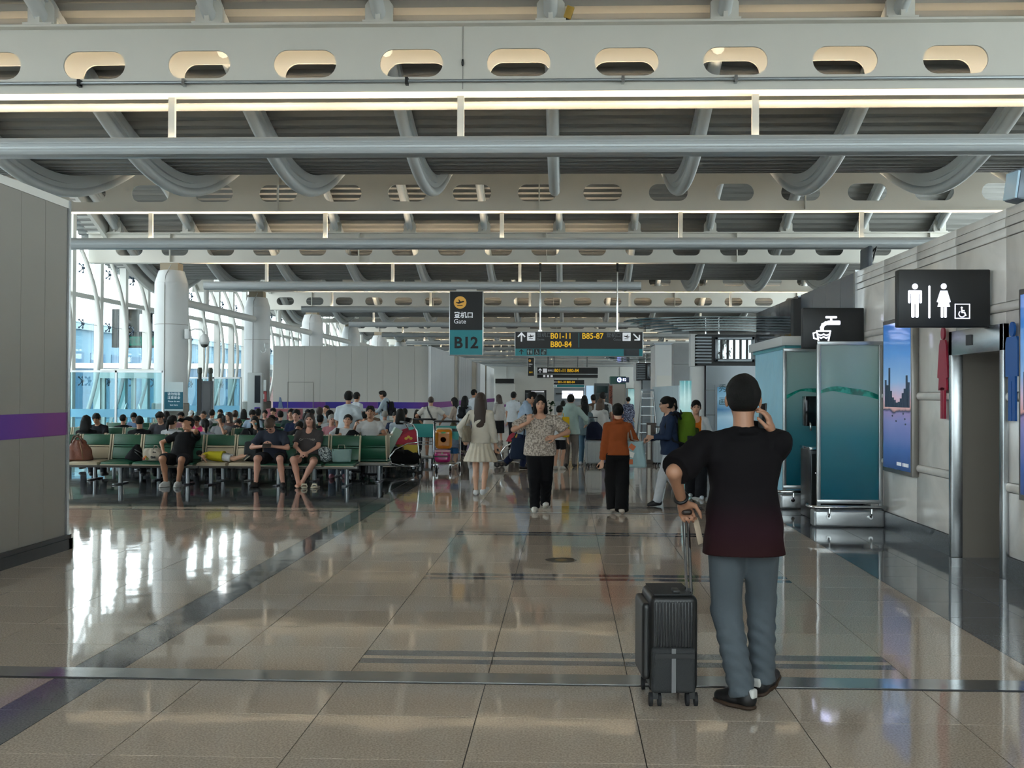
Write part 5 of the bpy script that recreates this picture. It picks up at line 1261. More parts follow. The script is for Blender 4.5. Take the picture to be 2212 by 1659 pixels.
        o = [('+', loft(pel, R2, wz, wd, dd, cy, p=2.5, fold=lw.get('fold', .0035), nf=26, ph=loc[0] * 3, pleat=lw.get('pleat', 0), npl=13), 0)]
        o += [('+', rcone(tw(sg * .045, .012, .472), J['sh' + q] + R @ npv(0, 0, .0), .044, .057), .03) for q, sg in (('l', 1), ('r', -1))]
        sl = lw.get('sleeve', .62 if kind in ('tee', 'blouse') else (0 if kind == 'tank' else 1.9))
        for q in 'lr':
            S_, E, Wr = J['sh' + q], J['el' + q], J['wr' + q]; r0 = lw.get('sr', .062) * B ** .4
            if sl == 0: continue
            if sl <= 1: o.append(('+', ccone(S_, S_ + (E - S_) * sl, r0, r0 * lw.get('flare', .98), .004, 1.6, 0, .02), .035))
            else:
                o.append(('+', rcone(S_, E, r0 * .95, r0 * .82), .035)); o.append(('+', ccone(E, E + (Wr - E) * (sl - 1), r0 * .84, r0 * lw.get('cuff', .6), .0035, 3.5, 1, .02), .02))
        if kind == 'hoodie': o.append(('+', ell(tw(0, .09, .47), (.13, .07, .09), R), .05)); o.append(('+', rcone(tw(-.07, .05, .53), tw(.07, .05, .53), .045, .045), .04))
        if kind in ('shirt', 'jacket'): o.append(('+', rcone(tw(-.04, .03, .515), tw(.04, .03, .515), .04, .04), .02))
        nk = lw.get('neck', 0)
        if kind == 'tee' and not nk: o.append(('+', rcone(tw(-.045, .04, .492), tw(.045, .04, .492), .028, .028), .02))
        o.append(('-', rcone(tw(0, -.004, .455), hw(0, .012, -.09), .056 + nk * .3, .066 + nk), .008))
        rr = .066 if kind != 'blouse' else 0
        if rr and not nk and kind not in ('hoodie', 'tank'):
            ck = [tw(rr * math.cos(a), .014 + rr * 1.0 * math.sin(a), .474 + .02 * math.sin(a)) for a in (2 * PI * q / 12 for q in range(13))]
            o += [('+', rcone(ck[q], ck[q + 1], .018 if kind == 'tee' else .022, .018 if kind == 'tee' else .022), .012) for q in range(12)]
        if nk: o.append(('-', ell(tw(0, -.11, .47), (.055 + nk, .09, .05 + nk), R), .01))
        if kind == 'blouse': o.append(('-', ell(tw(0, -.09, .50), (.11, .11, .07), R), .01))
        return blob_mesh('top', o, res)
    link({'tee': 't_shirt', 'tank': 'tank_top', 'shirt': 'shirt', 'hoodie': 'hoodie', 'jacket': 'jacket', 'blouse': 'blouse', 'dress': 'dress_top', 'knit': 'knit_top'}.get(kind, 'top'), cached('top', upper), tm, root)
    if extra and 'over' in extra:
        def over():
            o = [('+', loft(pel, R, (-.16, .06, .2, .34, .44, .49), [.215, .195, .18, .18 * sh, .16 * sh, .085], [.155, .15, .145, .14, .105, .062], [0, 0, 0, 0, .004, .008], p=2.4, fold=.006, nf=24), 0)]
            o += [('+', rcone(tw(sg * .045, .012, .476), J['sh' + q], .05, .066), .03) for q, sg in (('l', 1), ('r', -1))]
            for q in 'lr':
                o.append(('+', rcone(J['sh' + q], J['el' + q], .066, .06), .03)); o.append(('+', ccone(J['el' + q], J['el' + q] + (J['wr' + q] - J['el' + q]) * .9, .06, .046, .004, 3, 0, .02), .02))
            o.append(('-', rcone(tw(0, .01, .44), hw(0, .02, -.09), .075, .085), .01)); o.append(('-', rbox(tw(0, -.15, .15), (.17, .3, .8), .03, R), .02))
            return blob_mesh('overshirt', o, res)
        link('overshirt', over(), cloth(extra['over']), root)
    # ---- hair
    def hairm():
        o = [('+', ell(hw(0, .016, .04), (.085, .103, .092), Rh), 0), ('+', ell(hw(0, .035, .0), (.082, .085, .09), Rh), .03), ('-', ell(hw(0, -.105, -.06), (.074, .085, .108), Rh), .012), ('-', ell(hw(0, -.02, -.16), (.2, .2, .095), Rh), .02)]
        if hair == 'buzz': o = [('+', ell(hw(0, .018, .034), (.0775, .095, .084), Rh), 0), ('+', ell(hw(0, .03, .0), (.0765, .079, .08), Rh), .02), ('-', ell(hw(0, -.10, -.045), (.074, .085, .105), Rh), .015), ('-', ell(hw(0, -.0, -.15), (.2, .2, .095), Rh), .015)]
        if hair in ('short', 'fluffy', 'buzz'): o += [('-', ell(hw(sg * .086, -.004, -.032), (.022, .036, .046), Rh), .008) for sg in (-1, 1)]
        if hair == 'fluffy': o.append(('+', ell(hw(0, -.05, .085), (.075, .06, .04), Rh), .03))
        if hair in ('long', 'bob'):
            L = hairlen if hair == 'long' else .15
            e = hd + Rh @ npv(0, .045, -.06) + npv(0, .03, -L)
            o += [('+', loft((hd[0], e[1] + .005, e[2]), np.eye(3), (0, .05, L * .6, L + .07), (.092, .105, .105, .086), (.03, .045, .055, .072), (.02, .015, 0, -.02), p=2.2, pleat=.002, npl=17), .03)]
            for sg in (-1, 1): o.append(('+', rcone(hw(sg * .072, .005, .0), hw(sg * .08, .015, -.06) + npv(0, 0, -L * .35), .03, .034), .02))
            o.append(('-', ell(hw(0, -.11, -.06), (.066, .085, .12), Rh), .012)); o.append(('-', rcone(hw(0, -.08, -.15), hw(0, -.06, -.4), .085, .12), .02))
            o.append(('c', lambda X, Y, Z, e=e: (e[2] - Z)))
        if hair == 'pony':
            o += [('+', ell(hw(0, .105, .02), (.035, .03, .035), Rh), .01), ('+', rcone(hw(0, .12, .01), hw(0, .13, -.1) , .032, .034), .01), ('+', rcone(hw(0, .13, -.1), hw(0, .12, -.1) + npv(0, 0, -.09), .034, .012), .01)]
        if hair == 'bun': o += [('+', ell(hw(0, .10, .03), (.05, .045, .045), Rh), .012)]
        
        tuft = .005 if hair != 'buzz' else .0015
        o = [(a[0], Prim((lambda X, Y, Z, f=a[1].f: f(X, Y, Z) + tuft * np.sin(70 * X + 20 * Z) * np.sin(62 * Y - 25 * Z) * (1 + np.sin(40 * Z))), a[1].lo, a[1].hi), a[2]) if a[0] == '+' and n_ == 0 else a for n_, a in enumerate(o)]
        return blob_mesh('hair', o, min(res, .012))
    if hair: link('hair', cached('hair' + hair, hairm), HAIRC[hairc], root)
    if extra and 'cap' in extra:
        def capm():
            o = [('+', ell(hw(0, .015, .05), (.09, .105, .085), Rh), 0), ('c', half(hw(0, 0, .045), -(Rh @ npv(0, 0, 1)))), ('+', rbox(hw(0, -.12, .048), (.13, .11, .016), .007, Rh), .01)]
            return blob_mesh('cap', o, .01)
        link('cap', cached('cap', capm), cloth(extra['cap']), root)
    if face:
        E = Matrix(Rh.tolist()).to_euler()
        for sg in (-1, 1):
            link('eye', EYE, M_EYE, root, hw(sg * .030, -.0845, .004), E); link('eyebrow', BROW, M_BROW, root, hw(sg * .031, -.087, .024), E)
        if not (extra and 'mask' in extra): link('mouth', MOUTH, M_LIP, root, hw(0, -.0885, -.058), E)
    if extra and 'mask' in extra:
        link('face_mask', cached('mask', lambda: blob_mesh('face_mask', [('+', ell(hw(0, -.035, -.045), (.066, .072, .055), Rh), 0), ('c', half(hw(0, -.04, 0), Rh @ npv(0, 1, 0)))], .01)), cloth(extra['mask']), root)
    if extra and 'glasses' in extra:
        b = MB()
        for sg in (-1, 1):
            b.tube([tuple(hw(sg * .032 + .021 * math.cos(a), -.098, .004 + .016 * math.sin(a))) for a in (2 * PI * k / 12 for k in range(12))], .0022, 5, closed=True); b.tube([tuple(hw(sg * .055, -.096, .008)), tuple(hw(sg * .08, .0, .008))], .002, 4)
        b.tube([tuple(hw(-.012, -.1, .006)), tuple(hw(.012, -.1, .006))], .002, 4); b.build('glasses', M_BLACK, root)
    # ---- shoes
    if shoes and legs:
        for q in 'lr':
            A = J['an' + q]; Rf = Rz(P['fy'][q]) @ Rx(P['fp'][q])
            def shoem(A=A, Rf=Rf):
                f = lambda x, y, z: A + Rf @ npv(x, y, z)
                o = [('+', rcone(f(0, .035, -.03), f(0, -.05, -.026), .042, .042), 0), ('+', rcone(f(0, -.05, -.03), f(0, -.135, -.042), .043, .031), .03), ('+', rcone(f(0, .02, .02), f(0, .028, -.02), .044, .042), .02), ('c', half(f(0, 0, -.074), -(Rf @ npv(0, 0, 1))))]
                o.append(('c', half(f(0, 0, .022), Rf @ npv(0, 0, 1))))
                return blob_mesh('shoe', o, min(res, .011))
            so = link('shoe', cached('shoe' + q, shoem), mat('shoe_' + shoes.strip('#'), shoes, .55), root)
            if sole:
                def solem(A=A, Rf=Rf):
                    f = lambda x, y, z: A + Rf @ npv(x, y, z)
                    return blob_mesh('sole', [('+', rcone(f(0, .035, -.06), f(0, -.05, -.06), .0445, .0455), 0), ('+', rcone(f(0, -.05, -.06), f(0, -.14, -.06), .0455, .034), .03), ('c', half(f(0, 0, -.0745), -(Rf @ npv(0, 0, 1)))), ('c', half(f(0, 0, -.054), Rf @ npv(0, 0, 1)))], min(res, .009))
                link('sole', cached('sole' + q, solem), mat('sole_' + sole.strip('#'), sole, .7), so)
    J['root'] = root; J['s'] = s
    root.hide_render = False
    PJ[root.name] = J
    return root
PJ = {}
def wpt(root, p):                                # body point to world
    s = root.scale[0]; return Vector(root.location) + Matrix.Rotation(root.rotation_euler[2], 3, 'Z') @ (Vector([float(c) for c in p]) * s)
def lpt(loc, rz, h, p):                          # world point to body units
    v = Matrix.Rotation(-rz, 3, 'Z') @ (Vector(p) - Vector(loc)); return tuple(v / (h / 1.70))
# ================================================================ WAITING BENCHES
M_GREEN = mat('green_vinyl', '#17503a', .42, bump=.1, bscale=60); M_CREAM = mat('cream_vinyl', '#b3a78f', .5); M_CREAMF = mat('cream_edge', '#b9ae97', .45)
M_BEAM = mat('bench_beam', '#77746f', .4, .4); M_LEG = mat('bench_leg', '#85898b', .3, .9)
PITCH = .55
def rot_sheet(pts, w, th): pass
def seat_me():
    b = MB(); b.cbox((0, -.02, .385), (.50, .47, .055), (math.radians(4), 0, 0)); return b.mesh('seat', bevel=.018)
def back_piece(z0, z1, th=.05):
    b = MB(); R = Matrix.Rotation(math.radians(-13), 3, 'X'); c = Vector((0, .21, .40)) + R @ Vector((0, 0, (z0 + z1) / 2)); b.cbox(c, (.485, th, z1 - z0), R); return b.mesh('backrest_pad', bevel=.012)
SEATM = seat_me(); BK = [back_piece(.03, .235), back_piece(.24, .275), back_piece(.28, .46)]
def edge_me():
    b = MB(); R = Matrix.Rotation(math.radians(-13), 3, 'X')
    b.cbox(Vector((0, .21, .40)) + R @ Vector((0, .005, .235)), (.022, .062, .47), R)
    return b.mesh('backrest_edge')
EDGEM = edge_me()
PANEM = MB().box((-.255, -.26, .345), (.255, .2, .36)).mesh('seat_pan')
LEGM = MB().cone((0, 0, 0), (0, 0, .31), .038, n=12).mesh('leg', smooth='auto')
FOOTM = MB().box((-.035, -.26, 0), (.035, .26, .025)).mesh('foot', bevel=.008)
def bench(label, x0, y, rz, n, cols=None, legs=None):
    """n seats from x0 (left seat centre in the photo) towards +X"""
    cx = x0 + PITCH * (n - 1) / 2; t = thing('waiting_bench', label, 'bench', (cx, y, 0), rz, 'rows of waiting benches')
    sg = 1 if abs(rz) < 1 else -1
    for k in range(n):
        xx = (x0 + PITCH * k - cx) * sg; c = (cols[k] if cols else 'g'); m = M_GREEN if c == 'g' else M_CREAM
        link('seat', SEATM, m, t, (xx, 0, 0)); link('seat_pan', PANEM, M_CREAMF, t, (xx, 0, 0))
        bk = link('backrest', BK[0], m, t, (xx, 0, 0)); link('backrest_seam', BK[1], m, bk); link('headrest', BK[2], M_GREEN, bk); [link('backrest_edge', EDGEM, M_CREAMF, bk, (q * .255, 0, 0)) for q in (-1, 1)]
    L = PITCH * n / 2
    MB().box((-L, -.06, .29), (L, .06, .345)).build('beam', M_BEAM, t, bevel=.01)
    for k in range(max(2, n // 2 + 1)):
        lx = -L + .2 + (2 * L - .4) * k / (max(2, n // 2 + 1) - 1)
        lg = link('leg', LEGM, M_LEG, t, (lx, 0, 0)); link('foot', FOOTM, M_LEG, lg)
    return t
Y_R1 = 17.95
def seat_x(i): return AT(262 + 68 * i, 980, Y_R1).x
xs0 = seat_x(-2); PITCH = (seat_x(7) - seat_x(-2)) / 9
bench('front green bench on the left, carrying the brown bag and the tote', seat_x(-2), Y_R1, 0, 5, 'ccggg')
bench('front green bench with the lying child and two seated travellers', seat_x(3), Y_R1, 0, 5, 'ccggg')
ROWS = {2: Y_R1 + .92, 3: 21.4, 4: 22.32, 5: 24.8, 6: 25.72, 7: 28.2, 8: 29.12}
XL = {2: -8.6, 3: -10.75, 4: -10.75, 5: -11.0, 6: -11.0, 7: -11.2, 8: -11.2}
for r, yy in ROWS.items():
    fc = 'facing the camera' if r % 2 else 'facing away'
    n1 = 5 if r == 2 else 6
    bench('%s bench of row %s from the front, %s, left half' % ('green' if r > 2 else 'dark green', ['', '', 'two', 'three', 'four', 'five', 'six', 'seven', 'eight'][r], fc), XL[r], yy, 0 if r % 2 else PI, n1)
    bench('%s bench of row %s from the front, %s, right half' % ('green' if r > 2 else 'dark green', ['', '', 'two', 'three', 'four', 'five', 'six', 'seven', 'eight'][r], fc), XL[r] + n1 * PITCH + .1, yy, 0 if r % 2 else PI, n1)
bench('short green bench at the aisle end, facing the camera', AT(738, 980, 20.0).x, 20.0, 0, 2)
# end-of-row cream side table with printed sticker, by the luggage trolleys
a = AT(822, 968, 20.1)
t = thing('socket_table', 'cream charging table end panel with a colourful sticker', 'table', (a.x, 20.1, 0))
MB().box((-.2, -.02, .36), (.18, .02, .78)).build('end_panel', M_CREAM, t, bevel=.01); MB().cone((0, .05, 0), (0, .05, .5), .035, n=10).build('leg', M_LEG, t)
for k, cc in enumerate(('#2f4f9c', '#c8503c', '#3b8f52', '#d9c24a', '#7d3f92', '#2b9aa8')): MB().box((-.08 + .06 * (k % 3), -.026, .45 + .13 * (k // 3)), (-.025 + .06 * (k % 3), -.021, .57 + .13 * (k // 3))).build('sticker', mat('sticker_%d' % k, cc, .5), t)
MB().box((-.2, -.02, .78), (.18, .4, .81)).build('table_top', M_CREAM, t, bevel=.008)

# ================================================================ LUGGAGE
def wheel_pair(t, x, y, r=.03):
    w = MB(); 
    for s in (-1, 1): w.cone((x + s * .022 - .008, y, r), (x + s * .022 + .008, y, r), r, n=14)
    o = w.build('wheel', M_RUBBER, t, smooth='auto'); MB().box((x - .014, y - .02, r + .005), (x + .014, y + .02, .085)).build('fork', M_BLACK, o)
def suitcase(label, loc, rz, w, d, h, col, handle=0., ribs=6, hm=None, rough=.35, name='suitcase', metal=0.):
    t = thing(name, label, 'suitcase', loc, rz); m = mat('case_' + col.strip('#'), col, rough, metal, bump=.04, bscale=90)
    link('shell', blob_mesh('shell', [('+', rbox((0, 0, .07 + h / 2), (w, d, h), .045), 0)], .014, 1), m, t)
    for k in range(ribs):
        x = -w / 2 + .05 + (w - .1) * k / max(1, ribs - 1)
        MB().box((x - .008, -d / 2 - .006, .13), (x + .008, d / 2 + .006, .07 + h - .05)).build('rib', m, t, bevel=.004)
    MB().box((-w / 2 - .004, -.008, .09), (w / 2 + .004, .008, .07 + h - .02)).build('zip', M_BLACK, t)
    MB().tube([(-.07, 0, .07 + h), (-.06, 0, .095 + h), (.06, 0, .095 + h), (.07, 0, .07 + h)], .009, 6).build('carry_handle', M_BLACK, t)
    for x in (-w / 2 + .05, w / 2 - .05):
        for y in (-d / 2 + .04, d / 2 - .04): wheel_pair(t, x, y)
    if handle:
        for s in (-1, 1): MB().cone((s * w * .22, d * .3, .06 + h), (s * w * .22, d * .3, .07 + h + handle), .008, n=8).build('handle_rod', hm or M_CHROME, t)
        MB().box((-w * .26, d * .3 - .012, .07 + h + handle - .01), (w * .26, d * .3 + .012, .07 + h + handle + .015)).build('handle_grip', M_BLACK, t, bevel=.006)
    return t
def soft_bag(name, label, loc, rz, ops, m, res=.012, cat='bag', straps=()):
    t = thing(name, label, cat, loc, rz); link('body', blob_mesh('body', ops, res), m, t)
    for nm, path, r, mm in straps: MB().tube(path, r, 6).build(nm, mm, t, smooth=True)
    return t
SZ = .415
# brown leather bag, beige seat at the left end
x = AT(172, 990, Y_R1).x
soft_bag('leather_bag', 'brown leather holdall standing on the seat beside the grey partition', (x, Y_R1 - .03, SZ), .1, [('+', loft((0, 0, .0), np.eye(3), (0, .02, .2, .36), (.24, .25, .2, .1), (.12, .13, .1, .03), p=2.6, fold=.006, nf=18), 0)], mat('brown_leather', '#6d3d2c', .5, var=.15, vscale=9, bump=.3, bscale=20), straps=[('handle', [(-.12, -.05, .3), (-.07, -.06, .42), (.0, -.06, .44), (.08, -.05, .3)], .013, mat('brown_strap', '#5b3226', .55)), ('handle', [(-.12, .05, .3), (-.07, .06, .40), (.0, .06, .42), (.08, .05, .3)], .013, mat('brown_strap', '#5b3226', .55)), ('strap', [(.05, -.1, .33), (.1, -.13, .15), (.12, -.13, .02)], .01, mat('tan_strap', '#8a6a4c', .6))])
x = AT(291, 985, Y_R1).x
soft_bag('backpack', 'small black backpack slumped on the green seat next to the tote', (x, Y_R1 - .02, SZ), .3, [('+', loft((0, 0, 0), Ry(12), (0, .03, .15, .29), (.16, .17, .11, .03), (.09, .1, .07, .02), p=2.4, fold=.005, nf=20), 0)], cloth('#15161a'), straps=[('strap', [(.02, -.1, .2), (.12, -.13, .14), (.19, -.1, .05), (.15, -.08, .01)], .012, M_BLACK), ('strap', [(.02, -.1, .16), (.09, -.14, .1), (.15, -.12, .02)], .01, M_BLACK)])
x = AT(332, 988, Y_R1).x
t = soft_bag('tote_bag', 'cream canvas tote bag with dark lettering and flowers on the bench', (x, Y_R1 - .04, SZ), .0, [('+', loft((0, 0, 0), np.eye(3), (0, .03, .15, .22), (.17, .18, .18, .14), (.09, .10, .08, .03), p=3., fold=.008, nf=24, ph=1), 0)], cloth('#a79f92'), straps=[('handle', [(.03, -.05, .2), (.06, -.08, .27), (.11, -.08, .27), (.13, -.05, .2)], .009, cloth('#b5ada0'))])
text('tae', .07, M_INKK, t, (.05, -.112, .07), bold=.004); text('shop', .03, M_INKK, t, (.07, -.11, .155), bold=.002)
for k, cc in enumerate(('#b5543c', '#c9843c', '#6d7a3c')): MB().ball((-.12 + .03 * k, -.095, .04 + .03 * (k % 2)), (.025, .012, .025), 8, 6).build('flower_print', mat('flower_%d' % k, cc, .7), t)
x = AT(545, 984, Y_R1).x
soft_bag('backpack', 'dark grey square backpack leaning beside the man in navy', (x, Y_R1 + .02, SZ), -.1, [('+', rbox((0, .02, .17), (.30, .17, .34), .05, Rx(-10)), 0), ('+', rbox((0, -.07, .12), (.24, .08, .2), .035, Rx(-10)), .02)], cloth('#2c2f31'), straps=[('grab_handle', [(-.04, .06, .33), (-.03, .07, .37), (.03, .07, .37), (.04, .06, .33)], .01, M_BLACK)])
x = AT(704, 992, Y_R1).x
soft_bag('patterned_bag', 'round white and black patterned bag beside the woman in grey', (x, Y_R1 - .05, SZ), 0, [('+', ell((0, 0, .12), (.13, .11, .13)), 0), ('+', ell((-.03, -.02, .2), (.09, .08, .07)), .04)], pattern_mat('zebra_cloth', ['#20282c', '#8fa0a4', '#c3cccc'], 45.))
x = AT(740, 990, Y_R1).x
soft_bag('shopping_bag', 'sea green paper shopping bag at the end of the front bench', (x, Y_R1 - .06, SZ), .15, [('+', loft((0, 0, 0), np.eye(3), (0, .02, .2, .23), (.15, .16, .17, .17), (.08, .085, .085, .085), p=5.), 0), ('-', rbox((0, 0, .25), (.30, .14, .12), .01), 0)], mat('sea_green_paper', '#6f8a88', .6), .011, straps=[('handle', [(-.06, -.085, .22), (-.05, -.09, .3), (.05, -.09, .3), (.06, -.085, .22)], .005, cloth('#c9c2b0'))])
x = AT(772, 982, 18.9)
soft_bag('backpack', 'large black backpack leaning on the end of the bench row', (x.x, 18.75, .40), .2, [('+', loft((0, 0, 0), Ry(-8), (0, .04, .28, .48, .55), (.2, .21, .19, .12, .05), (.12, .14, .12, .08, .03), p=2.4, fold=.006, nf=16), 0)], cloth('#101114'), straps=[('strap', [(.16, -.1, .45), (.24, -.1, .3), (.24, -.06, .05)], .014, M_BLACK), ('emblem_ring', [(-.1 + .03 * math.cos(q), -.16, .28 + .03 * math.sin(q)) for q in (2 * PI * k / 8 for k in range(9))], .005, M_PANEL)])
suitcase('tall charcoal suitcase standing in the aisle by the benches', (*G(805, 1034).xy, 0), .1, .28, .22, .50, '#2a2c2f', 0, 4)
t = thing('backpack', 'black backpack on the aisle seat behind the tote row', 'bag', (AT(533, 935, ROWS[3]).x, ROWS[3] - .05, SZ)); link('body', blob_mesh('body', [('+', loft((0, 0, 0), np.eye(3), (0, .05, .3, .45), (.17, .18, .15, .06), (.1, .11, .1, .04), p=2.4, fold=.005, nf=18), 0)], .013), cloth('#17181b'), t); MB().tube([(.1, -.1, .4), (.16, -.12, .25), (.15, -.08, .05)], .013, 6).build('strap', M_BLACK, t)

# ================================================================ TROLLEYS
def trolley(label, loc, rz, panel='#a9243c', sign='#2a8a86', side_panel=True):
    t = thing('luggage_trolley', label, 'trolley', loc, rz); fr = MB()
    for s in (-1, 1):
        x = s * .27
        MB().tube([(x, .32, .12), (x, .30, .3), (x, .27, .6), (x, .24, .85), (x, .16, .98), (x, .05, 1.02)], .017, 8).build('upright', M_CHROME, t, smooth=True)
        if side_panel:
            curve = [(x, .30 - .55 * math.sin(PI * q / 20), .50 - .34 * (1 - math.cos(PI * q / 10)) / 2) for q in range(0, 11)]
            MB().tube([(x, .28, .62), (x, .05, .60), (x, -.2, .48), (x, -.32, .33), (x, -.28, .2), (x, -.05, .14), (x, .25, .13)], .016, 8).build('side_hoop', M_CHROME, t, smooth=True)
            MB().prism([(.26, .58), (.22, .90), (.02, .84), (-.14, .70), (-.2, .58)], (x - .006, 0, 0), (0, 1, 0), (0, 0, 1), .012).build('side_panel', mat('trolley_red', panel, .4), t)
            MB().prism([(.26, .57), (-.12, .57), (.05, .48), (.26, .36)], (x - .005, 0, 0), (0, 1, 0), (0, 0, 1), .01).build('side_panel_lower', mat('trolley_yellow', '#c2a83c', .4), t)
            for k in range(3): MB().ball((x + s * .008, .02 + .05 * k, .70 + .03 * (k % 2)), (.003, .035, .03), 8, 6).build('panel_motif', mat('motif_gold', '#d2b04a', .4), t)
    MB().tube([(-.27, .05, 1.02), (.27, .05, 1.02)], .022, 8).build('push_bar', M_BLACK, t, smooth=True)
    MB().box((-.24, .22, .62), (.24, .235, .92)).build('sign_panel', mat('trolley_teal', sign, .4), t)
    MB().box((-.22, .214, .80), (.22, .22, .86)).build('sign_stripe', M_BLACK, t)
    b = MB()
    for k in range(9): b.cone((-.24 + .06 * k, .23, .45), (-.24 + .06 * k, .23, .62), .005, n=5)
    for z in (.45, .52): b.cone((-.26, .23, z), (.26, .23, z), .007, n=5)
    b.cone((-.26, .0, .5), (-.26, .23, .47), .007, n=5); b.build('basket', M_STEEL, t)
    d = MB(); 
    for x in (-.25, .25): d.cone((x, .33, .15), (x * .8, -.52, .13), .018, n=8)
    for y in (.3, .05, -.2, -.45): d.cone((-.24, y, .145), (.24, y, .145), .012, n=6)
    d.build('deck', M_STEEL, t)
    for x, y in ((-.25, .32), (.25, .32), (-.14, -.45), (.14, -.45)):
        c_ = MB().cone((x - .015, y, .065), (x + .015, y, .065), .063, n=16).build('wheel', M_RUBBER, t, smooth='auto'); MB().cone((x - .018, y, .065), (x + .018, y, .065), .03, n=10).build('hub', M_STEEL, c_)
        MB().box((x - .024, y - .02, .07), (x + .024, y + .02, .15)).build('caster', M_STEEL, c_)
    return t
g = G(868, 1022); t1 = trolley('luggage trolley with a red and yellow side panel, seen side-on by the benches', (g.x - .05, g.y + .25, 0), -1.15)
t = thing('duffel_bag', 'long black duffel bag lying on the side-on trolley', 'bag', (g.x - .08, g.y + .22, .165), -.1); link('body', blob_mesh('body', [('+', rcone((-.3, 0, .15), (.3, 0, .15), .14, .15), 0)], .014), cloth('#101013'), t); MB().tube([(-.12, -.12, .22), (-.1, -.1, .34), (.1, -.1, .34), (.12, -.12, .22)], .01, 6).build('handle', M_BLACK, t)
g = G(915, 1003); t2 = trolley('luggage trolley with a teal sign panel facing the camera', (g.x, g.y + .2, 0), PI * .97, side_panel=False)
g = G(955, 1020); t3 = trolley('luggage trolley stacked with the orange and pink cases', (g.x, g.y + .72, 0), 0, side_panel=False)
ly = g.y + .42
t = thing('suitcase', 'small glossy pink child suitcase on the trolley deck', 'suitcase', (g.x - .04, ly, .165), 0)
link('shell', blob_mesh('shell', [('+', rbox((0, 0, .13), (.34, .2, .25), .075), 0)], .011), mat('gloss_pink', '#b52a72', .15, coat=.6), t); link('lid', blob_mesh('lid', [('+', rbox((0, 0, .245), (.33, .195, .07), .034), 0)], .01), mat('pale_pink', '#d3a0ae', .2), t); MB().box((-.165, -.106, .12), (.13, -.1, .145)).build('strap', M_BLACK, t); MB().box((-.02, -.108, .19), (.02, -.1, .22)).build('label_tag', M_CREAM, t)
t = thing('suitcase', 'glossy orange child suitcase standing upright on the pink case', 'suitcase', (g.x - .02, ly, .165 + .285), 0)
link('shell', blob_mesh('shell', [('+', rbox((0, 0, .21), (.36, .16, .41), .075), 0)], .012), mat('gloss_orange', '#c57a1a', .18, coat=.6), t); link('rim', blob_mesh('rim', [('+', rbox((0, .06, .24), (.345, .1, .42), .06), 0)], .012), mat('rim_cream', '#c9bfa8', .3), t)
MB().box((-.04, -.09, .33), (.05, -.078, .365)).build('badge', mat('badge_green', '#2f8a3c', .4), t); MB().lathe([(.055, 0), (.06, .003), (.065, 0)], (0, 0, 0), 20).build('disc', mat('disc_orange', '#b8701a', .2), t, loc=(0, -.082, .2), rot=(PI / 2, 0, 0)); MB().ball((.0, -.085, .08), .008).build('catch', mat('gloss_red', '#a8203f', .15), t)
# ================================================================ THE MAN IN FRONT
hy = 5.40; hx = AT(1607, 1000, hy).x; hl = (hx, hy, 0); HH_ = 1.715
def HL(px, py, y): return lpt(hl, PI, HH_, AT(px, py, y))
gl, gr = G(1603, 1530), G(1648, 1507)
M_DIP = ramp_mat('dip_dyed_tee', [(0, '#2a1416'), (.18, '#27131a'), (.42, '#141013'), (1, '#100f11')], 2, .80, 1.45, .85)
hero = person('man in a black and maroon T-shirt and grey jeans on the phone, back turned', hl, PI,
    dict(pel=(0.0, 0, .925), lean=2, hp=5, hy=-8, ank={'l': lpt(hl, PI, HH_, (gl.x, gl.y, .082)), 'r': lpt(hl, PI, HH_, (gr.x, gr.y + .02, .10))}, fy={'l': 48, 'r': -38}, fp={'l': 0, 'r': -14},
         kpole={'l': (.25, -1, 0), 'r': (-.15, -1, 0)}, wr={'l': HL(1473, 1083, 5.42), 'r': HL(1668, 940, 5.42)}, epole={'l': (.75, .75, -.4), 'r': (-.35, -.5, -1)},
         hd={'l': npv(-.32, -.62, -.72), 'r': npv(.22, .12, .95)}, hn={'l': npv(-.3, .55, -.6), 'r': npv(.9, -.3, 0)}, curl={'l': 48, 'r': 26}, tside={'r': 1}),
    h=HH_, build=1.02, sh=1.1, skin='b', hair='short', top=('tee', M_DIP, {'hem': -.135, 'sleeve': .95, 'sr': .074, 'flare': 1.14, 'hemw': .208, 'g': 1.05}), bottom=('jeans', mat('grey_jeans', '#4d565d', .8, var=.12, vscale=7, bump=.25, bscale=22)), shoes='#121214', sole='#3b2a1e', res=.0075)
J = PJ[hero.name]
b = MB()
for q, sg in (('l', 1), ('r', -1)):
    A = J['an' + q]; Rf = Rz({'l': 48, 'r': -38}[q]) @ Rx({'l': 0, 'r': -14}[q]); f = lambda x, y, z: A + Rf @ npv(x, y, z)
    link('heel_tab', blob_mesh('heel_tab', [('+', rbox(f(0, .064, .005), (.05, .03, .05), .01, Rf), 0)], .006), mat('shoe_white', '#c9c9c6', .5), hero)
    for k in range(4): MB().tube([tuple(f(-.025, -.035 - .016 * k, .012 - .008 * k)), tuple(f(0, -.037 - .016 * k, .022 - .008 * k)), tuple(f(.025, -.035 - .016 * k, .012 - .008 * k))], .0035, 5).build('shoelace', mat('lace_black', '#1c1c1e', .7), hero)
pl = J['pel']
for sg in (-1, 1):       # back pockets on the jeans
    pts = [(sg * .135, .098, .02), (sg * .13, .112, -.07), (sg * .085, .122, -.105), (sg * .045, .122, -.075), (sg * .045, .117, .02)]
    MB().tube([tuple(pl + npv(*p)) for p in pts], .0035, 5).build('pocket_seam', mat('denim_stitch', '#2f363b', .8), hero)
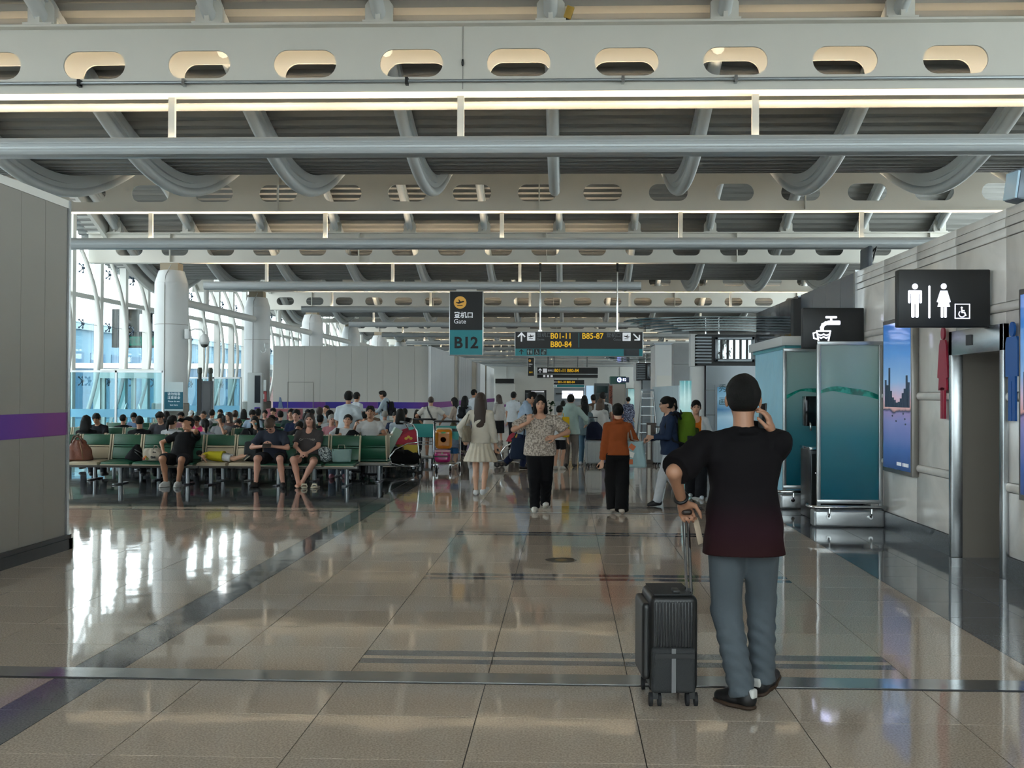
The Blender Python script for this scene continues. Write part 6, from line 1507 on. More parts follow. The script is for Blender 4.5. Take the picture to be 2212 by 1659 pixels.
# wristband and phone
W_ = J['wrl']; dr = nrm(J['wrl'] - J['ell']); a_ = nrm(np.cross(dr, npv(0, 0, 1))); b_ = np.cross(dr, a_)
MB().tube([tuple(W_ - dr * .03 + (a_ * math.cos(t) + b_ * math.sin(t)) * .032) for t in (2 * PI * k / 20 for k in range(20))], .009, 8, closed=True).build('wristband', M_BLACK, hero, smooth=True)
pc = wpt(hero, J['wrr'] + npv(.045, -.03, .085))
t = thing('mobile_phone', 'dark mobile phone held to the right ear of the man in front', 'phone', pc - Vector((0, 0, .08)), .25); MB().cbox((0, 0, .08), (.011, .075, .155), (-.12, .12, 0)).build('body', M_BLACK, t, bevel=.004)
for k in range(3): MB().cbox((.0065, -.022, .125 - .022 * k), (.004, .016, .014), (-.12, .12, 0)).build('camera_lens', M_CHROME, t)
# ---- his cabin case
g = G(1457, 1531); t = thing('cabin_suitcase', 'black ribbed cabin suitcase with raised handle beside the man in front', 'suitcase', (g.x, g.y + .02, 0), .06)
M_CASE = mat('matt_black_shell', '#191a1b', .42, bump=.06, bscale=120); M_CASE2 = mat('charcoal_fabric', '#27292b', .75, bump=.2, bscale=200)
u = 5.42 / 2240
w, hh, dp = .250, .50, .36
link('shell', blob_mesh('shell', [('+', rbox((0, .18, .075 + hh / 2), (w, dp, hh), .035), 0)], .009), M_CASE, t)
link('side_pocket', blob_mesh('side_pocket', [('+', rbox((-w / 2 - .012, .19, .13 + .2), (.05, .31, .40), .02), 0)], .009), M_CASE, t)
for k in range(12): MB().box((-w / 2 + .028 + .0165 * k, -.008, .31), (-w / 2 + .0385 + .0165 * k, .006, .545)).build('rib', M_CASE, t, bevel=.003)
link('front_pocket', blob_mesh('front_pocket', [('+', rbox((-.005, .0, .195), (w - .02, .05, .235), .018), 0)], .008), M_CASE2, t)
MB().box((-w / 2 + .02, -.032, .26), (w / 2 - .025, -.024, .285)).build('pocket_flap', M_BLACK, t); MB().box((-.018, -.0315, .085), (.004, -.0245, .31)).build('centre_strap', mat('grey_webbing', '#6f7072', .6), t)
MB().box((-w / 2 + .02, .01, .575), (w / 2 - .03, .33, .583)).build('lid', M_CASE2, t, bevel=.003); MB().box((.0, .03, .583), (.035, .12, .598)).build('latch', M_BLACK, t, bevel=.003)
for x in (-w / 2 + .03, w / 2 - .03):
    for y in (.03, .33): wheel_pair(t, x, y, .035)
for dx in (.078, .102): MB().cone((dx, .08, .57), (dx - .02, .08, 1.0), .0085, n=10).build('handle_rod', M_CHROME, t)
link('handle_grip', blob_mesh('handle_grip', [('+', rbox((.07, .08, 1.005), (.055, .12, .03), .012), 0)], .006), mat('dark_brown_grip', '#2a1f1a', .5), t)
MB().box((.07, .075, .585), (.11, .09, .60)).build('handle_base', M_BLACK, t)
t = thing('boarding_pass', 'crumpled pale paper slip held against the case handle', 'paper', wpt(hero, J['wrl'] + nrm(npv(-.32, -.62, -.72)) * .1) + Vector((.03, 0, -.12)))
MB().add([(0, 0, .1), (.03, .01, .1), (.06, 0, -.03), (.03, -.01, -.04), (.0, .002, .1), (.03, .012, .1), (.06, .002, -.03), (.03, -.008, -.04)], [(0, 1, 2, 3), (7, 6, 5, 4)]).build('slip', mat('paper_cream', '#b9a690', .7), t)

# ================================================================ WALKING AND STANDING PEOPLE
def spot(px, py, htop):
    g = G(px, py); return (g.x, g.y, 0), AT(px, htop, g.y).z
def spotY(px, Y, htop): a = AT(px, htop, Y); return (a.x, Y, 0), a.z
def L(loc, rz, h, px, py, dy=0.): return lpt(loc, rz, h, AT(px, py, loc[1] + dy))
# heavyset woman walking to the camera
M_LACE = pattern_mat('speckled_lace', ['#7d746c', '#a89c90', '#bdb3a8'], 42.)
loc, h = spot(1166, 1104, 855)
w1 = person('woman in a speckled cream blouse and black trousers walking towards the camera', loc, .05, dict(lean=3, hp=4, ank={'l': (.085, .14, .10), 'r': (-.075, -.10, .075)}, fp={'l': -18, 'r': 4}, fy={'l': 6, 'r': -6}, kpole={'l': (.05, -1, 0), 'r': (0, -1, 0)},
    wr={'r': L(loc, .05, h, 1142, 912, -.22), 'l': L(loc, .05, h, 1200, 944, -.2)}, epole={'r': (-.9, .1, -.5), 'l': (.9, .3, -.2)}, hd={'r': npv(.1, -.1, .95), 'l': npv(-.9, -.35, -.1)}, hn={'r': npv(.4, .9, 0), 'l': npv(0, .8, -.4)}, curl={'r': 55, 'l': 20}),
    h=h, build=1.34, sh=1.14, hip=1.0, skin='a', hair='long', hairlen=.2, top=('blouse', M_LACE, {'hem': -.10, 'sleeve': .85, 'sr': .075, 'flare': 1.15, 'g': .98, 'hemw': .245}), bottom=('trousers', '#0e0e11'), shoes='#c9c6bd', res=.011)
def shoulder_bag(label, p, rz, m, strap_to, w=.26, d=.1, hh=.28, name='shoulder_bag', r=.009):
    t = soft_bag(name, label, p, rz, [('+', loft((0, 0, 0), np.eye(3), (0, .03, hh * .7, hh), (w * .46, w * .5, w * .48, w * .38), (d * .45, d * .5, d * .45, d * .2), p=2.8, fold=.005, nf=22), 0)], m, .012)
    if strap_to is not None:
        s_ = Matrix.Rotation(-rz, 3, 'Z') @ (Vector(strap_to) - Vector(p))
        for q in (-1, 1): MB().tube([(q * w * .3, 0, hh * .95), tuple(Vector((q * w * .3, 0, hh)).lerp(s_, .6)), tuple(s_ + Vector((0, .0, .0)))], r, 6).build('strap', m, t, smooth=True)
    return t
sp = wpt(w1, PJ[w1.name]['shr']) + Vector((-.02, -.05, .07)); p = AT(1120, 992, loc[1] + .18)
shoulder_bag('dark navy shoulder bag carried by the woman in the speckled blouse', p, .2, cloth('#1c2638'), sp, .24, .12, .30)
# woman in rust blouse walking away
loc, h = spot(1334, 1110, 878)
w2 = person('woman in a rust blouse and black flared trousers walking away', loc, PI + .05, dict(lean=2, ank={'l': (.055, -.1, .10), 'r': (-.05, .14, .10)}, fp={'l': 8, 'r': 12}, fy={'l': 4, 'r': -10}, wr={'l': (.24, -.02, .80), 'r': (-.2, -.26, 1.02)}, hp=3, curl={'l': 35, 'r': 40}), h=h * 1.02, build=.93, sh=.95, hip=1.0, skin='c', hair='bun',
    top=('shirt', '#8a4522', {'hem': -.02, 'sr': .074, 'cuff': .75, 'sleeve': 1.95, 'g': 1.02, 'fold': .005}), bottom=('wide', '#0d0d0f'), shoes='#c3b9ae', res=.011)
sp = wpt(w2, PJ[w2.name]['shr']) + Vector((0.0, -.02, .08)); p = AT(1372, 1010, loc[1] + .02)
t = soft_bag('tote_bag', 'pale blue tote bag with orange shapes on the rust-bloused woman', p, -.25, [('+', loft((0, 0, 0), np.eye(3), (0, .03, .3, .36), (.14, .15, .12, .1), (.05, .06, .05, .03), p=2.8, fold=.004, nf=14), 0)], cloth('#8fa9ad'), .012)
for k in range(3): MB().cbox((-.06 + .015 * k, -.064, .08 + .1 * k), (.08, .006, .07), (0, .3 * k, 0)).build('print_patch', mat('patch_orange', '#b5623a', .7) if k != 1 else M_WHITE, t)
s_ = Matrix.Rotation(.25, 3, 'Z') @ (sp - p)
for q in (-1, 1): MB().tube([(q * .06, 0, .35), tuple(s_ * .6 + Vector((q * .03, -.05, 0))), tuple(s_)], .011, 6).build('strap', cloth('#8f8076'), t)
t = soft_bag('carrier_bag', 'orange carrier bag held ahead of the rust-bloused woman', AT(1301, 960, 23.6), 0, [('+', loft((0, 0, 0), np.eye(3), (0, .03, .2, .3), (.09, .1, .07, .03), (.05, .05, .04, .02), p=2.6, fold=.006, nf=20), 0)], cloth('#a8482c'), .013); MB().tube([(-.02, 0, .29), (0, 0, .42), (.02, 0, .29)], .006, 5).build('handle', cloth('#c3b9ae'), t)
# woman in the white dress walking away
loc, h = spot(1037, 1071, 850)
w3 = person('long-haired woman in a short white pleated dress walking away', loc, PI - .05, dict(lean=1, ank={'l': (.075, -.06, .075), 'r': (-.075, .16, .11)}, fp={'r': -24, 'l': 0}, fy={'l': 10, 'r': -25}, wr={'l': (.30, -.16, .95), 'r': (-.25, -.05, .82)}, epole={'l': (.8, .6, 0), 'r': (-.5, .8, 0)}, curl={'l': 40, 'r': 35}), h=h, build=.92, sh=.92, hip=.96, skin='c', hair='long', hairlen=.40, hairc='b',
    top=('dress', '#c9c4b8', {'hem': -.06, 'sr': .072, 'cuff': .85, 'sleeve': 1.8, 'g': 1.0, 'fold': .005}), bottom=('skirt', '#c9c2b2', .33, .285), shoes='#c6cacd', res=.011)
p = AT(1008, 955, loc[1] - .12); sp = wpt(w3, PJ[w3.name]['shl']) + Vector((-.01, 0, .07))
shoulder_bag('grey-beige shoulder bag on the woman in the white dress', p, 1.2, cloth('#7f786a'), sp, .24, .1, .26)
t = thing('mobile_phone', 'dark phone in the right hand of the woman in the white dress', 'phone', wpt(w3, PJ[w3.name]['wrr'] + npv(0, -.03, -.16))); MB().cbox((0, 0, .05), (.07, .01, .14), (.5, .3, 0)).build('body', M_BLACK, t, bevel=.003)
# backpacker walking left
loc, h = spot(1447, 1093, 858); rz = -PI / 2 + .12
m4 = person('man with glasses in a navy jacket and white trousers walking left', loc, rz, dict(lean=4, hy=-4, hp=2, ank={'l': (.07, -.22, .08), 'r': (-.07, .24, .12)}, fp={'l': 6, 'r': -28}, fy={'l': 0, 'r': 0}, wr={'l': (.12, -.30, 1.08), 'r': (-.16, -.30, 1.04)}, epole={'l': (.5, .6, -.4), 'r': (-.5, .6, -.4)}, curl={'l': 50, 'r': 50}), h=h, build=.98, skin='a', hair='short',
    top=('jacket', '#1f2c44', {'hem': -.12, 'sr': .066, 'cuff': .7, 'g': 1.04, 'fold': .006}), bottom=('trousers', '#b9bcc0'), shoes='#15161a', res=.011, extra={'glasses': 1})
def backpack(label, root, m1, m2, w=.32, d=.22, hh=.5, back=.12, zoff=-.02):
    J_ = PJ[root.name]; c = wpt(root, J_['tw'](0, back + d / 2, zoff)); t = thing('backpack', label, 'bag', c, root.rotation_euler[2])
    link('body', blob_mesh('body', [('+', loft((0, 0, 0), np.eye(3), (0, .05, hh * .75, hh), (w * .46, w * .5, w * .46, w * .3), (d * .42, d * .5, d * .45, d * .25), p=2.8, fold=.006, nf=16), 0)], .013), m1, t)
    link('front_pocket', blob_mesh('front_pocket', [('+', rbox((0, d * .5, hh * .32), (w * .62, .08, hh * .5), .035), 0)], .012), m2, t)
    link('base_panel', blob_mesh('base_panel', [('+', loft((0, 0, -.012), np.eye(3), (0, .03, .08), (w * .44, w * .515, w * .52), (d * .42, d * .515, d * .52), p=2.8), 0)], .013), cloth('#1a1c20'), t)
    for q in (-1, 1):
        MB().tube([(q * .09, -d * .4, hh * .8), (q * .12, -d * .55, hh * .97), (q * .13, -d * .5 - .14, hh * .9), (q * .15, -d * .5 - .22, hh * .6), (q * .17, -d * .5 - .1, hh * .2), (q * .15, -d * .2, .06)], .018, 6).build('strap', cloth('#1a1c20'), t, smooth=True)
        MB().box((q * w * .5 - .01, -.03, .02), (q * w * .5 + .01, .05, hh * .35)).build('side_pocket', cloth('#23272c'), t, bevel=.008)
    MB().tube([(-.04, -d * .3, hh * .95), (0, -d * .35, hh * 1.05), (.04, -d * .3, hh * .95)], .01, 6).build('grab_loop', M_BLACK, t)
    return t
backpack('large lime green hiking backpack on the man in white trousers', m4, cloth('#51701c'), cloth('#2c3818'), .34, .26, .52, .13, -.04)
# woman in orange top
loc, h = spot(1503, 1077, 866)
person('woman in an orange tank top under an open white shirt walking forward', loc, -.08, dict(lean=1, hp=2, ank={'l': (.08, -.10, .075), 'r': (-.08, .08, .085)}, fp={'r': -8}, wr={'l': (.27, -.12, .86), 'r': (-.27, -.1, .86)}), h=h, build=.9, sh=.95, skin='a', hair='bun', top=('tank', '#b8651a', {'hem': .0, 'neck': .03}), bottom=('wide', '#14161b'), shoes='#b9c3cb', res=.011, extra={'over': '#c2c6ca'})
# ---- queue in the middle distance
def st(label, px, py, ht, rz, **k):
    pose = k.pop('pose', None); loc, h = spot(px, py, ht); return person(label, loc, rz, pose, h=h, res=k.pop('res', .014), **k)
hood = st('man in a pale mint hoodie and taupe trousers, seen from behind', 1232, 1009, 853, PI - .15, skin='a', hair='short', build=1.05, top=('hoodie', '#a3b8b3', {'hem': -.16, 'g': 1.1, 'sr': .075, 'cuff': .7}), bottom=('trousers', '#77706a'), shoes='#2a2a2c', pose=dict(wr={'r': (-.34, -.22, 1.02), 'l': (.24, -.05, .84)}))
boy = st('boy in a white T-shirt and black shorts with a yellow bag', 1207, 1014, 877, PI - .5, skin='a', hair='short', build=.82, sh=.9, top=('tee', '#c3c6c8', {'g': 1.15}), bottom=('shorts', '#1a1a1e', .85), shoes='#a9a6a0', pose=dict(hp=4))
t = soft_bag('yellow_bag', 'flat yellow bag hanging on the boy in black shorts', AT(1222, 945, PJ[boy.name]['root'].location.y - .12), 0, [('+', rbox((0, 0, .22), (.16, .05, .44), .022), 0)], cloth('#c2a01e'), .012); MB().tube([(-.04, 0, .43), (-.06, 0, .52)], .008, 5).build('strap', cloth('#c2a01e'), t)
gw = st('woman with long black hair in a grey-teal top and blue jeans, queueing', 1263, 1004, 868, PI - .3, skin='a', hair='long', hairlen=.3, build=.9, sh=.92, top=('shirt', '#6a7a80', {'g': 1.05}), bottom=('jeans', '#5b7a90'), shoes='#b9c0c4', pose=dict(wr={'r': (-.18, -.3, .95)}))
ww = st('brown-haired woman in a loose white top reaching for her luggage', 1292, 1002, 861, PI / 2 + 1.1, skin='a', hair='long', hairlen=.22, hairc='m', build=.98, top=('tee', '#c0bfbd', {'g': 1.15, 'sleeve': .95, 'hem': -.16}), bottom=('jeans', '#4a5560'), shoes='#8a8a88', pose=dict(lean=12, wr={'r': (-.1, -.36, .95), 'l': (.1, -.34, .98)}))
bk_ = st('man in a white T-shirt with a dark backpack at the head of the queue', 1302, 985, 848, PI, skin='b', hair='fluffy', build=1.05, top=('tee', '#b5b9bd', {'g': 1.05}), bottom=('trousers', '#3a3d42'), shoes='#2a2a2c', pose=dict(hp=10))
backpack('dark grey backpack on the man at the head of the queue', bk_, cloth('#2c2e30'), cloth('#35322c'), .3, .18, .44, .12, .0)
st('dark-haired person in the far queue with light clothes', 1262, 978, 855, PI, skin='a', hair='bob', build=.9, top=('tee', '#8d8a84', {'g': 1.05}), bottom=('trousers', '#2c2f36'), shoes='#2a2a2c')
st('far queueing person with dark hair and brown top', 1282, 970, 853, PI + .3, skin='b', hair='short', build=1., top=('tee', '#5a4638', {'g': 1.05}), bottom=('trousers', '#2c2f36'), shoes='#2a2a2c')
st('small woman in a pale dress far ahead beside the mint hoodie', 1216, 965, 866, PI, skin='c', hair='bob', build=.85, top=('tee', '#b9bcbb', {'g': 1.0}), bottom=('skirt', '#b9b4aa', .4, .24), shoes='#8a8a88')
case_w = suitcase('white hard-shell suitcase with raised handle in the queue', (*G(1282, 1008).xy, 0), .05, .36, .24, .52, '#a9b0b2', .5, 4)
c_ = case_w.location
soft_bag('travel_bag', 'navy travel bag sitting on the white suitcase', (c_.x + .02, c_.y - .02, .60), 0, [('+', loft((0, 0, 0), np.eye(3), (0, .04, .28, .4), (.18, .2, .17, .07), (.1, .11, .1, .04), p=2.6, fold=.006, nf=18), 0)], cloth('#191f33'), .013)
suitcase('lavender suitcase half hidden behind the white suitcase', (*G(1299, 1006).xy, 0), .05, .26, .24, .5, '#6d6a86', 0, 3)
suitcase('slim white suitcase beside the ladder and the backpacker', (*G(1421, 1006).xy, 0), .1, .22, .3, .5, '#a9b3ba', .3, 3)
# tall grey case with white strip near ladder
t = thing('advert_stand', 'narrow brown stand with a white printed strip by the ladder', 'stand', (*G(1408, 1002).xy, 0)); MB().box((-.12, 0, 0), (.1, .1, .95)).build('body', mat('stand_brown', '#4a3f3a', .5), t); MB().box((-.1, -.008, .1), (-.03, 0, .9)).build('white_strip', M_WHITE, t); text('安 全 出 行', .05, M_INKG, t, (-.065, -.012, .5), (PI / 2, PI / 2, 0))
# man leaning on a trolley
loc, h = spot(1128, 1015, 847)
ln = person('man in a loose pale blue shirt and navy jeans leaning over a trolley, head bowed', loc, PI / 2 + .25, dict(lean=12, hp=34, hy=0, ank={'l': (.08, -.02, .08), 'r': (-.06, .36, .17)}, fp={'r': -40}, wr={'l': (.15, -.34, 1.0), 'r': (-.15, -.32, 1.0)}), h=h * 1.03, build=1.02, skin='a', hair='short', top=('shirt', '#8ea0b4', {'g': 1.14, 'hem': -.18, 'sr': .075, 'fold': .008, 'sleeve': 1.6}), bottom=('trousers', '#1b2440'), shoes='#121216', res=.013)
tp = trolley('luggage trolley with a pink round panel under the leaning man', (loc[0] - .1, loc[1] + .62, 0), -PI / 2 - .3, '#b0628a', '#3a7a76')
# far left group near the partition doors
st('woman with a light cardigan and long black skirt, looking left', 1078, 957, 853, -PI * .75, skin='c', hair='bob', hairc='b', build=.9, sh=.92, top=('knit', '#a9a7a4', {'g': 1.1, 'sr': .07}), bottom=('skirt', '#15161a', .55, .2), shoes='#8a7f76', pose=dict(wr={'l': (.1, -.28, 1.02)}))
st('man in a white shirt and dark trousers turned away, holding a bag', 1108, 968, 847, PI - .5, skin='b', hair='short', build=1., top=('shirt', '#b9c0c6', {'g': 1.05, 'sleeve': .8, 'sr': .07}), bottom=('trousers', '#1b1d22'), shoes='#15161a', pose=dict(hy=20))
st('woman in a black T-shirt far behind the leaning man', 1148, 955, 864, -.6, skin='b', hair='bun', build=.9, top=('tee', '#17181a'), bottom=('trousers', '#2c2f36'), shoes='#15161a')
st('woman in a dark floral dress standing by the far tower', 1357, 948, 858, PI + .2, skin='a', hair='bun', build=1.0, top=('dress', pattern_mat('floral_navy', ['#1c2238', '#2a3150', '#8d93a8'], 30.), {'g': 1.1, 'hem': -.05}), bottom=('skirt', pattern_mat('floral_navy', ['#1c2238', '#2a3150', '#8d93a8'], 30.), .5, .26), shoes='#15161a')
st('ponytailed woman in navy with a white mask behind the backpacker', 1453, 1035, 860, -.9, skin='c', hair='pony', build=.9, top=('tee', '#1a2336'), bottom=('trousers', '#1a1c22'), shoes='#2a2a2c', extra={'mask': '#b9c0c2'})
st('woman in a beige top and long pleated mauve skirt, looking at her phone', 984, 976, 859, -PI / 2 - .35, skin='c', hair='long', hairlen=.2, build=.85, sh=.9, top=('knit', '#a2948a', {'g': .95}), bottom=('skirt', '#7f6d68', .62, .2), shoes='#8a7f76', pose=dict(wr={'l': (.05, -.3, 1.12), 'r': (-.05, -.3, 1.12)}, hp=10))
w6 = st('woman in a pale top and dark trousers with a black shoulder pack', 1003, 980, 856, PI - .35, skin='c', hair='long', hairlen=.22, build=.9, top=('shirt', '#9aa2ac', {'g': 1.05}), bottom=('slim', '#14161c'), shoes='#5a5048', pose=dict(ank={'l': (.08, -.02, .075), 'r': (-.1, .2, .09)}))
backpack('small black pack on the woman in dark trousers', w6, cloth('#15161a'), cloth('#1d1f24'), .22, .12, .3, .11, .12)
st('tall man in white far behind the woman in the white dress', 1022, 955, 842, PI - .9, skin='b', hair='short', build=1., top=('tee', '#b9bfc6'), bottom=('trousers', '#2c2f36'), shoes='#15161a')
loc, h = spotY(752, 20.35, 846)
person('man in an oversized white T-shirt standing among the benches, seen from behind', loc, PI - .15, dict(hy=14, wr={'l': (.25, -.1, .84), 'r': (-.25, -.06, .84)}), h=h, skin='b', hair='fluffy', build=1.04, sh=1.05, top=('tee', '#b9c4cb', {'g': 1.14, 'sleeve': .85, 'sr': .078, 'flare': 1.1, 'hem': -.2}), bottom=('trousers', '#23252b'), shoes='#b9bcbd', res=.012)
sc_ = suitcase('dark suitcase with a pale raised handle beside the standing man', (loc[0] + .28, loc[1] - .35, 0), 0, .26, .22, .5, '#26282c', .42, 3)
loc, h = spotY(769, 26.9, 848)
person('second man in white farther behind the standing man', loc, PI - .6, dict(hy=10), h=h, skin='b', hair='short', build=.98, top=('tee', '#b5bcc2', {'g': 1.08}), bottom=('trousers', '#23252b'), shoes='#b9bcbd', res=.015)
loc, h = spotY(831, 31.0, 845)
hs = person('young man in a grey hoodie with headphones walking left, phone in hand', loc, -PI / 2, dict(lean=3, hp=6, ank={'l': (.07, -.2, .08), 'r': (-.07, .2, .1)}, wr={'l': (.1, -.36, 1.02), 'r': (-.15, -.26, 1.0)}), h=h, skin='b', hair='fluffy', build=.95, top=('hoodie', '#9aa8b2', {'g': 1.05}), bottom=('trousers', '#1c2030'), shoes='#b9bcbd', res=.015)
backpack('black backpack on the young man in the grey hoodie', hs, cloth('#15161a'), cloth('#1b1d22'), .28, .18, .42, .12, .02)
loc, h = spotY(931, 25.6, 857)
sl = person('man in a white T-shirt and grey shorts with a sling strap, seen from behind', loc, PI + .1, dict(wr={'l': (.28, -.16, 1.0), 'r': (-.28, -.16, 1.0)}, epole={'l': (.9, .5, 0), 'r': (-.9, .5, 0)}), h=h, skin='b', hair='buzz', hairc='b', build=1.12, sh=1.12, top=('tee', '#bdbab4', {'g': 1.05, 'sleeve': .75, 'sr': .072}), bottom=('shorts', '#5a5c5e'), shoes='#6d6a66', res=.014)
J_ = PJ[sl.name]; MB().tube([tuple(J_['tw'](.1, .02, .50)), tuple(J_['tw'](.08, .128, .40)), tuple(J_['tw'](-.02, .142, .2)), tuple(J_['tw'](-.14, .12, .02))], .022, 6).build('sling_strap', cloth('#4a4c4e'), sl)
g = G(962, 1022); ch = person('small child in an olive bucket hat standing behind the orange case', (g.x + .02, g.y + 1.25, 0), PI, dict(), h=AT(960, 914, g.y + 1.25).z, skin='c', hair='bob', build=1.05, sh=.85, top=('tee', '#7a8a9c', {'g': 1.1}), bottom=('shorts', '#3b6a9c'), shoes='#b9a894', res=.013)
J_ = PJ[ch.name]; link('bucket_hat', blob_mesh('bucket_hat', [('+', ell(J_['hw'](0, .01, .06), (.1, .115, .09)), 0), ('c', half(J_['hw'](0, 0, .03), (0, 0, -1))), ('+', loft(J_['hw'](0, .01, .0), np.eye(3), (0, .03, .06), (.15, .12, .1), (.16, .13, .11), p=2), .01)], .012), cloth('#4e4a38'), ch)
# ================================================================ SEATED TRAVELLERS, FRONT BENCH
def seat_loc(px, Y): return (AT(px, 985, Y).x, Y - .02, 0)
loc = seat_loc(398, Y_R1)
pm = person('man in a black polo, black shorts and white trainers lounging on the front bench', loc, .0, dict(pel=(.0, -.13, .475), lean=-29, side=3, hy=-55, hp=6, ht=-6, ank={'r': (-.14, -.44, .075), 'l': (.07, -.44, .075)}, fy={'l': 0, 'r': -18}, kpole={'l': (.35, -1, .9), 'r': (-.2, -1, .9)},
    wr={'l': (.12, .03, .95), 'r': (-.30, -.16, .58)}, epole={'l': (.75, -1, 0), 'r': (-.8, .3, .1)}, hd={'l': npv(-.75, .1, .4)}, hn={'l': npv(-.4, -.2, -.8)}, curl={'l': 40, 'r': 30}), base='seat', h=1.70, build=1.02, sh=1.03, skin='b', hair='buzz', top=('shirt', '#101114', {'sleeve': .7, 'sr': .068, 'g': 1.06, 'hem': -.06}), bottom=('shorts', '#17181d', .92), shoes='#b9bab8', sole='#c9cac6', res=.011, extra={'cap': '#131317'})
J_ = PJ[pm.name]; MB().tube([tuple(J_['wrl'] - nrm(J_['wrl'] - J_['ell']) * .04 + npv(.03 * math.cos(t), .012 * math.sin(t), .028 * math.sin(t))) for t in (2 * PI * k / 14 for k in range(14))], .007, 6, closed=True).build('watch', M_BLACK, pm)
loc = seat_loc(596, Y_R1)
nv = person('man in a navy T-shirt and black shorts bent over his phone on the front bench', loc, 0, dict(pel=(0, -.03, .51), lean=26, hp=34, ank={'r': (-.22, -.40, .07), 'l': (.24, -.40, .07)}, fy={'l': 14, 'r': -22}, kpole={'l': (.15, -1, .9), 'r': (-.15, -1, .9)}, wr={'l': (.075, -.43, .69), 'r': (-.10, -.43, .69)}, epole={'l': (.8, .0, -.6), 'r': (-.8, .0, -.6)}, hd={'l': npv(-.75, -.4, .2), 'r': npv(.75, -.4, .2)}, hn={'l': npv(-.4, .8, .2), 'r': npv(.4, .8, .2)}, curl={'l': 45, 'r': 45}), base='seat', h=1.72, build=1.02, sh=1.06, skin='e', hair='short', hairc='m', top=('tee', '#2b303c', {'sleeve': .8, 'sr': .07, 'g': 1.05, 'hem': -.04}), bottom=('shorts', '#17181b', .85), shoes='#131316', res=.011)
t = thing('mobile_phone', 'dark phone in both hands of the man in navy', 'phone', wpt(nv, npv(-.01, -.50, .68))); MB().cbox((0, 0, .03), (.15, .012, .075), (-.6, 0, 0)).build('body', M_BLACK, t, bevel=.004)
loc = seat_loc(668, Y_R1)
gwm = person('smiling woman in a grey printed T-shirt and shorts on the front bench', loc, 0, dict(pel=(0, -.02, .51), lean=-6, hp=4, hy=4, ank={'r': (-.08, -.42, .075), 'l': (-.02, -.40, .085)}, fy={'l': -35, 'r': 10}, kpole={'l': (.75, -1, .8), 'r': (-.35, -1, .9)}, wr={'l': (.05, -.31, .60), 'r': (-.055, -.31, .60)}, epole={'l': (.9, .3, -.2), 'r': (-.9, .3, -.2)}, hd={'l': npv(-.7, -.5, -.1), 'r': npv(.7, -.5, -.1)}, hn={'l': npv(-.2, .3, -.9), 'r': npv(.2, .3, -.9)}, curl={'l': 30, 'r': 30}), base='seat', h=1.66, build=1.14, sh=1.05, skin='e', hair='long', hairlen=.2, hairc='b', top=('tee', '#3f3c3e', {'sleeve': .78, 'sr': .07, 'g': 1.04, 'hem': -.04, 'neck': .012}), bottom=('shorts', '#1d2b24', .55), shoes=None, res=.011)
J_ = PJ[gwm.name]; pq = J_['tw'](0, -.138, .30); text('CALIFORNIA', .05, mat('print_grey', '#8d8a88', .7), gwm, tuple(pq), (PI / 2 - .1, 0, 0), bold=.001, depth=.006, name='chest_print')
for k, px in enumerate((658, 682)):
    g = G(px, 1054); t = thing('slipper', 'cream slide slipper on the floor below the woman in grey, %s' % ('left one' if k == 0 else 'right one'), 'slipper', (g.x, g.y, 0), .15 - .3 * k); link('sole', blob_mesh('sole', [('+', rcone((0, .09, .02), (0, -.1, .02), .042, .048), 0), ('c', half((0, 0, .028), (0, 0, 1))), ('c', half((0, 0, .0005), (0, 0, -1)))], .01), mat('slipper_cream', '#b5ad98', .6), t); MB().tube([(-.048, -.05, .02), (-.03, -.05, .065), (.03, -.05, .065), (.048, -.05, .02)], .016, 8).build('band', mat('slipper_cream', '#b5ad98', .6), t, smooth=True)
# child lying across the cream seats
x0, x1 = AT(447, 985, Y_R1).x, AT(540, 985, Y_R1).x
kid = person('small child in a yellow top and white shorts lying face down across the seats', (0, 0, 0), 0, dict(hy=-40, hp=-25, lean=-4, wr={'l': (.26, -.16, 1.30), 'r': (-.22, -.2, 1.12)}, epole={'l': (1, 0, 0), 'r': (-1, 0, 0)}, ank={'l': (.10, .03, .08), 'r': (-.09, .06, .08)}, fp={'l': -50, 'r': -50}), h=.96, build=1.12, sh=.92, skin='c', hair='buzz', top=('tee', '#a9a022', {'g': 1.05, 'sleeve': .5, 'hem': -.1}), bottom=('shorts', '#bfc3c6', .75), shoes='#2a2b29', sole='#b9b4a4', res=.013)
kid.rotation_euler = Matrix(((0, 0, -1), (-1, 0, 0), (0, 1, 0))).to_euler(); kid.location = (x1 + .03, Y_R1 - .06, SZ + .088)
# aisle bench: reclining man, man with folded arm
loc = seat_loc(738, 20.0)
rm = person('man in a white T-shirt reclining with a phone on the short aisle bench', loc, .1, dict(pel=(.04, -.1, .50), lean=-26, side=6, hp=14, ank={'r': (-.12, -.5, .075), 'l': (.12, -.48, .075)}, wr={'r': (-.08, -.22, .82), 'l': (.17, -.12, .60)}, epole={'r': (-.9, .2, -.5), 'l': (.5, .6, 0)}, curl={'r': 50, 'l': 30}), base='seat', h=1.66, build=1.14, sh=1.04, skin='a', hair='short', top=('tee', '#b9bdc0', {'sr': .07, 'g': 1.05, 'hem': -.05}), bottom=('jeans', '#56667a'), shoes='#b57a86', res=.012)
t = thing('mobile_phone', 'phone in the hand of the reclining man in white', 'phone', wpt(rm, PJ[rm.name]['wrr'] + npv(.03, -.06, .02))); MB().cbox((0, 0, .06), (.07, .01, .13), (.2, .2, 0)).build('body', M_BLACK, t, bevel=.003)
loc = seat_loc(800, 20.0)
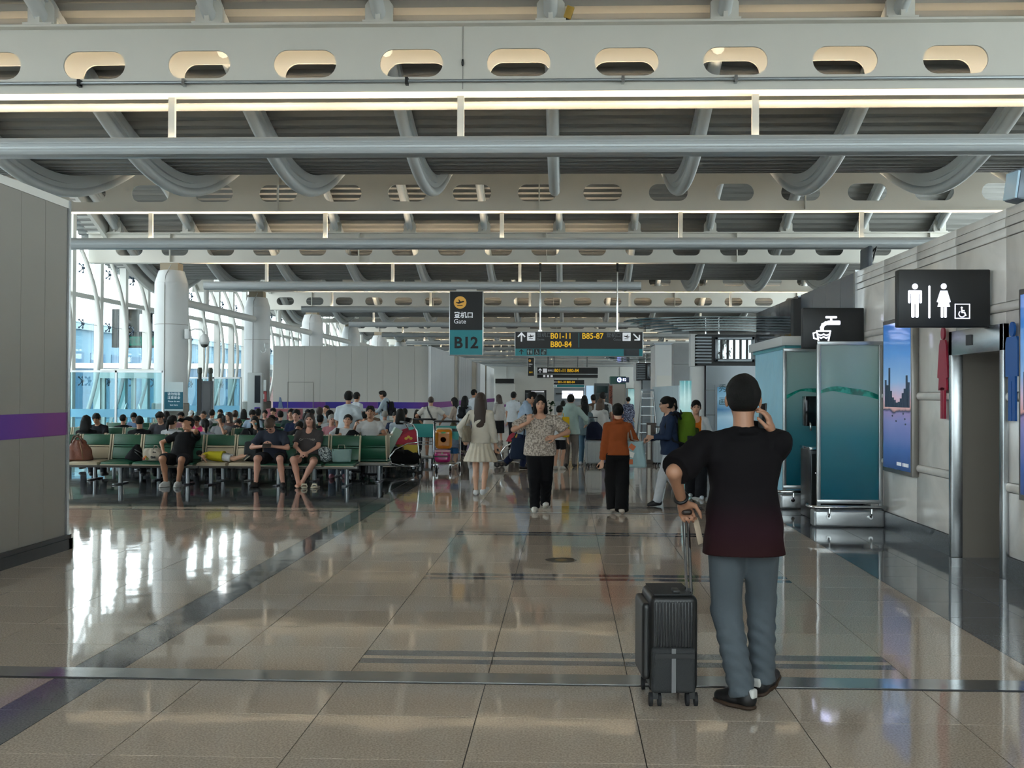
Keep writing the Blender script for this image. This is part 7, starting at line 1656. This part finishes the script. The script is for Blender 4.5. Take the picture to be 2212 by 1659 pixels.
person('man in a white T-shirt sitting tall with one hand on the bench back', (loc[0], loc[1], .03), .25, dict(pel=(0, .0, .54), lean=-4, hy=-8, hp=-2, wr={'r': (-.30, -.22, .92), 'l': (.08, -.3, .74)}, epole={'r': (-.6, .2, -1), 'l': (.9, .2, -.3)}, hd={'r': npv(.2, -.1, .9)}, curl={'r': 55, 'l': 30}), base='seat', h=1.72, build=.98, skin='b', hair='short', top=('tee', '#bbbcbd', {'sr': .072, 'g': 1.1}), bottom=('trousers', '#14151a'), shoes='#23242a', res=.012)
t = thing('book_box', 'pale green open box of papers beside the seated man in white', 'box', (AT(842, 930, 20.6).x, 20.9, .40), .3); MB().cbox((0, 0, .26), (.16, .25, .52), (0, .5, 0)).build('body', mat('pale_green_card', '#9fb5a4', .6), t); MB().cbox((-.085, 0, .27), (.01, .2, .4), (0, .5, 0)).build('label', M_WHITE, t)

# ================================================================ SEATED TRAVELLERS, ROWS BEHIND (shared bodies, own clothes)
POSES = {
 'read': dict(lean=6, hp=24, wr={'l': (.08, -.3, .72), 'r': (-.08, -.3, .72)}, curl={'l': 40, 'r': 40}),
 'up': dict(lean=-6, hp=4, wr={'l': (.13, -.26, .58), 'r': (-.13, -.26, .58)}),
 'look': dict(lean=-4, hp=6, hy=28, wr={'l': (.1, -.28, .62), 'r': (-.12, -.26, .60)}),
 'lookl': dict(lean=-4, hp=6, hy=-30, wr={'l': (.1, -.28, .62), 'r': (-.12, -.26, .60)}),
 'face': dict(lean=4, hp=12, wr={'l': (.03, -.16, 1.05), 'r': (-.12, -.26, .62)}, epole={'l': (.6, -.2, -1)}),
 'bow': dict(lean=30, hp=38, wr={'l': (.12, -.38, .6), 'r': (-.12, -.38, .6)}),
}
TAKEN = {r: [] for r in ROWS}
def sit(label, px, ytop, row, pose, topk, col, hair='short', hairc='k', skin='a', sex='m', yaw=0., **k):
    for rr in [row] + sorted((q for q in ROWS if q % 2 == row % 2 and q > 2 and q != row), key=lambda q: abs(q - row)):
        xx = AT(px, ytop, ROWS[rr]).x
        if all(abs(xx - v) > .50 for v in TAKEN[rr]): row = rr; break
    TAKEN[row].append(AT(px, ytop, ROWS[row]).x)
    Y = ROWS[row]; a = AT(px, ytop, Y); zt = {'bow': 1.10, 'read': 1.22}.get(pose, 1.255); s = min(1.06, max(.84, a.z / zt))
    rz = (0 if row % 2 else PI) + yaw; off = .28 if pose == 'bow' else (.1 if pose == 'read' else -.02)
    x = a.x; B = .9 if sex == 'f' else 1.0; ky = '%s-%s-%s' % (pose, topk, sex)
    yy = Y + (off * .0)
    p = person(label, (x, yy, .27 * (1 - s)), rz, POSES[pose], base='seat', h=1.70 * s, build=B, sh=.92 if sex == 'f' else 1.02, skin=skin, hair=hair, hairc=hairc, top=(topk, col, {'g': 1.06, 'sr': .068} if topk != 'shirt' else {'g': 1.06, 'sr': .064}), bottom=('trousers', k.pop('pants', '#23252b')), shoes=k.pop('shoes', '#3a3a3c'), res=.015, key=ky, **k)
    return p
D = [
 ('woman with a black bob and black top, back turned, at the left end', 192, 904, 2, 'up', 'tee', '#121216', 'bob', 'k', 'a', 'f'),
 ('man in a dark cap-like crop looking down beside the woman with the bob', 211, 900, 3, 'read', 'tee', '#1c1d22', 'short', 'k', 'b', 'm'),
 ('man in a black T-shirt with cropped hair, back turned, left rows', 270, 901, 4, 'up', 'tee', '#15161a', 'buzz', 'k', 'b', 'm'),
 ('man in a blue checked shirt looking down on the left', 291, 899, 5, 'read', 'shirt', '#5d7594', 'short', 'k', 'a', 'm'),
 ('big man in a black shirt with a fade haircut, back turned', 306, 904, 2, 'look', 'tee', '#101116', 'buzz', 'k', 'b', 'm'),
 ('young man in charcoal with a fringe, head tilted, by the column', 348, 896, 3, 'read', 'tee', '#33343a', 'fluffy', 'k', 'a', 'm'),
 ('dark-haired head behind the young man in charcoal', 363, 894, 6, 'up', 'tee', '#25262c', 'bob', 'k', 'a', 'f'),
 ('woman with a ponytail and white top, back turned', 375, 904, 2, 'lookl', 'tee', '#b5b8bd', 'pony', 'k', 'a', 'f'),
 ('person in a black cap facing the camera behind the ponytail', 388, 901, 3, 'up', 'tee', '#7d5a60', 'short', 'k', 'b', 'm', 'cap#141418'),
 ('man in a bright pink T-shirt with glasses looking down', 426, 906, 3, 'read', 'tee', '#b02a62', 'short', 'k', 'b', 'm', 'glasses'),
 ('person in a white cap behind the man in pink', 415, 903, 5, 'read', 'tee', '#3a3c42', 'short', 'k', 'b', 'm', 'cap#b9bcbd'),
 ('man rubbing his face, far behind the man in pink', 440, 892, 5, 'face', 'tee', '#8d8f94', 'buzz', 'k', 'b', 'm'),
 ('woman with a low ponytail and lilac-grey top, back turned', 447, 914, 2, 'look', 'tee', '#878a98', 'pony', 'k', 'a', 'f'),
 ('man in a white shirt seen from behind near the gate totem', 461, 888, 6, 'up', 'shirt', '#b5b6b8', 'buzz', 'k', 'b', 'm'),
 ('dark-haired person beyond the white shirt near the totem', 473, 890, 7, 'up', 'tee', '#5a5c62', 'short', 'k', 'a', 'm'),
 ('man in a pale grey T-shirt holding up a phone, facing forward', 478, 900, 3, 'face', 'tee', '#85888d', 'short', 'k', 'a', 'm'),
 ('woman resting her head behind the man in pale grey', 493, 897, 7, 'lookl', 'tee', '#5f4a46', 'long', 'b', 'c', 'f'),
 ('woman with pinned-up hair and white top, back turned', 511, 892, 6, 'up', 'tee', '#b9b6b1', 'bun', 'b', 'c', 'f'),
 ('person in a black cap bowed forward in dark grey', 505, 912, 4, 'bow', 'tee', '#2f2d31', 'short', 'k', 'b', 'm', 'cap#15151a'),
 ('woman with long black hair and a dark red top', 529, 889, 6, 'up', 'tee', '#6a2430', 'long', 'k', 'a', 'f'),
 ('man in a pale blue shirt looking down mid-rows', 547, 891, 5, 'read', 'shirt', '#8fa3b8', 'short', 'k', 'a', 'm'),
 ('woman in black with a blue face mask, phone raised', 551, 907, 3, 'face', 'tee', '#121317', 'long', 'k', 'c', 'f', 'mask#6fa9b5'),
 ('dark head in the back rows beside the display totem', 560, 887, 8, 'up', 'tee', '#3a3c42', 'short', 'k', 'a', 'm'),
 ('older man in a white patterned shirt facing the camera', 570, 896, 5, 'up', 'shirt', '#a9a29a', 'short', 'k', 'e', 'm'),
 ('person facing forward in dark clothes far back by the pink counter', 588, 886, 7, 'up', 'tee', '#2a2c33', 'fluffy', 'k', 'a', 'm'),
 ('person in a black cap and black top behind the man in navy', 590, 906, 4, 'up', 'tee', '#141519', 'short', 'k', 'b', 'm', 'cap#1c1716'),
 ('man in a slate grey top turned away in the middle rows', 608, 893, 6, 'look', 'tee', '#484b52', 'short', 'k', 'a', 'm'),
 ('person in dark green behind the man in the navy polo', 626, 888, 7, 'up', 'tee', '#26393a', 'short', 'k', 'a', 'm'),
 ('man in a navy polo looking straight at the camera', 637, 889, 5, 'up', 'shirt', '#1a2440', 'short', 'k', 'e', 'm'),
 ('person in black bent forward behind the two front travellers', 637, 917, 2, 'bow', 'tee', '#121318', 'short', 'k', 'd', 'm'),
 ('person in a dark cap, back turned, behind the woman in grey', 664, 898, 4, 'up', 'tee', '#16171c', 'short', 'k', 'b', 'm'),
 ('dark-haired person far behind the woman in grey', 676, 889, 8, 'up', 'tee', '#34363c', 'short', 'k', 'a', 'm'),
 ('person in a cap in the far rows right of the navy polo', 663, 890, 7, 'up', 'tee', '#44464c', 'short', 'k', 'a', 'm', 'cap#1b1b20'),
 ('man in a light blue T-shirt in profile, far row', 704, 878, 7, 'lookl', 'tee', '#93a5b2', 'buzz', 'k', 'a', 'm'),
 ('brown-haired person beside the man in light blue', 693, 883, 8, 'up', 'tee', '#a9b0b6', 'short', 'b', 'c', 'm'),
 ('person in a black cap with a white badge, right rows', 715, 891, 6, 'up', 'tee', '#b0b3b5', 'short', 'k', 'b', 'm', 'cap#141416'),
 ('person in black cap and dark top near the grey-haired woman', 694, 902, 4, 'up', 'tee', '#1b1c20', 'short', 'k', 'b', 'm', 'cap#15161a'),
 ('grey-haired woman in a pink shirt turned to the right', 714, 902, 3, 'look', 'shirt', '#a8747c', 'bun', 'g', 'e', 'f'),
 ('dark-haired person behind the reclining man in white', 737, 905, 4, 'up', 'tee', '#26272c', 'short', 'k', 'a', 'm'),
 ('person in a black cap with an orange collar, back rows', 789, 895, 6, 'up', 'tee', '#3a3430', 'short', 'k', 'b', 'm', 'cap#17171a'),
 ('balding person far behind the seated man in white', 803, 886, 7, 'up', 'tee', '#6d5a4c', 'buzz', 'b', 'c', 'm'),
 ('older man in a white vest with grey cropped hair, back turned', 833, 891, 6, 'up', 'tee', '#b5b2ac', 'buzz', 'g', 'd', 'm'),
 ('young man in a dark striped top looking right', 853, 895, 5, 'look', 'tee', '#2b3550', 'short', 'k', 'a', 'm'),
 ('person in a pale blue top with black hair, back turned, right end', 867, 887, 6, 'up', 'tee', '#9aa6b0', 'bob', 'k', 'a', 'm'),
 ('person in black seen from behind at the right end of the rows', 876, 887, 8, 'up', 'tee', '#141519', 'short', 'k', 'a', 'm'),
 ('woman in a dark patterned top facing forward by the trolleys', 902, 891, 7, 'read', 'tee', '#37332f', 'long', 'k', 'b', 'f'),
]
for d in D:
    ex = None
    if len(d) > 11:
        e = d[11]; ex = {'glasses': 1} if e == 'glasses' else {e.split('#')[0]: '#' + e.split('#')[1]}
    sit(*d[:11], extra=ex, group='seated travellers')
for (px, py, lab) in ((483, 905, 'phone raised by the man in pale grey'), (551, 935, 'phone raised by the masked woman')):
    a = AT(px, py + 8, ROWS[3] - .33); t = thing('mobile_phone', lab, 'phone', a); MB().cbox((0, 0, .07), (.075, .01, .15), (.15, .1, 0)).build('body', M_BLACK, t, bevel=.003)
